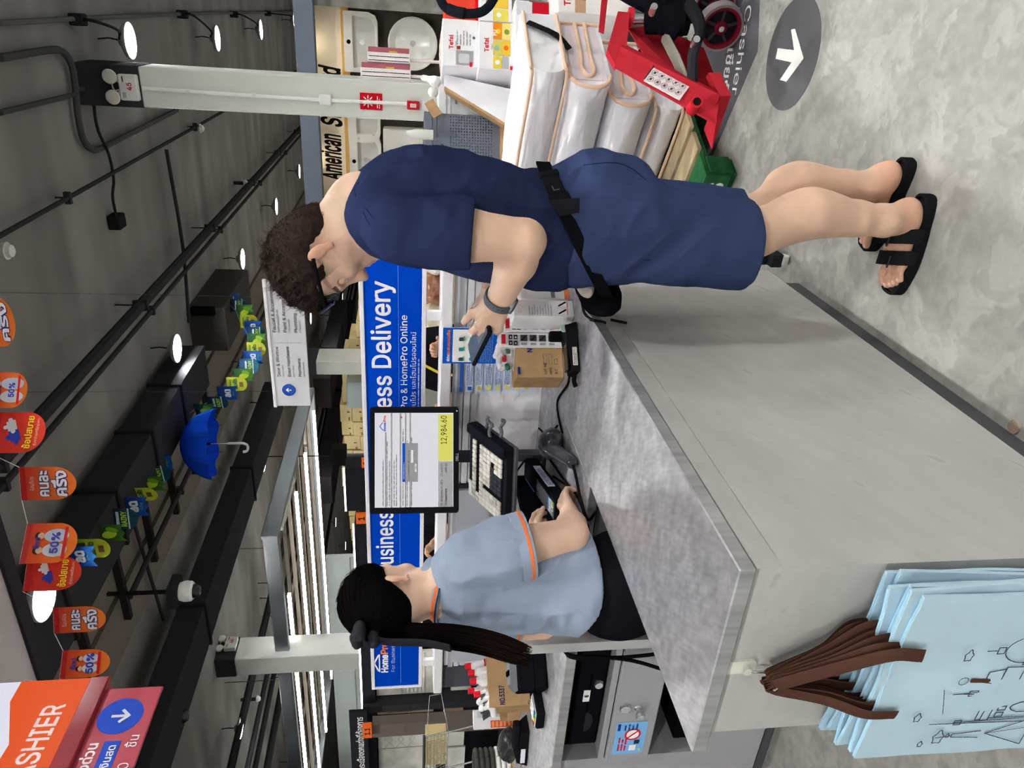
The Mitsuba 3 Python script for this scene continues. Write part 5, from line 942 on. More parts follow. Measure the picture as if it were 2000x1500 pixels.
t, fr, w, h = pbox('rice_cooker_box', 'second lettered box at the top picture edge above the red truck', -60, 28, 1090, 1150, 3.9, .3, col=(226, 222, 222), zb=zdk); P = Print(fr); P.text('Tefal', w * .15, h * .6, h * .2, (196, 26, 38), bold=2); P.rect(w * .02, h * .1, w * .98, h * .45, (186, 150, 120)); P.rect(w * .3, h * .1, w * .9, h * .4, (40, 40, 44)); P.to(t, 'print')
F = Field(); q = dep(868, 90, 4.3); F.ell(q + FH * .1, (.16, .12, .025), RGT, FH); F.fn(lambda p, d: d - nz(p, 25, 3) * .015); solo('plastic_wrap', 'reddish film bag lying on the left appliance box', 'bag', F.mesh(.006), 'film', (222, 150, 140), True)
# leaning white box, crates, brown box
a, b, c_, d_ = dep(868, 145, 4.30), dep(868, 168, 4.30), dep(1016, 258, 4.30), dep(1016, 178, 4.30); t = thing('tall_white_box', 'tall white box lettered MATALI leaning over the grey crate', 'box')
pts = np.array([a, b, c_, d_]); low = [p_ + (p_ - q_) * 1.9 for p_, q_ in ((c_, b), (d_, a))]; low = [np.array([p_[0], p_[1], max(p_[2], zdk)]) for p_ in low]; quad = np.array([a, b, *low]); n = FH * 1.0
tt0 = (b[2] - zdk) / (b[2] - c_[2]); L0, L1 = b + (c_ - b) * tt0, a + (d_ - a) * tt0; quad = np.array([a, b, L0, L1]); part(t, 'carton', hullmesh(np.vstack([quad, quad + n * .06])), 'satin', (226, 226, 232), smooth=False)
edge = np.array([b, L0]); part(t, 'brown_edge', hullmesh(np.vstack([edge, edge + (-RGT) * .022 - UPZ * .01, edge + n * .06, edge + n * .06 - RGT * .022 - UPZ * .01])), 'cardboard', smooth=False)
fr = Fr(dep(1014, 231, 4.29), RGT, UPZ); P = Print(fr.at(0, 0, .004)); P.text('MATALI', 0, 0, .026, (64, 64, 70), bold=2, w=np.linalg.norm(dep(1012, 186, 4.29) - dep(1012, 231, 4.29))); P.to(t, 'lettering')
def crate(name, label, y0, y1, x0, x1, t0, col, hole, zb, depth=.34):
    a = dep(x1, y1, t0); w = np.linalg.norm(dep(x1, y0, t0) - a); h = zat(a, x0) - a[2]; fr = Fr(a, RGT, UPZ); t = thing(name, label, 'crate')
    g = rrect(w, h, .012, c=False); holes = []
    nx_, ny_ = int(w / .017), int(h * .62 / .017)
    for i in range(1, nx_):
        for j in range(2, ny_ + 2): holes.append(affinity.translate(rrect(.008, .008, .002, 2), i * w / nx_, h * .04 + j * .0165))
    face = g.difference(shapely.union_all(holes)); part(t, 'front_wall', fr.put(extrude(face, .004)), 'satin', col, smooth=False)
    part(t, 'rim', fr.put(box(-.006, w + .006, h - .05, h, -.0, .012, .003)), 'satin', col, smooth=False); part(t, 'rib', fr.put(box(0, w, h - .075, h - .068, 0, .010)), 'satin', col, smooth=False); part(t, 'handle_slot', fr.at(0, 0, .0042).put(extrude(affinity.translate(rrect(.05, .016, .008), w * .45, h - .11), .003)), 'satin', tuple(int(c * .6) for c in col), smooth=False)
    for x in (0, w - .004): part(t, 'side_wall', fr.put(box(x, x + .004, 0, h, -depth, 0)), 'satin', col, smooth=False)
    part(t, 'back_wall', fr.put(box(0, w, 0, h, -depth, -depth + .004)), 'satin', col, smooth=False); part(t, 'floor', fr.put(box(0, w, 0, .006, -depth, 0)), 'satin', col, smooth=False)
    if zb is not None: part(t, 'lower_part', fr.put(box(.01, w - .01, zb - a[2], 0, -depth, -.004)), 'satin', tuple(int(c * .7) for c in col), smooth=False)
    return t
crate('grey_crate', 'grey perforated plastic crate between the column and the man\'s back', 228, 350, 828, 976, 4.44, (104, 110, 122), 1, None, .30)
crate('white_crate', 'white perforated basket behind the leaning white box', 160, 235, 856, 980, 4.52, (228, 230, 230), 1, zdk, .22)
t, fr, w, h = pbox('cardboard_box', 'brown cardboard box lettered MOYA below the grey crate', 232, 330, 978, 1020, 4.40, .32, m='cardboard', zb=zdk); P = Print(fr); P.text('MOYA', w * .42, h * .30, h * .38, (40, 34, 30), bold=2, w=w * .50); P.lines(w * .42, h * .18, w * .9, 2, h * .1, h * .05, (80, 66, 54), 4); P.to(t, 'lettering')
solo('white_tube', 'white pipe leaning below the grey crate at the man\'s back', 'pipe', cyl(dep(985, 345, 3.7), dep(1030, 288, 3.7), .012, 12), 'satin', (232, 232, 230))
F = Field(); q = dep(838, 150, 4.3); F.cone(dep(826, 152, 4.3), dep(852, 158, 4.3), .016, .02, .01); F.ell(dep(850, 160, 4.3), (.03, .03, .035), RGT, FH); F.fn(lambda p, d: d - nz(p, 40, 3) * .012); solo('film_bundle', 'shiny white film bundle standing above the leaning white box', 'bundle', F.mesh(.005), 'film', (236, 236, 232), True)
for k, (a, b) in enumerate([(812, 262), (846, 180)]): q = dep(a, b, 4.2); solo('clear_bottle', ['clear capped bottle beside the grey crate', 'small clear trinket bag above the white basket'][k], 'bottle', lathe([(0, -.10), (.028, -.10), (.03, -.02), (.026, .02), (.018, .04), (.018, .055), (0, .055)], 20, q) if k == 0 else trimesh.creation.icosphere(2, radius=.03).apply_translation(q), 'gloss', (214, 216, 210), 40)
q = dep(846, 212, 4.3); solo('brown_tag', 'brown swing tag above the white basket', 'tag', Fr(q, RGT * .8 + UPZ * .5, UPZ - RGT * .6).put(box(-.05, .05, -.03, .03, -.002, .002)), 'cardboard', smooth=False)

# ---------------------------------------------------------------- washbasin display
YD = 9.0
td = thing('basin_display', 'washbasin display with cream lettered header and gold strip on a dark wall', 'display'); labels[td] = {'kind': 'structure', 'label': 'washbasin display with cream lettered header and gold strip on a dark wall'}
hl, hr = ony(622, 370, YD), ony(612, 14, YD); ztop, zg0 = ony(606, 100, YD)[2], ony(668, 100, YD)[2]; xL, xR = hl[0] - .25, hr[0] + .02
part(td, 'blue_beam', box(xL - .35, xR + 2.5, YD - .45, YD - .30, ony(616, 200, YD - .4)[2] - .03, ony(585, 200, YD - .4)[2], .004), 'satin', (98, 106, 120), smooth=False)
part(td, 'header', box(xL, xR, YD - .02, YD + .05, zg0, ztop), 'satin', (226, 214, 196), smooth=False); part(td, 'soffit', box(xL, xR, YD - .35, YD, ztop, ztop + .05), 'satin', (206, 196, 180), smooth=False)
part(td, 'gold_strip', box(xL, xR, YD - .04, YD + .05, ony(683, 100, YD)[2], zg0, .004), 'satin', (190, 150, 84), smooth=False)
part(td, 'dark_wall', box(xL, xR, YD, YD + .06, 0, ony(683, 100, YD)[2]), 'dark_stone', smooth=False)
part(td, 'jamb', box(xR, xR + .22, YD - .35, YD + .06, 0, ztop + .05), 'grey_stone', smooth=False); part(td, 'jamb', box(xL - .3, xL, YD - .35, YD + .06, 0, ztop + .05), 'grey_stone', smooth=False); part(td, 'side_wall', box(xR + .22, xR + 3, YD - .2, YD + .06, 0, 2.6), 'satin', (104, 118, 136), smooth=False)
part(td, 'counter', box(xL, xR, YD - .50, YD, .70, .82), 'grey_stone', smooth=False); part(td, 'counter_front', box(xL, xR, YD - .46, YD, 0, .70), 'dark_stone', smooth=False); part(td, 'drawer_light', box(xR - .6, xR - .1, YD - .47, YD - .46, .50, .62), 'raw_wood', smooth=False)
fr = Fr((xL, YD - .02, 0), (1, 0, 0), UPZ); P = Print(fr)
for a, b, s_ in ((353, 262, 'American'), (250, 130, 'Standard')):
    p0, p1 = ony(672, a, YD - .02), ony(672, b, YD - .02); P.text(s_, p0[0] - xL, p0[2] + .03, .22, (20, 20, 22), w=p1[0] - p0[0], italic=.32, bold=3, px=80)
P.to(td, 'lettering')
for k, (a, b) in enumerate([(615, 84), (620, 175), (627, 313)]): q = ony(a, b, YD - .2); t = numbered(td + '__downlight'); scene[t] = mikit.ply(lathe([(0, 0), (.05, 0), (.05, -.012), (0, -.012)], 18, (q[0], YD - .18, ztop - .0)), 'white_emit', emitter={'type': 'area', 'radiance': {'type': 'rgb', 'value': [26, 23, 17]}})
def basin(px, y_, kind, label):
    q = ony(*px, YD); t = thing('washbasin', label, 'washbasin', 'white washbasins on the dark display wall'); fr = Fr((q[0], YD, q[2]), (1, 0, 0), UPZ)
    if kind == 'round':
        part(t, 'bowl', fr.put(lathe([(0, .03), (.10, .035), (.19, .07), (.235, .13), (.255, .14), (.27, .135), (.262, .08), (.20, .02), (0, .0)], 40)), 'gloss', (236, 236, 230)); part(t, 'drain', fr.put(lathe([(0, .042), (.03, .042), (.03, .03), (0, .03)], 18)), 'chrome')
    else:
        g = Polygon([(-.29, .17), (.29, .17), (.29, -.08), (.26, -.15), (.20, -.17), (-.20, -.17), (-.26, -.15), (-.29, -.08)]).buffer(.012); gi = affinity.translate(Polygon([(-.24, .07), (.24, .07), (.21, -.10), (.15, -.13), (-.15, -.13), (-.21, -.10)]).buffer(.02), 0, 0)
        part(t, 'rim', fr.put(extrude(g.difference(gi), .13)), 'gloss', (238, 236, 228), smooth=False); part(t, 'bowl', fr.put(extrude(gi, .04)), 'gloss', (214, 212, 206), smooth=False); part(t, 'tap_hole', fr.put(cyl((0, .13, .129), (0, .13, .132), .022, 18)), 'matte', (14, 14, 14)); part(t, 'drain', fr.put(cyl((0, -.01, .04), (0, -.01, .046), .03, 18)), 'chrome')
basin((706, 82), YD, 'square', 'square washbasin with a tap hole at the upper right of the display'); basin((806, 85), YD, 'round', 'round washbasin below the square one on the display wall'); basin((715, 312), YD, 'square', 'square washbasin left of the column, above the man\'s shoulder'); basin((712, 222), YD, 'square', 'washbasin mostly hidden behind the column')
q = ony(800, 300, YD); solo('display_plinth', 'white marble block on the dark display wall behind the man', 'block', box(q[0] - .25, q[0] + .3, YD - .25, YD, q[2] - .2, q[2] + .30, .01), 'satin', (222, 220, 212), smooth=False)
for k, (x0, x1, y) in enumerate([(705, 802, 143), (718, 801, 112)]):
    c_ = dep((x0 + x1) / 2, y, 5.3); fr = Fr(c_, RGT, UPZ); hh = np.linalg.norm(dep(x1, y, 5.3) - dep(x0, y, 5.3)); t = thing('brochure_holder', ['maroon brochure holder in front of the column, left one', 'maroon brochure holder on a thin post, right one'][k], 'brochure holder')
    part(t, 'tray', fr.put(box(-.035, .035, -hh / 2, hh / 2, -.06, .0, .003)), 'satin', (224, 220, 222), smooth=False); part(t, 'brochures', fr.put(box(.0, .075, -hh / 2 + .008, hh / 2 - .006, -.05, -.005, .003)), 'satin', (150, 82, 92), smooth=False); P = Print(fr.at(0, 0, -.005)); P.rect(.022, -.06, .05, .0, (180, 150, 60)); P.to(t, 'print')
    for j in range(2): part(t, 'divider', fr.put(box(-.028 + .03 * j, -.024 + .03 * j, -hh / 2 + .01, hh / 2 - .01, .0, .003)), 'satin', (60, 56, 62), smooth=False)
    part(t, 'post', cyl(fr.p(0, -hh / 2, -.03), fr.p(0, -hh / 2, -.03) * [1, 1, 0], .012, 10), 'satin', (222, 214, 212)); part(t, 'foot', lathe([(0, .02), (.08, .015), (.09, 0), (0, 0)], 24, fr.p(0, 0, -.03) * [1, 1, 0]), 'satin', (214, 210, 208))
# ---------------------------------------------------------------- hanging signs, pennants, umbrella
def hang(parent, p, r=.0012, col=(44, 44, 46)): part(parent, 'wire', cyl(p, (p[0], p[1], CEIL), r, 6), 'satin', col)
# aisle sign
a, b, c_ = dep(512, 549, 5.3), dep(541, 793, 5.3), dep(607, 793, 5.3); YS = a[1] * .5 + b[1] * .5
p0, p1 = ony(541, 793, 5.0), ony(512, 549, 5.0); zt = (p0[2] + p1[2]) / 2; zb_ = ony(607, 793, 5.0)[2]; t = thing('aisle_sign', 'grey hanging aisle sign reading Door and Window, Faucet, Paint, Plumbing', 'sign'); w, h = p1[0] - p0[0], zt - zb_
fr = Fr((p0[0], 5.0, zb_), (1, 0, 0), UPZ); part(t, 'board', fr.put(box(0, w, 0, h, -.02, 0, .003)), 'satin', (206, 207, 212), smooth=False); part(t, 'top_rail', fr.put(box(-.01, w + .01, h - .012, h + .012, -.026, .006, .003)), 'satin', (226, 227, 230), smooth=False); P = Print(fr); gk = (70, 72, 80)
for k, (s_, th_, y) in enumerate((('Door & Window', 'ประตู หน้าต่าง', .78), ('Door Hardware', 'อุปกรณ์ประตู', .49), ('Hardware', 'อุปกรณ์ฮาร์ดแวร์', .20))): P.text(s_, w * .25, h * y, h * .085, gk, w=w * (.245 if k < 2 else .15), bold=1); P.text(th_, w * .25, h * (y - .10), h * .05, gk, thai=True)
for k, (s_, th_, y, ww) in enumerate((('Faucet & Accessories', 'ก๊อกน้ำ อุปกรณ์ในห้องน้ำ', .80, .36), ('Paint & Accessories', 'สี และอุปกรณ์สี', .51, .33), ('Plumbing', 'อุปกรณ์ประปา', .22, .15))): P.text(s_, w * .61, h * y, h * .085, gk, w=w * ww, bold=1); P.text(th_, w * .61, h * (y - .10), h * .05, gk, thai=True)
P.rect(w * .528, h * .12, w * .531, h * .88, (150, 150, 156)); P.add(affinity.translate(Point(0, 0).buffer(h * .19), w * .14, h * .58), (44, 78, 168)); P.arrow(w * .14, h * .58, h * .13, (236, 238, 244), 0, .22); P.to(t, 'lettering')
for x in (.12, .88): hang(t, fr.p(w * x, h, -.01))
# express cashier light box and the lettered board under it
Xs = -2.6
zb_ = onx(178, 1324, Xs)[2]; yf = onx(178, 1324, Xs)[1]
t = thing('cashier_light_box', 'backlit orange and white sign box lettered CASHIER', 'sign'); fr = Fr((Xs, yf, zb_), (0, -1, 0), UPZ); fr = Fr((Xs, yf, zb_), (0, 1, 0), UPZ)
L, Hh = 1.9, .62
part(t, 'case', box(Xs - .16, Xs - .006, yf - L, yf, zb_, zb_ + Hh, .004), 'satin', (226, 224, 228), smooth=False); part(t, 'lower_trim', box(Xs - .17, Xs + .004, yf - L, yf + .004, zb_ - .075, zb_ + .0, .004), 'gloss', (128, 26, 40), smooth=False)
fc = Fr((Xs - .004, yf - L, zb_), (0, 1, 0), UPZ)
org = Polygon([(0, .0), (L, .0), (L, .27), (L - .10, .27), (L - .30, .185), (L - .52, .20), (L - 1.0, .27), (0, .30)])
emit(t, 'white_face', sbox(0, 0, L, Hh), fc, .002, (232, 230, 244), .72); emit(t, 'orange_band', org, fc, .004, (232, 84, 30), .74)
v = Point(L - .62, .36).buffer(.24).difference(Point(L - .64, .36).buffer(.12)); emit(t, 'emblem', v, fc, .006, (232, 84, 34), .74)
P = Print(fc.at(0, 0, .0075)); g = affinity.scale(text_poly('CASHIER', .078, bold=2, px=96), .82, 1, origin=(0, 0)); P.add(affinity.translate(g, L - .135 - width(g), .048), (246, 240, 246)); P.to(t, 'lettering')
for y in (yf - .3, yf - 1.5): part(t, 'hanger', cyl((Xs - .08, y, zb_ + Hh), (Xs - .08, y, CEIL), .012, 8), 'satin', (90, 90, 94))
# board below
z1_ = onx(195, 1340, Xs)[2]; z0_ = onx(317, 1333, Xs)[2]; y1_ = onx(317, 1333, Xs)[1]
t = thing('express_lane_board', 'dark red lane board with a blue arrow disc and Thai lettering under the light box', 'sign'); fr = Fr((Xs - .02, y1_ - 1.8, z0_), (0, 1, 0), UPZ); hb = z1_ - z0_; wb = 1.8
part(t, 'board', fr.put(box(0, wb, 0, hb + .03, -.012, 0, .002)), 'gloss', (166, 62, 78), smooth=False); P = Print(fr)
P.add(affinity.translate(Point(0, 0).buffer(hb * .345, quad_segs=20), wb - .14, hb * .50), (52, 82, 190)); P.arrow(wb - .14, hb * .50, hb * .25, (232, 232, 244), 180, .20)
P.text('ช่องทางด่วน', wb - .26 , hb * .66, hb * .16, (244, 238, 242), thai=True, bold=3, px=96, align='r'); P.rect(wb - 1.2, hb * .33, wb - .255, hb * .58, (56, 88, 196)); P.text('เฉพาะเงินสด', wb - .275, hb * .38, hb * .125, (240, 238, 246), thai=True, bold=2, px=96, align='r'); P.text('ชิ้น', wb - .235, hb * .08, hb * .15, (240, 232, 240), thai=True, bold=1, px=96, align='r'); P.text('10', wb - .355, hb * .08, hb * .155, (240, 232, 240), px=96, align='r'); P.text('ไม่เกิน', wb - .50, hb * .08, hb * .15, (240, 232, 240), thai=True, bold=1, px=96, align='r'); P.to(t, 'lettering')
disc = part(t, 'arrow_disc', Fr(fr.p(wb - .14, hb * .50, -.010), fr.x, fr.y).put(extrude(Point(0, 0).buffer(hb * .345, quad_segs=20), .009)), 'gloss', (52, 82, 190), smooth=False)
for x in (.3, 1.5): part(t, 'hanger', cyl(fr.p(x, hb, -.006), fr.p(x, hb + .14, -.006), .006, 8), 'satin', (150, 60, 70))
# orange pennants on a white cord
flag_px = [(-14, 628, 66, 95), (12, 762, 64, 70), (32, 845, 88, 78), (88, 945, 96, 66), (92, 1062, 92, 72), (98, 1122, 96, 62), (150, 1212, 90, 52), (162, 1298, 84, 50)]
kinds = ['crowd', 'people', 'puzzle', 'crowd', 'glare', 'puzzle', 'crowd', 'people']; cordp = []
names = ['orange pennant with white Thai letters at the left picture edge, nearest the man', 'orange pennant with two printed shoppers and 50% at the picture edge', 'red pennant with a blue puzzle piece, third along the cord', 'orange pennant with white Thai letters, fourth along the cord', 'orange pennant with a glaring reflection on it', 'red pennant with a puzzle piece beside the glaring lamp', 'orange pennant with white Thai letters below the glaring lamp', 'orange pennant with printed people nearest the light box']
for k, ((x, y, hh, ww), kd) in enumerate(zip(flag_px, kinds)):
    tt1 = 3.55 + .03 * k; rt = dep(x - hh * .5, y, tt1); yaw = [-.3, .2, .35, -.15, .4, .3, -.1, .25][k]; tilt = [0, .1, .25, .05, .2, .22, -.02, .12][k]
    hx_ = RGT * math.cos(yaw) + FH * math.sin(yaw); dn_ = -UPZ * math.cos(tilt) - hx_ * math.sin(tilt) * (1 if k else 0); fr = Fr(rt, hx_, -dn_); wf, hf = ww / CAM_F * tt1 / max(.6, math.cos(yaw)), hh / CAM_F * tt1 * 1.06
    g = shapely.union_all([sbox(-wf / 2, -hf * .62, wf / 2, 0), affinity.scale(Point(0, -hf * .60).buffer(wf / 2, quad_segs=12), 1, hf * .40 / (wf / 2), origin=(0, -hf * .60))])
    t = thing('orange_pennant', names[k], 'pennant', 'orange pennants on the white cord'); base = (206, 66, 52) if kd == 'puzzle' else (232, 120, 52)
    part(t, 'card', fr.put(extrude(g, .0012)), 'satin', lambda v, o=rt, d=dn_, hf=hf, base=base: lin((190, 50, 48)) * (1 - np.clip(((v - o) @ d)[:, None] / hf * 1.3, 0, 1)) + lin(base) * np.clip(((v - o) @ d)[:, None] / hf * 1.3, 0, 1), smooth=False); P = Print(fr.at(0, 0, .0012)); P.rect(-wf / 2, -hf * .10, wf / 2, 0, (176, 44, 44))
    if kd == 'crowd': P.text('โฮมโปร', 0, -hf * .24, hf * .07, (240, 200, 200), thai=True, align='c'); P.text('คนละ', 0, -hf * .50, hf * .20, (40, 50, 110), thai=True, bold=5, align='c', w=wf * .80); P.text('คนละ', 0, -hf * .50, hf * .20, (244, 244, 250), thai=True, bold=2, align='c', w=wf * .78); P.text('ครึ่ง', 0, -hf * .82, hf * .22, (40, 50, 110), thai=True, bold=5, align='c', w=wf * .80); P.text('ครึ่ง', 0, -hf * .82, hf * .22, (244, 244, 250), thai=True, bold=2, align='c', w=wf * .78)
    elif kd == 'puzzle':
        pz = shapely.union_all([sbox(-.25, -.2, .25, .2)] + [Point(a, b).buffer(.1) for a, b in ((.3, 0), (0, .27), (-.3, 0))]); P.add(affinity.translate(affinity.rotate(affinity.scale(pz, wf * .55, wf * .55, origin=(0, 0)), 20), -wf * .1, -hf * .42), (52, 66, 160)); P.add(affinity.translate(affinity.rotate(affinity.scale(pz, wf * .5, wf * .5, origin=(0, 0)), 20), wf * .15, -hf * .33), (222, 222, 228)); P.text('ช้อปสบาย', 0, -hf * .74, hf * .13, (250, 210, 60), thai=True, bold=2, align='c', w=wf * .8); P.text('ช่วยจ่ายครึ่งราคา', 0, -hf * .86, hf * .06, (250, 220, 180), thai=True, align='c', w=wf * .66)
    else:
        for q, cc in ((-.18, (212, 214, 224)), (.18, (196, 204, 224))): P.add(affinity.translate(shapely.union_all([affinity.scale(Point(0, 0).buffer(wf * .17), 1, 1.7), Point(0, wf * .38).buffer(wf * .09)]), wf * q, -hf * .60), cc); P.add(affinity.translate(Point(0, wf * .42).buffer(wf * .09), wf * q, -hf * .60), (40, 30, 30)); P.add(affinity.translate(Point(0, wf * .36).buffer(wf * .08), wf * q, -hf * .60), (226, 180, 150))
        P.rect(-wf * .4, -hf * .80, wf * .4, -hf * .74, (206, 40, 44)); P.text('50%', 0, -hf * .66, hf * .14, (70, 70, 170), bold=3, align='c'); P.text('ช้อป', 0, -hf * .30, hf * .10, (60, 60, 150), thai=True, bold=2, align='c')
    P.to(t, 'print', 'gloss' if kd == 'glare' else 'satin'); cordp += [fr.p(-wf / 2 if False else wf / 2, 0, 0), fr.p(-wf / 2, 0, 0)]
cordp = [dep(-120, 560, 3.5)] + cordp + [dep(110, 1345, 3.75), dep(95, 1420, 3.8)]
t = thing('pennant_cord', 'thin white cord carrying the orange pennants', 'cord'); part(t, 'cord', tube(cordp, .0022, 5), 'satin', (226, 224, 222)); part(t, 'tie', cyl(cordp[-1], (cordp[-1][0], cordp[-1][1], CEIL), .002, 5), 'satin', (90, 90, 92)); part(t, 'tie', cyl(cordp[0], (cordp[0][0], cordp[0][1], CEIL), .002, 5), 'satin', (90, 90, 92))
# green and blue pennants in two bows
sA = [(148, 1088), (176, 1072), (206, 1042), (232, 1014), (254, 990), (272, 966), (288, 945), (300, 925), (306, 905), (302, 890), (296, 876), (290, 866)]
sB = [(318, 850), (340, 836), (396, 800), (420, 786), (440, 768), (458, 750), (472, 732), (482, 715), (490, 698), (496, 682), (498, 665), (496, 652), (490, 640), (482, 628), (474, 608), (462, 596), (448, 586)]
RF = random.Random(3); gk_ = 0
for ci, (seq, t0, t1) in enumerate(((sA, 5.6, 8.6), (sB, 8.4, 10.5))):
    cp = []
    for i, (x, y) in enumerate(seq):
        s_ = i / (len(seq) - 1); tt1 = t0 + (t1 - t0) * s_; size = (52 if ci == 0 else 36) * (1 - .25 * s_) * (.8 if (ci == 0 and i > 8) else 1); p_ = dep(x - size * .45, y, tt1); hf = size / CAM_F * tt1 * 1.15; wf = hf * .80; yaw = (.55 if ci == 0 else .8) + RF.uniform(-.25, .25) - (1.2 * max(0, s_ - .75) if ci == 0 else .9 * s_); hx_ = RGT * math.cos(yaw) - FH * math.sin(yaw); fr = Fr(p_, hx_, UPZ - hx_ * RF.uniform(-.15, .15)); kd = i % 4
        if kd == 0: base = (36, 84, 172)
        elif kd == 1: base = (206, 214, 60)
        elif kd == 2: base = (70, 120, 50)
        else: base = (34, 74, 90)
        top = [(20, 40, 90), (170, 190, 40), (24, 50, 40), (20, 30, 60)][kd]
        if kd in (0, 2): g = Polygon([(-wf / 2, 0), (wf / 2, 0), (wf / 2, -hf), (wf * .2, -hf * .88), (0, -hf), (-wf * .25, -hf * .86), (-wf / 2, -hf)])
        else: g = shapely.union_all([sbox(-wf / 2, -hf * .7, wf / 2, 0), affinity.scale(Point(0, -hf * .68).buffer(wf / 2), 1, .32 * hf / (wf / 2), origin=(0, -hf * .68))])
        t = thing('green_pennant', ['blue pennant with white Thai letters', 'lime yellow pennant', 'green leafy pennant', 'teal pennant'][kd] + (' in the near string, ' if ci == 0 else ' right of the umbrella, ') + ['first', 'second', 'third', 'fourth', 'fifth', 'sixth', 'seventh', 'eighth', 'ninth', 'tenth', 'eleventh', 'twelfth', 'thirteenth', 'fourteenth', 'fifteenth', 'sixteenth', 'seventeenth'][i] + ' from the left', 'pennant', 'green and blue pennants on the strings')
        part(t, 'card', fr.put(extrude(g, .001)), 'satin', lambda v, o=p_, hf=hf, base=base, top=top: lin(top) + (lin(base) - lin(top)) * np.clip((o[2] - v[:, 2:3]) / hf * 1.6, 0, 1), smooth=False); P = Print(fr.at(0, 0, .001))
        if kd == 0: P.text('ลด', 0, -hf * .62, hf * .32, (240, 244, 250), thai=True, bold=4, align='c', w=wf * .6); P.text('ทั้งร้าน', 0, -hf * .80, hf * .09, (120, 200, 110), thai=True, align='c')
        elif kd == 1: P.text('ลมพัด', 0, -hf * .50, hf * .18, (40, 80, 60), thai=True, bold=3, align='c', w=wf * .7); P.rect(-wf * .2, -hf * .80, wf * .15, -hf * .62, (110, 84, 60)); P.rect(-wf * .35, -hf * .2, wf * .3, -hf * .14, (80, 110, 40))
        elif kd == 2: P.add(affinity.translate(affinity.rotate(affinity.scale(Point(0, 0).buffer(1), wf * .22, hf * .26), 25), -wf * .08, -hf * .48), (186, 214, 60)); P.add(affinity.translate(affinity.rotate(affinity.scale(Point(0, 0).buffer(1), wf * .15, hf * .2), -20), wf * .2, -hf * .6), (120, 170, 50))
        else: P.text('RAINY', 0, -hf * .62, hf * .17, (190, 224, 70), bold=3, align='c', w=wf * .75); P.rect(-wf * .35, -hf * .38, wf * .35, -hf * .28, (220, 226, 230)); P.rect(-wf * .5, -hf * .72, wf * .5, -hf * .67, (220, 236, 226))
        P.to(t, 'print'); cp += [fr.p(0, 0, 0)]
    t = thing('pennant_cord', ['thin cord of the near green pennant string', 'thin cord of the pennant string right of the umbrella'][ci], 'cord'); part(t, 'cord', tube(cp, .002, 5), 'satin', (180, 184, 180)); [part(t, 'tie', cyl(q_, (q_[0], q_[1], CEIL), .001, 5), 'satin', (40, 40, 42)) for q_ in (cp[0], cp[-1])]
# blue umbrella
um = dep(352, 868, 8.2); tip = um; R_ = 72 / CAM_F * 8.2; t = thing('umbrella', 'open blue umbrella hanging from the ceiling among the pennants', 'umbrella'); H_ = 62 / CAM_F * 8.2 * 1.0
n = 8; m_ = 10; V_, Fq = [], []
def uv_(a, s_): w_ = 1 - .10 * s_ ** 3 * (math.cos(a * n) * -.5 + .5); return np.array([math.cos(a) * R_ * math.sin(s_ * 1.35) / math.sin(1.35) * w_, math.sin(a) * R_ * math.sin(s_ * 1.35) / math.sin(1.35) * w_, -H_ * (1 - math.cos(s_ * 1.35)) / (1 - math.cos(1.35)) + .03 * s_ ** 3 * (.5 - .5 * math.cos(a * n))])
tilt = trimesh.transformations.rotation_matrix(.10, RGT)
def place(v): return trimesh.transformations.transform_points(np.asarray(v), tilt) + um
for g_ in range(n):
    a0 = 2 * math.pi * g_ / n; gr = np.array([[uv_(a0 + 2 * math.pi / n * i / 8, s_) for i in range(9)] for s_ in np.linspace(0, 1, m_ + 1)]); me = loft(gr, False, closed=False); me.vertices = place(me.vertices); part(t, 'canopy_panel', me, 'satin', (20, 72, 206), True)
    part(t, 'rib', tube(place([uv_(a0, s_) - [0, 0, .006] for s_ in np.linspace(.02, 1.03, 12)]), .004, 5), 'satin', (60, 64, 80))
part(t, 'shaft', cyl(place([(0, 0, .14)])[0], place([(0, 0, -.55)])[0], .006, 8), 'metal', (190, 190, 194)); part(t, 'runner', cyl(place([(0, 0, -.26)])[0], place([(0, 0, -.32)])[0], .014, 10), 'satin', (20, 20, 24)); q0 = place([(0, 0, -.55)])[0]
part(t, 'handle', tube([q0 + [0, 0, .05], q0, q0 - [0, 0, .12], q0 - [0, 0, .17] - RGT * .03, q0 - [0, 0, .165] - RGT * .085, q0 - [0, 0, .12] - RGT * .10], .016, 10, sm=5), 'gloss', (196, 198, 200), True); part(t, 'wire', cyl(place([(0, 0, .12)])[0], (um[0], um[1], um[2] + .14 if um[2] > 3.84 else 3.98), .002, 5), 'satin', (50, 50, 52))

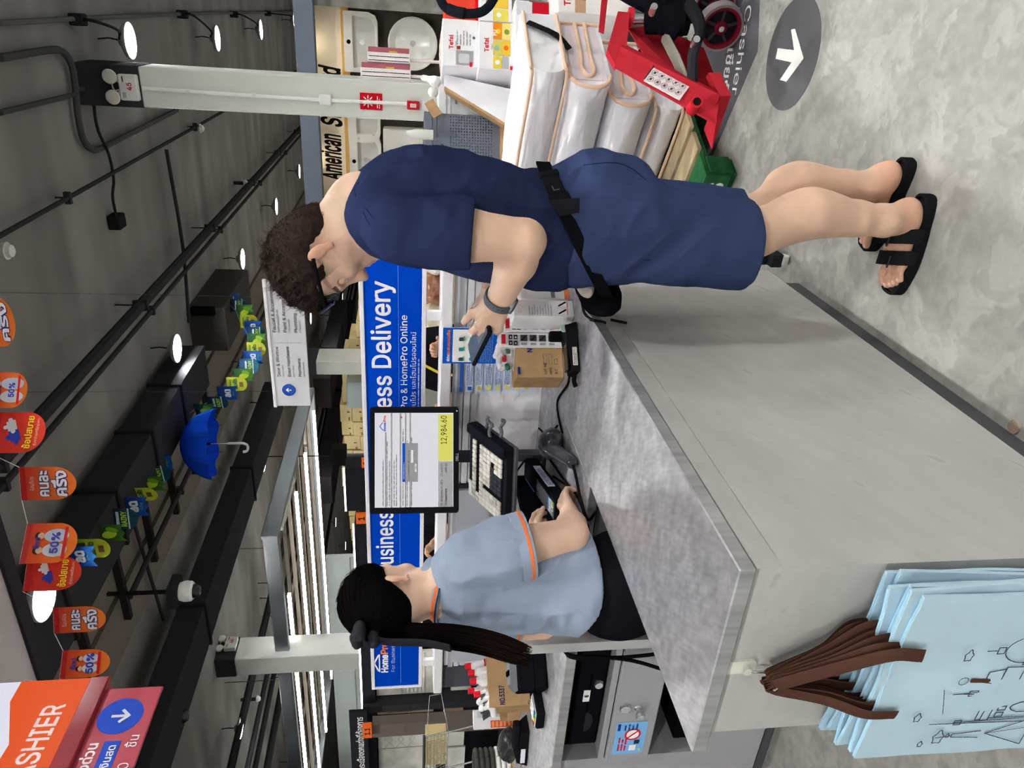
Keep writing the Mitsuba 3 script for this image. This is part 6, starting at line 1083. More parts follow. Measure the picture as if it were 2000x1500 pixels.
# ---------------------------------------------------------------- far shelves, cartons, showroom
YA = 16.0
t = thing('storage_rack', 'tall storage rack stacked with yellow lit cartons far behind the banner', 'rack'); rx0, rx1 = ony(700, 1230, YA)[0], ony(700, 560, YA)[0]
for x in np.arange(rx0, rx1 + .1, 2.7): part(t, 'upright', box(x - .05, x + .05, YA + .02, YA + 1.0, 0, 2.2, .004), 'satin', (40, 60, 110), smooth=False)
for z in (.15, 1.2, 2.2): part(t, 'beam', box(rx0, rx1, YA, YA + 1.1, z - .10, z), 'satin', (206, 96, 40), smooth=False)
RC = random.Random(9); x = rx0 + .05; k = 0; top_of = lambda X: np.interp(pix((X, YA, 2.6))[1], [600, 650, 715, 730, 800, 830, 885, 900, 950, 1000, 1090, 1230], [700, 700, 672, 670, 668, 664, 674, 668, 668, 680, 690, 690])
RW = ['lowest', 'second', 'third', 'fourth', 'fifth', 'sixth']; ORD = 'first second third fourth fifth sixth seventh eighth ninth tenth eleventh twelfth thirteenth fourteenth fifteenth sixteenth seventeenth eighteenth nineteenth twentieth'.split() + ['twenty-' + w for w in 'first second third fourth fifth sixth seventh eighth ninth'.split()]
while x < rx1 - .3:
    w = RC.choice([.42, .5, .55, .6]); z = 2.2; ztop_ = zat((x, YA), top_of(x)); n_ = max(2, int(round((ztop_ - z) / .33))); hh = (ztop_ - z) / n_
    for j in range(n_):
        t = thing('carton', f'yellow-lit carton on the far rack, {RW[j]} layer, {ORD[k]} stack from the left', 'carton', 'cartons stacked on the far storage rack'); part(t, 'box', box(x + .01, x + w - .01, YA + RC.uniform(-.05, .04), YA + .9, z + hh * j + .004, z + hh * (j + 1) - .004, .006), 'pale_cardboard', smooth=False)
        P = Print(Fr((x, YA - .055, z + hh * j), (1, 0, 0), UPZ)); P.rect(w * .12, hh * .18, w * .30, hh * .30, (120, 96, 50)); P.rect(w * .55, hh * .2, w * .62, hh * .4, (90, 70, 40)); P.to(t, 'mark')
    x += w; k += 1
for k, (a, b, c_) in enumerate([(706, 855, 830), (706, 812, 785)]):
    q = ony(a, b, 15.2); w = ony(a, c_, 15.2)[0] - q[0]; h = zat((q[0], 15.2), 672 if k == 0 else 690) - 1.9
t = thing('wrapped_pallet', 'pale plastic wrapped load on the far rack between the column and the cartons', 'load'); q0, q1 = ony(700, 795, 15.4), ony(700, 745, 15.4); part(t, 'load', sub(box(q0[0], q1[0], 15.3, 15.9, 1.85, zat((q0[0], 15.4), 678), .05), .2), 'film', (170, 184, 186), 40); part(t, 'base', box(q0[0], q1[0], 15.3, 15.9, 0, 1.85), 'satin', (150, 150, 146), smooth=False)
t = thing('black_sign', 'square black box hanging in front of the far cartons', 'box'); q = dep(663, 890, 13.5); part(t, 'box', box(q[0] - .16, q[0] + .2, q[1] - .1, q[1] + .1, q[2] - .13, q[2] + .14), 'matte', (26, 27, 26), smooth=False); hang(t, q + [0, 0, .13], .01, (30, 30, 30))
# numbered aisle boards on black shelving
def aisle_board(px0, px1, yy, txt, Y, label, dkx, xr):
    a, b = ony(px1, yy[1], Y), ony(px0, yy[0], Y); t = thing('aisle_number', label, 'sign'); w, h = b[0] - a[0], b[2] - a[2]; part(t, 'board', box(a[0], b[0], Y - .03, Y, a[2], b[2], .004), 'satin', (226, 104, 44), smooth=False); P = Print(Fr((a[0], Y - .03, a[2]), (1, 0, 0), UPZ)); P.text(txt, w / 2, h * .22, h * .55, (50, 30, 20), bold=2, align='c'); P.to(t, 'number')
    return a, b, t
a, b, t1 = aisle_board(695, 717, (1000, 1021), '1', 9.0, 'orange aisle board with the number 1 above the blue banner', 0, 0)
a2, b2, t2 = aisle_board(706, 720, (893, 912), '2', 9.0, 'orange aisle board with the number 2 peeping over the monitor', 0, 0)
for k, (p_, q_) in enumerate(((b, a2), (a, a - [2.6, 0, 0]))):
    x0, x1 = (p_[0] + .02, q_[0] - .02) if k == 0 else (q_[0], p_[0] - .02); zt = p_[2] + .22 if k else p_[2] + .16
    t = thing('display_shelf', ['black lit display shelf between the aisle numbers 1 and 2', 'black lit display shelf left of the aisle number 1, behind the cashier'][k], 'shelf'); part(t, 'header', box(x0, x1, 9.0, 9.3, zt - .30, zt - .03), 'satin', (30, 31, 35), smooth=False); part(t, 'back', box(x0, x1, 9.35, 9.4, 0, zt - .03), 'satin', (70, 72, 76), smooth=False); part(t, 'shelf_board', box(x0, x1, 9.0, 9.4, 1.2, 1.24), 'satin', (206, 206, 202), smooth=False)
    key = numbered(t + '__light_strip'); scene[key] = entry(box(x0, x1, 8.99, 9.02, zt - .03, zt), 'white_emit', smooth=False, emitter={'type': 'area', 'radiance': {'type': 'rgb', 'value': [1.3, 1.3, 1.25]}})
    part(t, 'panel', box(x0 + .1, x1 - .1, 9.2, 9.25, .4, zt - .34), 'satin', (214, 212, 206), smooth=False)
for x in (a2[0] - .02, b[0] + .01): part(t1, 'post', box(x - .03, x + .03, 9.02, 9.08, 0, a[2]), 'satin', (40, 42, 46), smooth=False) if x > 0 else None
part(t1, 'post', box(a[0] + .1, a[0] + .16, 9.0, 9.06, 0, a[2] + .05), 'satin', (40, 42, 46), smooth=False); part(t2, 'post', box(a2[0] + .02, a2[0] + .08, 9.0, 9.06, 0, a2[2] + .02), 'satin', (40, 42, 46), smooth=False)
# shower and wall panel showroom at the left
YW = 6.0
t = thing('wall_panel_display', 'lit showroom stand of marble wall panels left of the banner', 'display'); labels[t] = {'kind': 'structure', 'label': 'lit showroom stand of marble wall panels left of the banner'}
def zx(px, y): return ony(px, y, YW)[2]
def xx(y): return ony(800, y, YW)[0]
zhd = zx(708, 1330)
part(t, 'header', box(xx(1560), xx(1240), YW - .05, YW + .30, zhd - .14, zhd + .02), 'satin', (34, 35, 40), smooth=False); k = numbered(t + '__light_strip'); scene[k] = entry(box(xx(1560), xx(1240), YW - .07, YW - .05, zhd + .0, zhd + .022), 'white_emit', smooth=False, emitter={'type': 'area', 'radiance': {'type': 'rgb', 'value': [2.0, 2.0, 1.9]}})
part(t, 'back', box(xx(1560), xx(1230), YW + .30, YW + .36, 0, zhd), 'satin', (26, 26, 30), smooth=False)
for k, (y0, y1, m_, cc) in enumerate([(1361, 1278, 'marble', None), (1401, 1373, 'satin', (236, 206, 180)), (1470, 1437, 'marble', None), (1530, 1474, 'marble', None)]):
    zb_ = zx([862, 847, 850, 852][k], (y0 + y1) / 2)
    pn = part(t, 'wall_panel', box(xx(y0), xx(y1), YW + .04 + .02 * k, YW + .07 + .02 * k, zb_, zhd - .15, .004), m_, cc, smooth=False)
    part(t, 'lower_panel', box(xx(y0), xx(y1), YW + .05, YW + .08, zb_ - .36, zb_ - .12, .004), m_, cc, smooth=False)
    if k == 0:
        for j in range(7): part(pn, 'flute', box(xx(y0) + .03, xx(y0) + (xx(y1) - xx(y0)) * .95, YW + .03, YW + .042, zhd - .42 - .045 * j - .022, zhd - .42 - .045 * j, .003), 'marble', smooth=False)
    if k == 1:
        P = Print(Fr((xx(y0), YW + .059, zb_), (1, 0, 0), UPZ)); ww, hh = xx(y1) - xx(y0), zhd - .15 - zb_
        for i in range(4):
            for j in range(6): P.add(affinity.translate(Point(0, 0).buffer(ww * .09).difference(Point(0, 0).buffer(ww * .06)), ww * (.2 + .2 * i), hh * (.40 + .075 * j)), (150, 120, 96))
        P.to(pn, 'pattern')
    if k == 2:
        P = Print(Fr((xx(y0), YW + .079, zb_), (1, 0, 0), UPZ)); ww, hh = xx(y1) - xx(y0), zhd - .15 - zb_
        for j in range(3): P.add(LineString([(0, hh * (.3 + .2 * j)), (ww * .5, hh * (.45 + .2 * j)), (ww, hh * (.3 + .2 * j))]).buffer(.006), (196, 194, 178)); P.add(LineString([(0, hh * (.5 + .2 * j)), (ww * .5, hh * (.35 + .2 * j)), (ww, hh * (.5 + .2 * j))]).buffer(.006), (196, 194, 178))
        P.to(pn, 'pattern')
part(t, 'dark_post', box(xx(1374), xx(1362), YW - .10, YW + .3, 0, zhd), 'satin', (44, 44, 48), smooth=False); part(t, 'plinth', box(xx(1560), xx(1240), YW - .02, YW + .34, 0, .25), 'satin', (40, 40, 44), smooth=False)
px_ = ony(730, 1424, YW - .5); t = thing('sign_pillar', 'grey brown pillar under the orange board 1.1', 'pillar'); x0_, x1_ = ony(800, 1436, YW - .5)[0], ony(800, 1412, YW - .5)[0]; part(t, 'shaft', box(x0_, x1_, YW - .5, YW - .38, 0, ony(727, 1424, YW - .5)[2]), 'satin', (92, 84, 80), smooth=False)
aisle_board(708, 727, (1411, 1437), '1.1', YW - .51, 'orange board with the number 1.1 on the pillar at the left', 0, 0)
t = thing('black_fascia', 'black fascia board with white Thai lettering at the left edge', 'sign'); p0_, p1_ = ony(712, 1520, YW - .1), ony(700, 1375, YW - .1); part(t, 'board', box(p0_[0] - .3, p1_[0], YW - .20, YW - .17, p1_[2] - .10, p1_[2] + .10), 'satin', (30, 31, 36), smooth=False); P = Print(Fr((p0_[0] - .3, YW - .20, p1_[2] - .1), (1, 0, 0), UPZ)); P.text('บ้านน่าอยู่ เลือกกระเบื้องตกแต่งที่ต้องการ', .05, .05, .075, (240, 240, 242), thai=True, bold=2, px=80, w=p1_[0] - p0_[0] + .15); P.to(t, 'lettering'); part(t, 'post', box(p1_[0] - .4, p1_[0] - .34, YW - .10, YW - .05, 0, p1_[2] - .1), 'satin', (34, 34, 38), smooth=False)
# far wall panels behind the showroom
solo('panel_wall', 'tall pale grey panel wall behind the showroom, left of the column', 'panel', [box(-17, -9.3, 11.0, 11.1, 0, ony(655, 1380, 11)[2], .005)] + [box(-17, -9.3, 10.98, 11.0, z_, z_ + .05) for z_ in (2.2, 2.5)], 'satin', (176, 184, 184), smooth=False)
# shopping trolley and pallet of goods at the left edge
t = thing('shopping_trolley', 'wire shopping trolley standing in front of the wall panels at the left', 'trolley'); a = ony(900, 1440, 4.6); cx_, cy_ = ony(860, 1465, 4.6)[0], 4.6; zt_, zb_ = ony(828, 1465, 4.6)[2], ony(905, 1465, 4.6)[2]; wv = .52
for x in np.linspace(-wv / 2, wv / 2, 15): part(t, 'basket_wire', cyl((cx_ + x, cy_, zb_ + .15), (cx_ + x * 1.1, cy_ - .06, zt_ - .03), .0025, 5), 'chrome')
for z_ in np.linspace(0, 1, 7): y_ = cy_ - .06 * z_; part(t, 'basket_wire', cyl((cx_ - wv / 2 - .02 * z_, y_, zb_ + .15 + (zt_ - zb_ - .18) * z_), (cx_ + wv / 2 + .02 * z_, y_, zb_ + .15 + (zt_ - zb_ - .18) * z_), .0025, 5), 'chrome')
for s_ in (-1, 1): part(t, 'frame_tube', tube([(cx_ + s_ * wv / 2, cy_ - .05, zt_), (cx_ + s_ * wv / 2, cy_ + .0, zb_ + .1), (cx_ + s_ * wv / 2, cy_ + .1, .30), (cx_ + s_ * wv / 2, cy_ - .2, .14)], .009, 8, sm=4), 'chrome', smooth=True); part(t, 'castor', cyl((cx_ + s_ * wv / 2 - .012, cy_ - .3, .06), (cx_ + s_ * wv / 2 + .012, cy_ - .3, .06), .06, 16), 'satin', (30, 30, 32)); part(t, 'castor', cyl((cx_ + s_ * wv / 2 - .012, cy_ + .35, .06), (cx_ + s_ * wv / 2 + .012, cy_ + .35, .06), .06, 16), 'satin', (30, 30, 32)); part(t, 'side_wire', tube([(cx_ + s_ * wv / 2, cy_ - .05, zt_ - .02), (cx_ + s_ * wv / 2 * .95, cy_ + .42, zt_ - .06), (cx_ + s_ * wv / 2 * .92, cy_ + .44, zb_ + .2), (cx_ + s_ * wv / 2 * .95, cy_, zb_ + .15)], .004, 6), 'chrome')
part(t, 'handle_bar', cyl((cx_ - wv / 2 - .02, cy_ - .05, zt_), (cx_ + wv / 2 + .02, cy_ - .05, zt_), .014, 10), 'satin', (60, 60, 64)); part(t, 'lower_tray', box(cx_ - wv / 2, cx_ + wv / 2, cy_ - .28, cy_ + .34, .14, .16), 'chrome', smooth=False)
solo('carton', 'brown carton standing in the wire shopping trolley', 'carton', box(cx_ - .24, cx_ + .12, cy_ + .02, cy_ + .2, zb_ + .16, zb_ + .36, .004), 'pale_cardboard', smooth=False)
# ---------------------------------------------------------------- people
SKIN = lin((206, 170, 148)); 
class Body:
    """A person's own axes: a forward, b to the left, z up, from a point on the floor."""
    def __init__(s, o, deg):
        d = math.radians(deg); s.o = np.array([o[0], o[1], 0.0]); s.h = np.array([math.cos(d), math.sin(d), 0]); s.l = np.array([-math.sin(d), math.cos(d), 0])
    def w(s, a, b, z): return s.o + a * s.h + b * s.l + np.array([0, 0, z])
    def px(s, x, y, b):                      # the point of the lengthwise plane b seen at this place of the photograph
        d = ray(x, y); return EYE + d * ((s.o - EYE) @ s.l + b) / (d @ s.l)
def tiltframe(h, l, pitch, roll=0.0):
    """Head axes for a head bent forward: (forward, left, up)."""
    u = np.array([0, 0, 1.0]); f = h * math.cos(pitch) - u * math.sin(pitch); up = h * math.sin(pitch) + u * math.cos(pitch)
    return f, l, up
def add_head(F, c, ax, s=1.0, fem=False):
    """Skull, jaw, nose, lips, brow and ears about the point c between the ears."""
    f, l, u = ax; P = lambda a, b, z: c + s * (a * f + b * l + z * u)
    E = lambda a, b, z, ra, rb, rz, k=.02, sub=False: F.ell(P(a, b, z), np.array([ra, rb, rz]) * s, f, l, k=k, sub=sub)
    E(-.005, 0, .055, .096, .075, .082, .03); E(-.05, 0, .01, .050, .062, .07, .03)   # skull
    E(.03, 0, .0, .062, .062, .085, .03)                           # face block
    F.cone(P(.015, .045, -.05), P(.078, .012, -.098), .026 * s, .018 * s, .03); F.cone(P(.015, -.045, -.05), P(.078, -.012, -.098), .026 * s, .018 * s, .03)
    E(.082, 0, -.098, .016, .020, .014, .02)                       # chin
    F.cone(P(.088, -.03, .040), P(.088, .03, .040), .010 * s, .010 * s, .018)   # brow ridge
    F.cone(P(.092, 0, .022), P(.107, 0, -.018), .007 * s, .010 * s, .016)        # nose bridge and tip
    F.ell(P(.108, 0, -.021), np.array([.0105, .012, .009]) * s, f, l, k=.010)
    for q in (1, -1):
        F.ell(P(.097, .011 * q, -.025), np.array([.010, .0075, .0075]) * s, f, l, k=.007)
        E(.078, .034 * q, .018, .016, .018, .013, .006, True)        # eye socket
        E(.074, .032 * q, .018, .013, .014, .012, .004)              # eyeball and lids
        E(.060, .045 * q, -.018, .022, .018, .020, .02)              # cheek
        # ear: a leaning shell with a rim, a hollow and a lobe
        e = lambda a, b, z: P(a, q * b, z)
        xe = f * .93 + l * (-q * .30); F.ell(e(-.016, .083, .006), np.array([.0165, .006, .028 if not fem else .0245]) * s, xe, np.cross(u, xe), k=.006)
        F.ell(e(-.010, .079, -.026), np.array([.011, .006, .011]) * s, xe, np.cross(u, xe), k=.006)
        F.ell(e(-.008, .091, .004), np.array([.009, .006, .016]) * s, xe, np.cross(u, xe), k=.004, sub=True)
    F.ell(P(.078, 0, -.058), np.array([.016, .026, .020]) * s, f, l, k=.02)                # the mouth's roundness
    F.cone(P(.085, -.018, -.0515), P(.090, 0, -.0505), .0045 * s, .0062 * s, .007); F.cone(P(.090, 0, -.0505), P(.085, .018, -.0515), .0062 * s, .0045 * s, .007)
    F.cone(P(.085, -.015, -.0635), P(.089, 0, -.0645), .005 * s, .0072 * s, .007); F.cone(P(.089, 0, -.0645), P(.085, .015, -.0635), .0072 * s, .005 * s, .007)
    F.cone(P(.099, -.018, -.0572), P(.099, .018, -.0572), .0028 * s, .0028 * s, .004, sub=True)
    return P
def add_hand(F, wrist, fwd, nrm, side, s=1.0, curl=(.5, .6, .7, .8), thumb=(.9, .45), spread=.06, k=.006, bend=0):
    """Palm, four unequal fingers and a thumb. fwd: towards the fingers; nrm: out of the back of the hand; side: +1 if the thumb lies along fwd x nrm."""
    f = fwd / np.linalg.norm(fwd); n = nrm - f * (nrm @ f); n = n / np.linalg.norm(n); t = np.cross(f, n) * side
    P = lambda a, b, c: wrist + s * (a * f + b * t + c * n)
    for b in (-.026, -.009, .009, .026): F.cone(P(.01, b * .7, 0), P(.085 - abs(b - .009) * .18, b, .002), .0145 * s, .0115 * s, .014)
    F.cone(P(.02, .022, -.008), P(.055, .030, -.010), .016 * s, .012 * s, .014)
    tips = []
    for i, (b, L) in enumerate(((.030, .072), (.010, .080), (-.010, .074), (-.029, .058))):
        a = P(.088 - abs(b - .010) * .25, b, .003); d0 = f + t * (b * spread / .03); d0 = d0 / np.linalg.norm(d0); ang = curl[i] * .75; p = a; pts = [p]
        for j, seg in enumerate((.45, .31, .24)):
            d = d0 * math.cos(ang) - n * math.sin(ang); p = p + d * L * seg * s; pts.append(p); ang += curl[i] * 1.15
        F.chain(pts, [.0102 * s, .0092 * s, .0084 * s, .0072 * s], k); tips.append(p)
    a = P(.030, .030, -.006); d = f * math.cos(thumb[0]) + t * math.sin(thumb[0]) - n * .25; d /= np.linalg.norm(d); m = a + d * .042 * s
    d2 = f * math.cos(thumb[1]) + t * math.sin(thumb[1]) - n * .45; d2 /= np.linalg.norm(d2); m2 = m + d2 * .030 * s; m3 = m2 + d2 * .022 * s
    F.chain([a, m, m2, m3], [.0135 * s, .0115 * s, .0105 * s, .0085 * s], .008); tips.append(m3)
    return tips
def add_foot(F, heel, toe, s=1.0, left=True):
    """A bare foot along the ground line heel-toe, standing 25 mm above it."""
    f = (toe - heel) / np.linalg.norm(toe - heel); u = np.array([0, 0, 1.0]); l = np.cross(u, f); q = -1 if left else 1     # q: towards the big toe
    P = lambda a, b, z: heel + s * (a * f + b * q * l + (z + .026 / s) * u)
    F.ell(P(.035, 0, .030), np.array([.040, .031, .034]) * s, f, l, k=.03)
    F.cone(P(.05, 0, .035), P(.155, .006, .022), .033 * s, .024 * s, .03); F.cone(P(.06, -.012, .02), P(.17, -.022, .012), .02 * s, .016 * s, .02); F.cone(P(.10, .016, .03), P(.185, .022, .016), .022 * s, .017 * s, .02)
    for i, (b, L, r) in enumerate(((.030, .238, .0125), (.010, .240, .0095), (-.006, .232, .009), (-.020, .222, .0088), (-.032, .208, .0085))):
        F.chain([P(.175 - i * .004, b * .9, .014), P(L - .025, b, .018), P(L, b * 1.02, .008)], [.013 * s, r * s, r * .95 * s], .006)
    return P
def sheet_shell(d, th): return np.maximum(d, -(d + th))

# ================================================================ the customer
M = Body((-.44, 1.88), 170)
tM = thing('person', 'man in navy t-shirt and blue shorts bending his head over a phone at the counter', 'person')
hd_pitch = math.radians(40)
HM = tiltframe(np.array([math.cos(math.radians(183)), math.sin(math.radians(183)), 0]), np.array([-math.sin(math.radians(183)), math.cos(math.radians(183)), 0]), hd_pitch)
head_c = M.px(640, 484, .03)
SH_L, EL_L, WR_L = M.px(785, 448, .200), M.px(1024, 470, .235), M.px(975, 590, .17)
SH_R, EL_R, WR_R = M.px(790, 400, -.185), M.px(1010, 470, -.20), M.px(962, 556, -.06)
neckb, c7 = M.px(705, 402, 0), M.px(700, 385, 0)
B = Field()
Pm = add_head(B, head_c, HM, 1.06)
B.cone(Pm(-.03, 0, -.01), neckb, .056, .066, .03); B.cone(Pm(.0, 0, -.03), M.px(735, 425, 0), .050, .060, .03); B.cone(neckb, M.px(760, 430, .14), .058, .05, .06); B.cone(neckb, M.px(760, 400, -.14), .058, .05, .06)
B.ell(M.px(850, 412, 0), (.115, .165, .19), M.h, M.l, .06); B.ell(M.px(990, 436, 0), (.11, .15, .2), M.h, M.l, .06); B.ell(M.px(1150, 436, 0), (.12, .165, .14), M.h, M.l, .06)
hipL, hipR = M.px(1185, 445, .085), M.px(1185, 428, -.085)
knL, knR = M.px(1480, 452, .085), M.px(1470, 425, -.085)
anL, anR = M.px(1728, 431, .075), M.px(1698, 364, -.085)
for hp_, kn, an, cf, sd in ((hipL, knL, anL, (1580, 420), .083), (hipR, knR, anR, (1560, 366), -.087)):
    B.cone(hp_, kn, .085, .062, .04); q = M.px(*cf, sd); lower = an * .62 + q * .38
    B.chain([kn, q, lower, an], [.060, .063, .047, .039], .012); B.ell(q - M.h * .014, (.050, .050, .10), M.h, M.l, .03); B.ell(kn + M.h * .016, (.042, .046, .05), M.h, M.l, .03)
heL, toL = np.array([-.372, 1.818, 0]), np.array([-.628, 1.829, 0]); heR, toR = np.array([-.300, 1.940, 0]), np.array([-.546, 2.020, 0])
PfL = add_foot(B, heL, toL, 1.04, True); PfR = add_foot(B, heR, toR, 1.04, False)
B.cone(anL, PfL(.05, 0, .045), .038, .034, .03); B.cone(anR, PfR(.05, 0, .045), .038, .034, .03)
for P_ in (PfL, PfR):
    for q in (1, -1): B.ell(P_(.058, .03 * q, .065), (.014, .012, .016), M.h, M.l, .014)
for S_, E_, W_ in ((SH_L, EL_L, WR_L), (SH_R, EL_R, WR_R)):
    B.chain([S_, S_ * .45 + E_ * .55, E_], [.064, .060, .050], .012); m = E_ * .68 + W_ * .32
    B.chain([E_, m, W_ * .9 + E_ * .1, W_], [.050, .051, .034, .031], .012)
# hands: the left one holds the phone, the right one reaches for it
PH_C = M.px(937, 662, .145); PH_A = np.array([-.86, .46, .22]); PH_A /= np.linalg.norm(PH_A); PH_N = np.array([.24, -.26, .93]); PH_N -= PH_A * (PH_N @ PH_A); PH_N /= np.linalg.norm(PH_N)
add_hand(B, WR_L, M.px(950, 648, .165) - WR_L, np.array([.45, -.87, -.12]), 1, 1.0, curl=(.50, .80, .95, 1.0), thumb=(.55, .15), spread=.03)
add_hand(B, WR_R, M.px(930, 618, -.0) - WR_R, np.array([.3, -.25, .95]), -1, 1.0, curl=(.55, .75, .85, .95), thumb=(.85, .3), spread=.05)
mB = B.mesh(.0035)
def mcol(v):
    c = np.tile(SKIN, (len(v), 1)); q = v - head_c; a, b, z = q @ HM[0], q @ HM[1], q @ HM[2]
    n = nz(v, 22, 3)[:, None]; c = c * (1 + .14 * n); c[:, 1:] *= (1 - .05 * nz(v, 60, 5)[:, None])
    lip = (a > .085) & (z < -.045) & (z > -.075) & (np.abs(b) < .025); c[lip] = c[lip] * [.86, .62, .62]
    ear = (np.abs(b) > .075) & (np.abs(z) < .045) & (np.abs(a) < .05) & (np.linalg.norm(q, axis=1) < .2); c[ear] = c[ear] * [1.03, .86, .82]
    brow = (a > .075) & (np.abs(z - .046) < .006) & (np.abs(b) > .012) & (np.abs(b) < .05); c[brow] = lin((70, 52, 44))
    beard = (z < -.02) & (a > -.01) & (np.linalg.norm(q, axis=1) < .15) & ~lip; c[beard] = c[beard] * [.93, .91, .92]
    fade = (np.linalg.norm(q, axis=1) < .17) & (z > -.02) & (a < .045) & (~ear); w = np.clip((z + .02) / .05, 0, 1)[fade][:, None]; c[fade] = c[fade] * (1 - .55 * w) + lin((62, 50, 46)) * .55 * w
    foot = v[:, 2] < .10; c[foot] = c[foot] * [1.02, .90, .86]
    return c
scene[numbered(tM + '__body')] = entry(mB, 'skin', mcol, True)
# toe and finger nails
nl = []
for P_ in (PfL, PfR):
    for b, L, r in ((.030, .238, .0125), (.010, .240, .0095), (-.006, .232, .009), (-.020, .222, .0088), (-.032, .208, .0085)):
        m = trimesh.creation.icosphere(2); m.apply_scale([.008, r * .8, .004]); f = (toL - heL) if P_ is PfL else (toR - heR); a = math.atan2(f[1], f[0]); m.apply_transform(trimesh.transformations.rotation_matrix(.5, (0, 1, 0))); m.apply_transform(trimesh.transformations.rotation_matrix(a, (0, 0, 1))); m.apply_translation(P_(L + .001, b * 1.02, .0155)); nl.append(m)
part(tM, 'toenails', nl, 'gloss', (226, 186, 172), True)
# eyes
for q in (1, -1):
    m = trimesh.creation.icosphere(2); m.apply_scale(.0115); m.apply_translation(Pm(.0758, .032 * q, .0155)); part(tM, 'eye', m, 'gloss', (226, 222, 216), True)

# clothes
def tee(Bd, parts, sleeves, hem, neck, seed, th=.014, fold=1.0, h=.005):
    """A shirt: torso and sleeves as a thin shell, open at the neck, the hem and the sleeve ends."""
    F = Field(); ch = []
    for o in parts: F.ops.append(o)
    T_ = Field(); T_.ops = list(parts)
    for pts, rs, k in sleeves: F.chain(pts, rs, k); S_ = Field(); S_.chain(pts, rs, k); ch.append(S_)
    def cut(p, d):
        q = p - Bd.o; a, b, z = q @ Bd.h, q @ Bd.l, p[:, 2]
        g = nz(np.stack([a * 5, b * 5, z * 2.0], 1), 1.0, seed, 3) * .022 * fold + (.5 - np.abs(nz(np.stack([a * 3 + z * 6, b * 3, z * 7 - a * 5], 1), 1.0, seed + 9, 3)) * 4) * .008 * fold + (.45 - np.abs(nz(np.stack([a * 9 + z * 5, b * 9, z * 3.2 - a * 2], 1), 1.0, seed + 4, 2)) * 4) * .010 * fold
        d = sheet_shell(d - g, th); d = np.maximum(d, hem(a, b, z)); dt = T_.dist(p)
        for (pts, rs, k), S_ in zip(sleeves, ch):
            e = pts[-1]; ax = (pts[-1] - pts[-2]) / np.linalg.norm(pts[-1] - pts[-2]); t = (p - e) @ ax
            d = np.where(S_.dist(p) < dt, np.maximum(d, t), d)
        d = np.minimum(d, np.maximum(np.maximum(dt - g, -(dt - g + th)), hem(a, b, z)))
        return np.maximum(d, neck(p))
    F.fn(cut, True); return F.mesh(h, margin=.03)
def E_(c, r, k=.06): return ('e', Fr(c, M.h, M.l), np.asarray(r, float), k, False)
slL = [SH_L + np.array([0, 0, .005]), SH_L * .62 + EL_L * .38, SH_L * .42 + EL_L * .58]; slR = [SH_R, SH_R * .62 + EL_R * .38, SH_R * .42 + EL_R * .58]
hemz = M.px(1098, 440, 0)[2]
neck_c, neck_ax = M.px(712, 425, 0), None
nax = (Pm(0, 0, 0) - M.px(760, 425, 0)); nax /= np.linalg.norm(nax); nko = M.px(722, 420, 0)
nax = np.array(M.h * .52 + np.array([0, 0, .85])); nax /= np.linalg.norm(nax)
shirt = tee(M, [E_(M.px(812, 402, 0), (.128, .195, .155)), E_(M.px(895, 412, 0), (.142, .180, .20)), E_(M.px(1000, 444, 0), (.140, .178, .20)), E_(M.px(1075, 452, 0), (.150, .182, .12), .05), ('c', M.px(742, 405, -.09), M.px(742, 415, .09), .075, .075, .09, False)],
            [(slL, [.080, .079, .078], .018), (slR, [.08, .079, .078], .035)],
            lambda a, b, z: (hemz - .030 * np.sin(b * 9 + 1) * .3 - (a - .02) * .34) - z,
            lambda p: .083 - np.linalg.norm((p - nko) - ((p - nko) @ nax)[:, None] * nax, axis=1) - np.clip(-.012 - (p - nko) @ nax, 0, 1) * 2.2, 11, fold=1.0)
part(tM, 'shirt', shirt, 'cloth', lambda v: np.tile(lin((36, 43, 72)), (len(v), 1)) * (1 + .12 * nz(v, 30, 8)[:, None]), True, label='navy blue t-shirt')
un = np.cross(nax, M.l); un /= np.linalg.norm(un)
# shorts
Fs = Field(); hL, hR = M.px(1462, 480, .085), M.px(1430, 452, -.085)
Fs.ell(M.px(1165, 436, 0), (.160, .190, .145), M.h, M.l, .06); Fs.ell(M.px(1100, 444, 0), (.140, .178, .10), M.h, M.l, .06); Fs.ell(M.px(1195, 385, 0), (.11, .165, .12), M.h, M.l, .08)
for hp_, h_ in ((hipL + M.l * .005, hL), (hipR, hR)):
    f = np.array([0, 0, 1.0])
    Fs.cone(hp_, h_, .118, .108, .05); Fs.cone(hp_ - M.h * .02, h_ - M.h * .012, .105, .100, .04); Fs.cone(hp_ + M.h * .03, h_ + M.h * .035, .095, .085, .04)
top_z, hz = M.px(1074, 440, 0)[2], .56
def scut(p, d):
    q = p - M.o; a, b, z = q @ M.h, q @ M.l, p[:, 2]
    g = nz(np.stack([a * 4 + z * 3, b * 4, z * 3 - a * 3], 1), 1.0, 31, 3) * .026 + (.4 - np.abs(nz(np.stack([a * 4 + z * 5, b * 3, z * 8 - a * 9], 1), 1.0, 33, 2)) * 4) * .010 * np.clip((z - .6) * 4, .2, 1) + (.45 - np.abs(nz(np.stack([a * 7 + z * 2, b * 8, z * 2.0], 1), 1.0, 35, 2)) * 4) * .009
    d = d - g; d = sheet_shell(d, .013)
    low = np.where(b > 0, hL[2] + .012, hR[2] - .005)
    d = np.maximum(d, low - z); return np.maximum(d, z - (top_z - a * .25))
Fs.fn(scut, True)
part(tM, 'shorts', Fs.mesh(.005, margin=.03), 'cloth', lambda v: np.tile(lin((51, 62, 95)), (len(v), 1)) * (1 + .12 * nz(v, 25, 8)[:, None]), True, label='slate blue shorts')
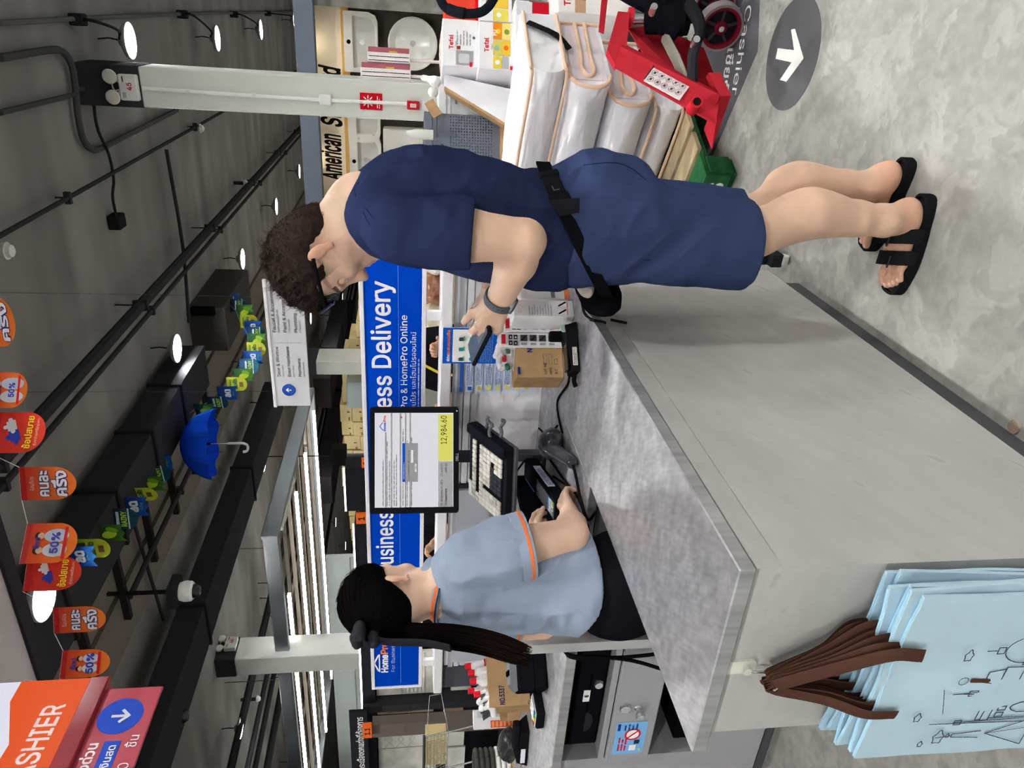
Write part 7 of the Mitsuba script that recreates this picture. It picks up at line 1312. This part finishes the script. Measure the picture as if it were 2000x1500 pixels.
# seams and creases follow the cloth
def on_mesh(mesh, pts, n=6, off=.0012):
    """The front of the mesh under these places of the photograph."""
    v = mesh.vertices - EYE; t = v @ FWD; X = 1000 + CAM_F * (v @ DWN) / t; Y = 750 - CAM_F * (v @ RGT) / t; out = []
    for x, y in spline([(a, b, 0) for a, b in pts], n)[:, :2]:
        w = np.hypot(X - x, Y - y); c = np.flatnonzero(w < 9)
        if len(c): c = c[t[c] < t[c].min() + .03]; k = np.exp(-w[c] ** 2 / 8); out.append(EYE + (v[c] * k[:, None]).sum(0) / k.sum() + (0 - ray(x, y)) / np.linalg.norm(ray(x, y)) * off)
    return np.array(out)
def seam(parent, mesh, pts, col, r=.0012, name='seam'):
    q = on_mesh(mesh, pts)
    if len(q) > 2: part(parent, name, tube(q, r, 5), 'cloth', col, True)
shm = trimesh.Trimesh(*meshkit.WRITTEN[scene[tM + '__shirt']['filename']][:2], process=False); som = trimesh.Trimesh(*meshkit.WRITTEN[scene[tM + '__shorts']['filename']][:2], process=False)
for q in ([(694, 380), (716, 410), (744, 446)], [(746, 428), (765, 410), (790, 398), (830, 398), (866, 404)], [(893, 408), (893, 450), (892, 508)], [(697, 352), (692, 368), (703, 405), (728, 448), (756, 478)]): seam(tM + '__shirt', shm, q, (28, 36, 66), .0014)
for q in ([(1124, 496), (1180, 502), (1246, 507), (1340, 513), (1443, 519)], [(1134, 516), (1165, 523), (1196, 526), (1222, 519), (1246, 508)], [(1088, 335), (1098, 360), (1104, 400)], [(1140, 322), (1200, 318), (1235, 330), (1262, 352)]): seam(tM + '__shorts', som, q, (32, 44, 74), .0016)
# hair: a rough cap and short strands
Fh = Field(); s = 1.06; P = Pm
Fh.ell(P(-.006, 0, .066), np.array([.106, .083, .090]) * s, HM[0], HM[1], .02); Fh.ell(P(.035, 0, .110), np.array([.070, .064, .050]) * s, HM[0], HM[1], .03); Fh.ell(P(-.058, 0, .012), np.array([.056, .070, .085]) * s, HM[0], HM[1], .02)
def hcut(p, d):
    q = (p - head_c) / s; a, b, z = q @ HM[0], q @ HM[1], q @ HM[2]
    top = np.clip((z - .06) / .05, 0, 1); d = d - (nz(p, 55, 5, 3) * .026 + nz(p, 120, 6, 2) * .010) * (.25 + top)
    line = np.where(a > .02, .055 + (a - .02) * .55, np.interp(a, [-.12, -.075, -.05, -.02, .02], [-.062, -.062, -.045, .018, .05]))      # hairline: over the ears, down the nape
    line = np.where((np.abs(b) > .05) & (a > .012) & (a < .042), -.005, line)              # sideburns
    return np.maximum(d, (line - z) * .7)
Fh.fn(hcut); hm = Fh.mesh(.0035, lohi=(head_c - .19, head_c + .19))
hair = part(tM, 'hair', hm, 'hairy', lambda v: lin((44, 36, 34)) * (1 + .5 * nz(v, 80, 4)[:, None]), True, label='short dark curly hair')
R = np.random.RandomState(5); hv, hn = hm.vertices, hm.vertex_normals; out = (hn * (hv - P(0, 0, .05))).sum(1) > 0; qz = ((hv - head_c) @ HM[2]) / s
cand = np.flatnonzero(out & (qz > -.07)); pick = R.choice(cand, 3400); V_, F_ = [], []
for j, i in enumerate(pick):
    top = np.clip((qz[i] - .05) / .05, 0, 1); L = .006 + .022 * top * R.rand() + .004; d0 = hn[i] * .5 + (HM[0] * .5 - HM[2] * .1) * R.rand() + R.randn(3) * .45; d0 /= np.linalg.norm(d0); c = np.cross(d0, R.randn(3)); p = hv[i] - d0 * .003; pts = [p]
    for k in range(4): d0 = d0 + c * .35 * top; d0 /= np.linalg.norm(d0); p = p + d0 * L / 4; pts.append(p)
    pts = np.array(pts); w = np.cross(d0, hn[i] + 1e-3); w /= np.linalg.norm(w) + 1e-9; rr = .00075 * (1 - np.linspace(0, .7, 5))[:, None]; nrm = np.cross(w, d0)
    a = pts + w * rr; b = pts - w * rr * .5 + nrm * rr * .87; c2 = pts - w * rr * .5 - nrm * rr * .87; V_.append(np.stack([a, b, c2], 1).reshape(-1, 3)); o = j * 15
    for k in range(4):
        for m in range(3): x, y = o + k * 3 + m, o + k * 3 + (m + 1) % 3; F_ += [(x, y, y + 3), (x, y + 3, x + 3)]
part(hair, 'strands', trimesh.Trimesh(np.vstack(V_), np.array(F_), process=False), 'hairy', (40, 33, 31), True, kind='stuff')
# sunglasses pushed up into the hair
tg = thing('sunglasses', 'black sunglasses pushed up on the bent man\'s forehead', 'sunglasses'); l_ = HM[1]
for q in (1, -1):
    part(tg, 'temple_arm', tube([P(-.012, .088 * q, .022), P(.02, .090 * q, .040), P(.06, .083 * q, .064), P(.095, .074 * q, .086)], (.0022, .0045), 8, sm=4, up=l_), 'satin', (14, 14, 16))
    ln = sub(trimesh.creation.box((.004, .056, .040)), .008); R3 = np.stack([HM[0], HM[1], HM[2]], 1)
    ln = deform(ln, lambda v: np.stack([v[:, 0] - v[:, 1] ** 2 * 3.0 - np.clip(q * v[:, 1], 0, 1) * .25, v[:, 1] * (1 - 4 * np.clip(-v[:, 2], 0, 1)), v[:, 2]], 1)); ln.vertices = P(.108, .036 * q, .092) + ln.vertices @ R3.T
    part(tg, 'lens', ln, 'gloss', (10, 10, 12), 40)
part(tg, 'bridge', tube([P(.106, -.012, .098), P(.112, 0, .101), P(.106, .012, .098)], .003, 8, sm=4), 'satin', (12, 12, 14))
# the phone in his hands
tp = thing('phone', 'black smartphone held flat in the left hand of the bent man', 'phone'); fr = Fr(PH_C, PH_A, np.cross(PH_N, PH_A))
part(tp, 'case', fr.put(box(-.077, .077, -.038, .038, -.006, .006, .004)), 'satin', (20, 22, 24), smooth=False); P2 = Print(fr.at(0, 0, .006)); P2.add(rrect(.144, .068, .008), (70, 84, 104)); P2.rect(-.05, -.02, .0, .02, (96, 108, 124)); P2.to(tp, 'screen', 'gloss')
# watch on the left wrist
tw = thing('wristwatch', 'grey sports watch on the left wrist of the bent man', 'watch'); ax = (WR_L - EL_L) / np.linalg.norm(WR_L - EL_L); c = WR_L - ax * .012; up = np.array([.35, -.60, -.72]); up -= ax * (up @ ax); up /= np.linalg.norm(up); sd = np.cross(ax, up); n = 40; th = np.arange(n) * 2 * np.pi / n
ring = lambda r0: c + (np.cos(th)[:, None] * up + np.sin(th)[:, None] * sd) * r0
st = loft([ring(.0385) - ax * .011, ring(.0425) - ax * .010, ring(.0425) + ax * .010, ring(.0385) + ax * .011], False); part(tw, 'strap', st, 'satin', (72, 78, 84), 40)
fw = Fr(c + up * .0415, ax, sd); part(tw, 'case', fw.put(lathe([(0, .0), (.021, 0), (.0225, .004), (.0225, .010), (.020, .013), (0, .013)], 28)), 'metal', (140, 142, 145)); part(tw, 'dial', fw.put(lathe([(0, .0131), (.017, .0131), (.017, .0138), (0, .0138)], 28)), 'gloss', (18, 18, 20))
for k in range(4): part(tw, 'strap_hole', fw.at(-.003 + .0 * k, .0, 0).put(cyl((0, 0, 0), (0, 0, .001), .002, 8)).apply_translation((np.cos(1.0 + .28 * k) * up + np.sin(1.0 + .28 * k) * sd) * .0427 - up * .0415), 'matte', (20, 20, 22))
# belt bag: strap, buckle, loose end, pouch
tb = thing('belt_bag', 'black belt bag with a big plastic buckle round the waist of the bent man', 'bag')
beltc = []
for k in range(49):
    a = k / 48 * 2 * math.pi; r = np.array([math.cos(a), math.sin(a)]); base = M.px(1092, 446, 0)
    p = base + M.h * (r[0] * .168 + .006) + M.l * r[1] * .200 - np.array([0, 0, .105 * (r[0] + .45)]) ; beltc.append(p)
beltc = np.array(beltc); rg = []
for k, p in enumerate(beltc):
    o = p - M.px(1092, 446, 0); o[2] = 0; o /= np.linalg.norm(o); z = np.array([0, 0, 1.0]); rg.append([p - z * .018, p + o * .003 - z * .018, p + o * .003 + z * .018, p + z * .018])
part(tb, 'strap', loft(rg, False), 'matte', (16, 17, 20), 40)
def belt_at(k): 
    p = beltc[k]; o = p - M.px(1092, 446, 0); o[2] = 0; o /= np.linalg.norm(o); tt = beltc[k + 1] - beltc[k - 1]; tt /= np.linalg.norm(tt); return Fr(p + o * .004, tt, np.cross(o, tt))
fb_ = belt_at(20); part(tb, 'buckle', [fb_.put(box(-.05, -.012, -.026, .026, 0, .014, .005)), fb_.put(box(-.014, .045, -.021, .021, 0, .012, .004)), fb_.put(box(.043, .062, -.026, .026, 0, .013, .004))], 'satin', (22, 23, 26), smooth=False)
P2 = Print(fb_.at(0, 0, .012)); P2.add(LineString([(-.004, -.006), (-.004, .008), (.008, .008)]).buffer(.0016), (70, 70, 74)); P2.to(tb, 'mark')
q4 = [M.px(x, y, .20) for x, y in ((1070, 392), (1132, 386), (1131, 414), (1094, 421))]; part(tb, 'loose_strap', hullmesh(np.vstack([q4, np.array(q4) + M.l * .004])), 'matte', (30, 31, 34), smooth=False)
pc = M.px(1168, 568, .02); Fp = Field(); Fp.ell(pc, (.050, .115, .062), M.h, M.l, .01); Fp.fn(lambda p, d: d - nz(p, 20, 9) * .018); part(tb, 'pouch', Fp.mesh(.005), 'cloth', (16, 16, 20), True)
part(tb, 'zip', tube([pc + M.l * .10 + M.h * .035 + [0, 0, .03], pc + M.l * .05 + M.h * .050 + [0, 0, .038], pc + M.h * .055 + [0, 0, .036], pc - M.l * .06 + M.h * .05 + [0, 0, .03]], .004, 6, sm=4), 'satin', (40, 40, 44))
for z_ in (.03, -.03): part(tb, 'zip_pull', tube([pc + M.l * .07 + M.h * .052 + [0, 0, z_], pc + M.l * .08 + M.h * .056 + [0, 0, z_ - .045]], .004, 6), 'satin', (20, 20, 22))
part(tb, 'lining', (lambda m: m)(trimesh.creation.icosphere(3, radius=1)).apply_scale([.03, .07, .022]).apply_translation(M.px(1142, 556, .04)), 'cloth', (196, 190, 180), True)
# sandals
def sandal(heel, toe, left, label):
    t = thing('sandal', label, 'sandal', 'black two-strap sandals of the man'); f = (toe - heel) / np.linalg.norm(toe - heel); l = np.cross([0, 0, 1.0], f); q = -1 if left else 1
    fr = Fr(heel - f * .012, f, l); out = []
    for a in np.linspace(0, 2 * math.pi, 60, endpoint=False):
        x = .141 - .141 * math.cos(a); wd = .036 + .014 * np.clip((x - .08) / .12, 0, 1); y = math.sin(a) * wd * (1 if abs(math.sin(a)) > 0 else 1); y = np.sign(math.sin(a)) * wd * abs(math.sin(a)) ** .55; out.append((x, y + q * .010 * np.clip((x - .12) / .12, 0, 1)))
    g = Polygon(out); rim = g.buffer(.004)
    s = part(t, 'sole', [fr.put(extrude(rim, .020)), fr.at(0, 0, .0005).put(extrude(rim.difference(g.buffer(-.004)), .030))], 'satin', (26, 27, 30), 30)
    part(t, 'footbed', fr.at(0, 0, .0195).put(extrude(g.buffer(-.004), .003)), 'matte', (34, 35, 38), 30)
    for k, (x, hh, wd) in enumerate(((.118, .112, .050), (.178, .080, .055))):
        rg = []
        for a in np.linspace(-.12, math.pi + .12, 22):
            y = math.cos(a) * wd + q * .006; z = .022 + max(-.01, math.sin(a)) * hh * .72 ; o = fr.p(0, math.cos(a) * .0045, math.sin(a) * .0045) - fr.o; w = .020
            sk = .018 * (math.cos(a) * q)
            rg.append([fr.p(x - w + sk, y, z), fr.p(x - w + sk, y, z) + o, fr.p(x + w + sk, y, z) + o, fr.p(x + w + sk, y, z)])
        st = part(t, 'strap', loft(rg, True), 'satin', (28, 29, 33), 50)
        a = 1.05 if left else 1.05; yy = -q * math.cos(a) * wd + q * .006; zz = .022 + math.sin(a) * hh * .72; fb = Fr(fr.p(x, yy, zz + .004), f, fr.l if False else (-q * math.sin(a)) * -l * 1.0 + np.array([0, 0, -math.cos(a)]) * 1.0)
        fz = fb.z if fb.z[2] > 0 else -fb.z; B0 = Fr(fb.o + fz * .002, f, np.cross(fz, f)); bk = rrect(.036, .026, .004).difference(shapely.union_all([affinity.translate(rrect(.009, .014, .002), dx, 0) for dx in (-.008, .008)]))
        part(st, 'buckle', B0.put(extrude(bk, .004)), 'gloss', (20, 21, 24), smooth=False)
    return t
sandal(heL, toL, True, 'black two-strap sandal on the left foot, nearer the counter'); sandal(heR, toR, False, 'black two-strap sandal on the right foot, mostly behind the left leg')

# ================================================================ the cashier
Wn = Body((-1.36, 1.47), 80)
tW = thing('person', 'woman cashier in light blue polo shirt with a black ribbon round her ponytail', 'person')
HW = tiltframe(np.array([math.cos(math.radians(91)), math.sin(math.radians(91)), 0]), np.array([-math.sin(math.radians(91)), math.cos(math.radians(91)), 0]), math.radians(8)); hw = Wn.px(775, 1122, -.080) + .080 * HW[1]
C = Field(); Pw = add_head(C, hw, HW, .97, True)
nb = Wn.px(865, 1150, 0); C.cone(Pw(-.03, 0, -.02), nb, .047, .052, .03); C.cone(Pw(-.005, 0, -.04), nb + Wn.h * .02, .042, .05, .03)
C.cone(nb, Wn.px(895, 1110, -.11), .048, .042, .05); C.cone(nb, Wn.px(895, 1190, .11), .048, .042, .05)
ch = Wn.px(960, 1140, 0); wa = Wn.px(1080, 1140, 0); pe = Wn.px(1190, 1142, 0)
C.ell(ch, (.10, .145, .15), Wn.h, Wn.l, .05); C.ell(wa, (.09, .125, .15), Wn.h, Wn.l, .05); C.ell(pe, (.11, .155, .13), Wn.h, Wn.l, .05)
sR, eR, wR = Wn.px(915, 1092, -.150), Wn.px(1118, 1042, -.185), onz(1112, 1002, .930)
sL, eL, wL = Wn.w(ch[0] * 0 - .01, .150, sR[2]), Wn.w(.03, .22, eR[2] + .03), Wn.w(.24, .12, 1.02)
for S_, E_, W_ in ((sR, eR, wR), (sL, eL, wL)):
    C.chain([S_, S_ * .45 + E_ * .55, E_], [.052, .050, .041], .012); m = E_ * .66 + W_ * .34; C.chain([E_, m, W_ * .92 + E_ * .08, W_], [.041, .041, .027, .026], .012)
add_hand(C, wR, np.array([-.05, .95, .05]), np.array([.2, .0, 1.0]), -1, .90, curl=(.55, .6, .65, .7), thumb=(.6, .3))
add_hand(C, wL, np.array([.1, .95, -.1]), np.array([-.1, .1, 1.0]), 1, .90, curl=(.4, .45, .5, .5), thumb=(.6, .3))
for q in (1, -1): C.cone(Wn.w(0, .08 * q, pe[2] - .04), Wn.w(.01, .08 * q, .45), .075, .052, .03); C.cone(Wn.w(.01, .08 * q, .45), Wn.w(-.01, .08 * q, .08), .052, .036, .02); C.cone(Wn.w(-.02, .08 * q, .05), Wn.w(.13, .085 * q, .035), .032, .026, .02)
def wcol(v):
    c = np.tile(lin((212, 176, 154)), (len(v), 1)); q = (v - hw) / .97; a, b, z = q @ HW[0], q @ HW[1], q @ HW[2]; c = c * (1 + .12 * nz(v, 22, 3)[:, None])
    lip = (a > .085) & (z < -.045) & (z > -.072) & (np.abs(b) < .024); c[lip] = c[lip] * [.86, .50, .50]
    ear = (np.abs(b) > .075) & (np.abs(z) < .05) & (np.linalg.norm(q, axis=1) < .2); c[ear] = c[ear] * [1.03, .9, .85]; return c
scene[numbered(tW + '__body')] = entry(C.mesh(.0042), 'skin', wcol, True)
for q in (1, -1): m = trimesh.creation.icosphere(2); m.apply_scale(.0112); m.apply_translation(Pw(.0758, .032 * q, .0155)); part(tW, 'eye', m, 'gloss', (40, 30, 28), True)
part(tW, 'earring', trimesh.creation.icosphere(2, radius=.003).apply_translation(Pw(-.008, -.088, -.030)), 'chrome', smooth=True)
# polo shirt
hemW = Wn.px(1150, 1120, -.1)[2]
nW = np.array(Wn.h * .35 + np.array([0, 0, .94])); nW /= np.linalg.norm(nW); nkW = Wn.px(866, 1148, 0)
ew = lambda c, r, k=.05: ('e', Fr(c, Wn.h, Wn.l), np.asarray(r, float), k, False)
lerp = lambda a, b, t: a + (b - a) * t
polo = tee(Wn, [ew(ch + [0, 0, .02], (.118, .168, .155)), ew(wa + [0, 0, .03], (.115, .155, .17)), ew(pe + [0, 0, .07], (.122, .165, .11)), ('c', Wn.px(908, 1112, -.08), Wn.px(908, 1185, .08), .055, .055, .06, False)],
           [([sR, lerp(sR, eR, .35), lerp(sR, eR, .56)], [.070, .074, .074], .035), ([sL, lerp(sL, eL, .35), lerp(sL, eL, .56)], [.070, .074, .074], .035)],
           lambda a, b, z: (hemW + .02 * np.sin(b * 14) + a * .10) - z, lambda p: .066 - np.linalg.norm((p - nkW) - ((p - nkW) @ nW)[:, None] * nW, axis=1) - np.clip(-.004 - (p - nkW) @ nW, 0, 1) * 2.2, 23, fold=.8)
polo_k = part(tW, 'polo_shirt', polo, 'cloth', lambda v: np.tile(lin((142, 156, 178)), (len(v), 1)) * (1 + .10 * nz(v, 30, 8)[:, None]), True, label='light blue polo shirt')
un2 = np.cross(nW, Wn.l); un2 /= np.linalg.norm(un2); th = np.linspace(0, 2 * math.pi, 41)
def ringW(r, z): return nkW + nW * z + (np.cos(th)[:, None] * -un2 * r * 1.0 + np.sin(th)[:, None] * Wn.l * r * 1.04)
def strip(rs): return loft([ringW(r, z)[:-1] for r, z in rs], False)
part(polo_k, 'collar', strip([(.058, .056), (.062, .060), (.066, .056), (.094, -.010), (.090, -.012), (.066, .0)]), 'cloth', (142, 156, 178), 40); part(polo_k, 'collar_stripe', strip([(.0918, -.003), (.0880, .0055), (.0860, .0055)]), 'cloth', (232, 118, 62), 40); part(polo_k, 'collar_edge', strip([(.0955, -.0095), (.0938, -.0055), (.090, -.008)]), 'cloth', (44, 46, 56), 40)
for S_, E_ in ((sR, eR), (sL, eL)):
    ax = (E_ - S_) / np.linalg.norm(E_ - S_); f2 = Fr(lerp(S_, E_, .56), np.cross(ax, [0, 0, 1]) if abs(ax[2]) < .9 else np.cross(ax, [1, 0, 0]), np.cross(ax, np.cross(ax, [1, 0, 0])))
    rr = lambda r, z: [f2.o + ax * z + (math.cos(a) * f2.x + math.sin(a) * np.cross(ax, f2.x)) * r for a in th[:-1]]
    part(polo_k, 'sleeve_cuff', loft([rr(.084, -.036), rr(.087, -.035), rr(.087, .002), rr(.074, .003)], False), 'cloth', (142, 156, 178), 40); part(polo_k, 'cuff_stripe', loft([rr(.086, -.013), rr(.0882, -.012), rr(.0882, -.005), rr(.086, -.004)], False), 'cloth', (232, 118, 62), 40)
# trousers
Ft = Field(); Ft.ell(pe, (.115, .165, .12), Wn.h, Wn.l, .05); Ft.ell(pe - Wn.h * .012 - [0, 0, .05], (.112, .158, .12), Wn.h, Wn.l, .05)
for q in (1, -1): Ft.cone(Wn.w(0, .085 * q, pe[2] - .05), Wn.w(.01, .088 * q, .45), .092, .074, .03); Ft.cone(Wn.w(.01, .088 * q, .45), Wn.w(-.01, .088 * q, .09), .074, .062, .02)
part(tW, 'trousers', Ft.mesh(.008), 'cloth', (20, 20, 25), True, label='black trousers')
for q in (1, -1): Fq = Field(); Fq.cone(Wn.w(-.03, .085 * q, .045), Wn.w(.15, .09 * q, .038), .044, .036, .02); Fq.fn(lambda p, d: np.maximum(d, .001 - p[:, 2])); part(tW, 'shoe', Fq.mesh(.008), 'satin', (22, 22, 24), True)
# hair: smooth cap, ponytail, ribbon
Fc = Field(); k_ = .97; Fc.ell(Pw(-.010, 0, .060), np.array([.108, .088, .092]) * k_, HW[0], HW[1], .02); Fc.ell(Pw(-.055, 0, .020), np.array([.062, .078, .080]) * k_, HW[0], HW[1], .03)
def ccut(p, d):
    q = (p - hw) / k_; a, b, z = q @ HW[0], q @ HW[1], q @ HW[2]
    line = np.interp(a, [-.12, -.06, -.045, -.02, .0, .03, .06, .10], [-.05, -.05, -.03, .022, .030, .040, .075, .10]); return np.maximum(d - nz(np.stack([a * 20, b * 60, z * 30], 1), 1.0, 4, 2) * .003, (line - z) * .8)
Fc.fn(ccut); cm = Fc.mesh(.004, lohi=(hw - .18, hw + .18))
hairW = part(tW, 'hair', cm, 'hairy', (9, 8, 9), True, label='long black hair tied in a ponytail')
R = np.random.RandomState(8); root = Pw(-.118, 0, .052)
tail = spline([root, Wn.px(765, 1232, .0) , Wn.px(830, 1240, -.01), Wn.px(900, 1246, -.02), Wn.px(960, 1258, -.03), Wn.px(1012, 1276, -.04), Wn.px(1040, 1284, -.045)], 5)
tt, tu, tv = frames(tail, Wn.l); V_, F_, n0 = [], [], 0
prof = np.interp(np.linspace(0, 1, len(tail)), [0, .15, .4, .75, 1], [.013, .022, .034, .034, .026])
def strand(pts, r):
    global n0
    pts = np.asarray(pts); t, u, w = frames(pts); rr = r * np.linspace(1, .4, len(pts))[:, None]
    V_.append(np.stack([pts + u * rr, pts - u * rr * .5 + w * rr * .87, pts - u * rr * .5 - w * rr * .87], 1).reshape(-1, 3))
    i, m = np.meshgrid(np.arange(len(pts) - 1), np.arange(3), indexing='ij'); i, m = i.ravel(), m.ravel(); x, y = n0 + i * 3 + m, n0 + i * 3 + (m + 1) % 3
    F_.append(np.vstack([np.c_[x, y, y + 3], np.c_[x, y + 3, x + 3]])); n0 += 3 * len(pts)
for j in range(950):
    a = R.rand() * 2 * math.pi; r = math.sqrt(R.rand()); L = max(8, int(len(tail) * (.62 + .38 * R.rand()))); w = R.randn() * .10
    off = (np.cos(a + w * np.linspace(0, 3, L))[:, None] * tu[:L] * 1.0 + np.sin(a + w * np.linspace(0, 3, L))[:, None] * tv[:L] * .8) * (prof[:L, None] * r); strand(tail[:L] + off, .0014)
part(hairW, 'ponytail', trimesh.Trimesh(np.vstack(V_), np.vstack(F_), process=False), 'hairy', lambda v: lin((11, 9, 9)) + np.clip((1.28 - v[:, 2:]) * 3, 0, 1) * lin((58, 40, 34)) * .55, True, kind='stuff')
V_, F_, n0 = [], [], 0; cv, cn = cm.vertices, cm.vertex_normals; ok = np.flatnonzero(((cn * (cv - Pw(-.01, 0, .04))).sum(1) > 0))
for i in R.choice(ok, 800):
    p = cv[i]; pts = [p + cn[i] * .0004]; nn = cn[i]
    for k in range(6):
        d = root - pts[-1]; d -= nn * (d @ nn); d /= np.linalg.norm(d) + 1e-9; pts.append(pts[-1] + d * .008); cc = pts[-1] - Pw(-.02, 0, .045); nn = cc / np.linalg.norm(cc)
    strand(pts, .0009)
part(hairW, 'strands', trimesh.Trimesh(np.vstack(V_), np.vstack(F_), process=False), 'hairy', (14, 12, 12), True, kind='stuff')
# ribbon
rb = part(hairW, 'ribbon', [tube([root + tv[0] * .012 + Wn.l * .01, tail[3] - Wn.h * .030, Wn.px(830, 1256, -.03), Wn.px(880, 1266, -.04)], np.array([[.008, .003], [.014, .0035], [.019, .003], [.018, .003]]) if False else (.016, .0035), 10, sm=6, up=np.cross(Wn.h, [0, 0, 1.0]))], 'cloth', (34, 35, 40), 40, label='black ribbon')
for dx, dz in ((.012, .030), (-.014, .022), (.02, -.012)):
    Fk = Field(); Fk.ell(root + Wn.l * dx - Wn.h * .012 + [0, 0, dz], (.022, .030, .016), Wn.h, Wn.l, .01); Fk.fn(lambda p, d: d - nz(p, 50, 3) * .014); part(rb, 'bow_loop', Fk.mesh(.003), 'cloth', (40, 41, 46), True)
# ================================================================ two people glimpsed behind the banner
def glimpsed(o, deg, label, top, skin, arm):
    Bd = Body(o, deg); t = thing('person', label, 'person'); F = Field(); hc = Bd.w(.02, 0, 1.44); ax = tiltframe(Bd.h, Bd.l, .15); P = add_head(F, hc, ax, .95); F.cone(P(-.03, 0, -.02), Bd.w(0, 0, 1.30), .05, .055, .03)
    F.ell(Bd.w(0, 0, 1.15), (.11, .16, .2), Bd.h, Bd.l, .05); F.ell(Bd.w(0, 0, .92), (.11, .16, .14), Bd.h, Bd.l, .05)
    for q in (1, -1):
        F.cone(Bd.w(0, .09 * q, .9), Bd.w(.02, .09 * q, .46), .085, .055, .03); F.cone(Bd.w(.02, .09 * q, .46), Bd.w(0, .09 * q, .07), .055, .038, .02); F.cone(Bd.w(0, .09 * q, .04), Bd.w(.14, .1 * q, .035), .035, .03, .02)
        e, w = Bd.w(.04, .23 * q, 1.06), Bd.w(*arm[0 if q > 0 else 1]); F.chain([Bd.w(0, .16 * q, 1.27), e], [.055, .045], .02); F.chain([e, w], [.044, .03], .015); add_hand(F, w, w - e, np.array([0, 0, 1.0]), -q, .92)
    scene[numbered(t + '__body')] = entry(F.mesh(.008), 'skin', skin, True)
    G = Field(); G.ell(Bd.w(0, 0, 1.16), (.125, .175, .21), Bd.h, Bd.l, .05); G.ell(Bd.w(0, 0, .97), (.125, .17, .13), Bd.h, Bd.l, .05)
    for q in (1, -1): G.cone(Bd.w(0, .15 * q, 1.29), Bd.w(.02, .20 * q, 1.14), .07, .068, .03)
    G.fn(lambda p, d: np.maximum(np.maximum(d, .82 - p[:, 2]), p[:, 2] - 1.345)); part(t, 'shirt', G.mesh(.009), 'cloth', top, True)
    G = Field(); G.ell(Bd.w(0, 0, .88), (.125, .17, .12), Bd.h, Bd.l, .05)
    for q in (1, -1): G.cone(Bd.w(0, .09 * q, .86), Bd.w(0, .092 * q, .10), .095, .065, .03)
    part(t, 'trousers', G.mesh(.01), 'cloth', (26, 26, 30), True)
    G = Field(); G.ell(P(-.012, 0, .06), (.108, .086, .09), ax[0], ax[1]); G.fn(lambda p, d: np.maximum(d, (np.interp((p - hc) @ ax[0], [-.1, -.02, .08], [-.04, .01, .09]) - (p - hc) @ ax[2]))); part(t, 'hair', G.mesh(.006), 'hairy', (24, 20, 20), True); return Bd, t
q = ony(845, 715, 3.75); b1, t1 = glimpsed((q[0], 3.85), 250, 'person in black glimpsed in the gap under the word Delivery of the blue banner', (18, 18, 22), (196, 150, 122), ((.20, .30, 1.22), (.22, -.16, 1.20)))
part(t1, 'lanyard', tube([b1.w(.10, .06, 1.33), b1.w(.14, .02, 1.22), b1.w(.15, 0, 1.05)], (.012, .003), 6, up=b1.l), 'cloth', (214, 190, 70), 40, label='yellow lanyard')
q = ony(840, 1050, 3.75); b2, t2 = glimpsed((q[0] - .05, 3.8), 260, 'person in black glimpsed under the banner between the monitor and the cashier', (20, 20, 24), (200, 154, 124), ((.26, .26, 1.24), (.24, -.18, 1.1)))
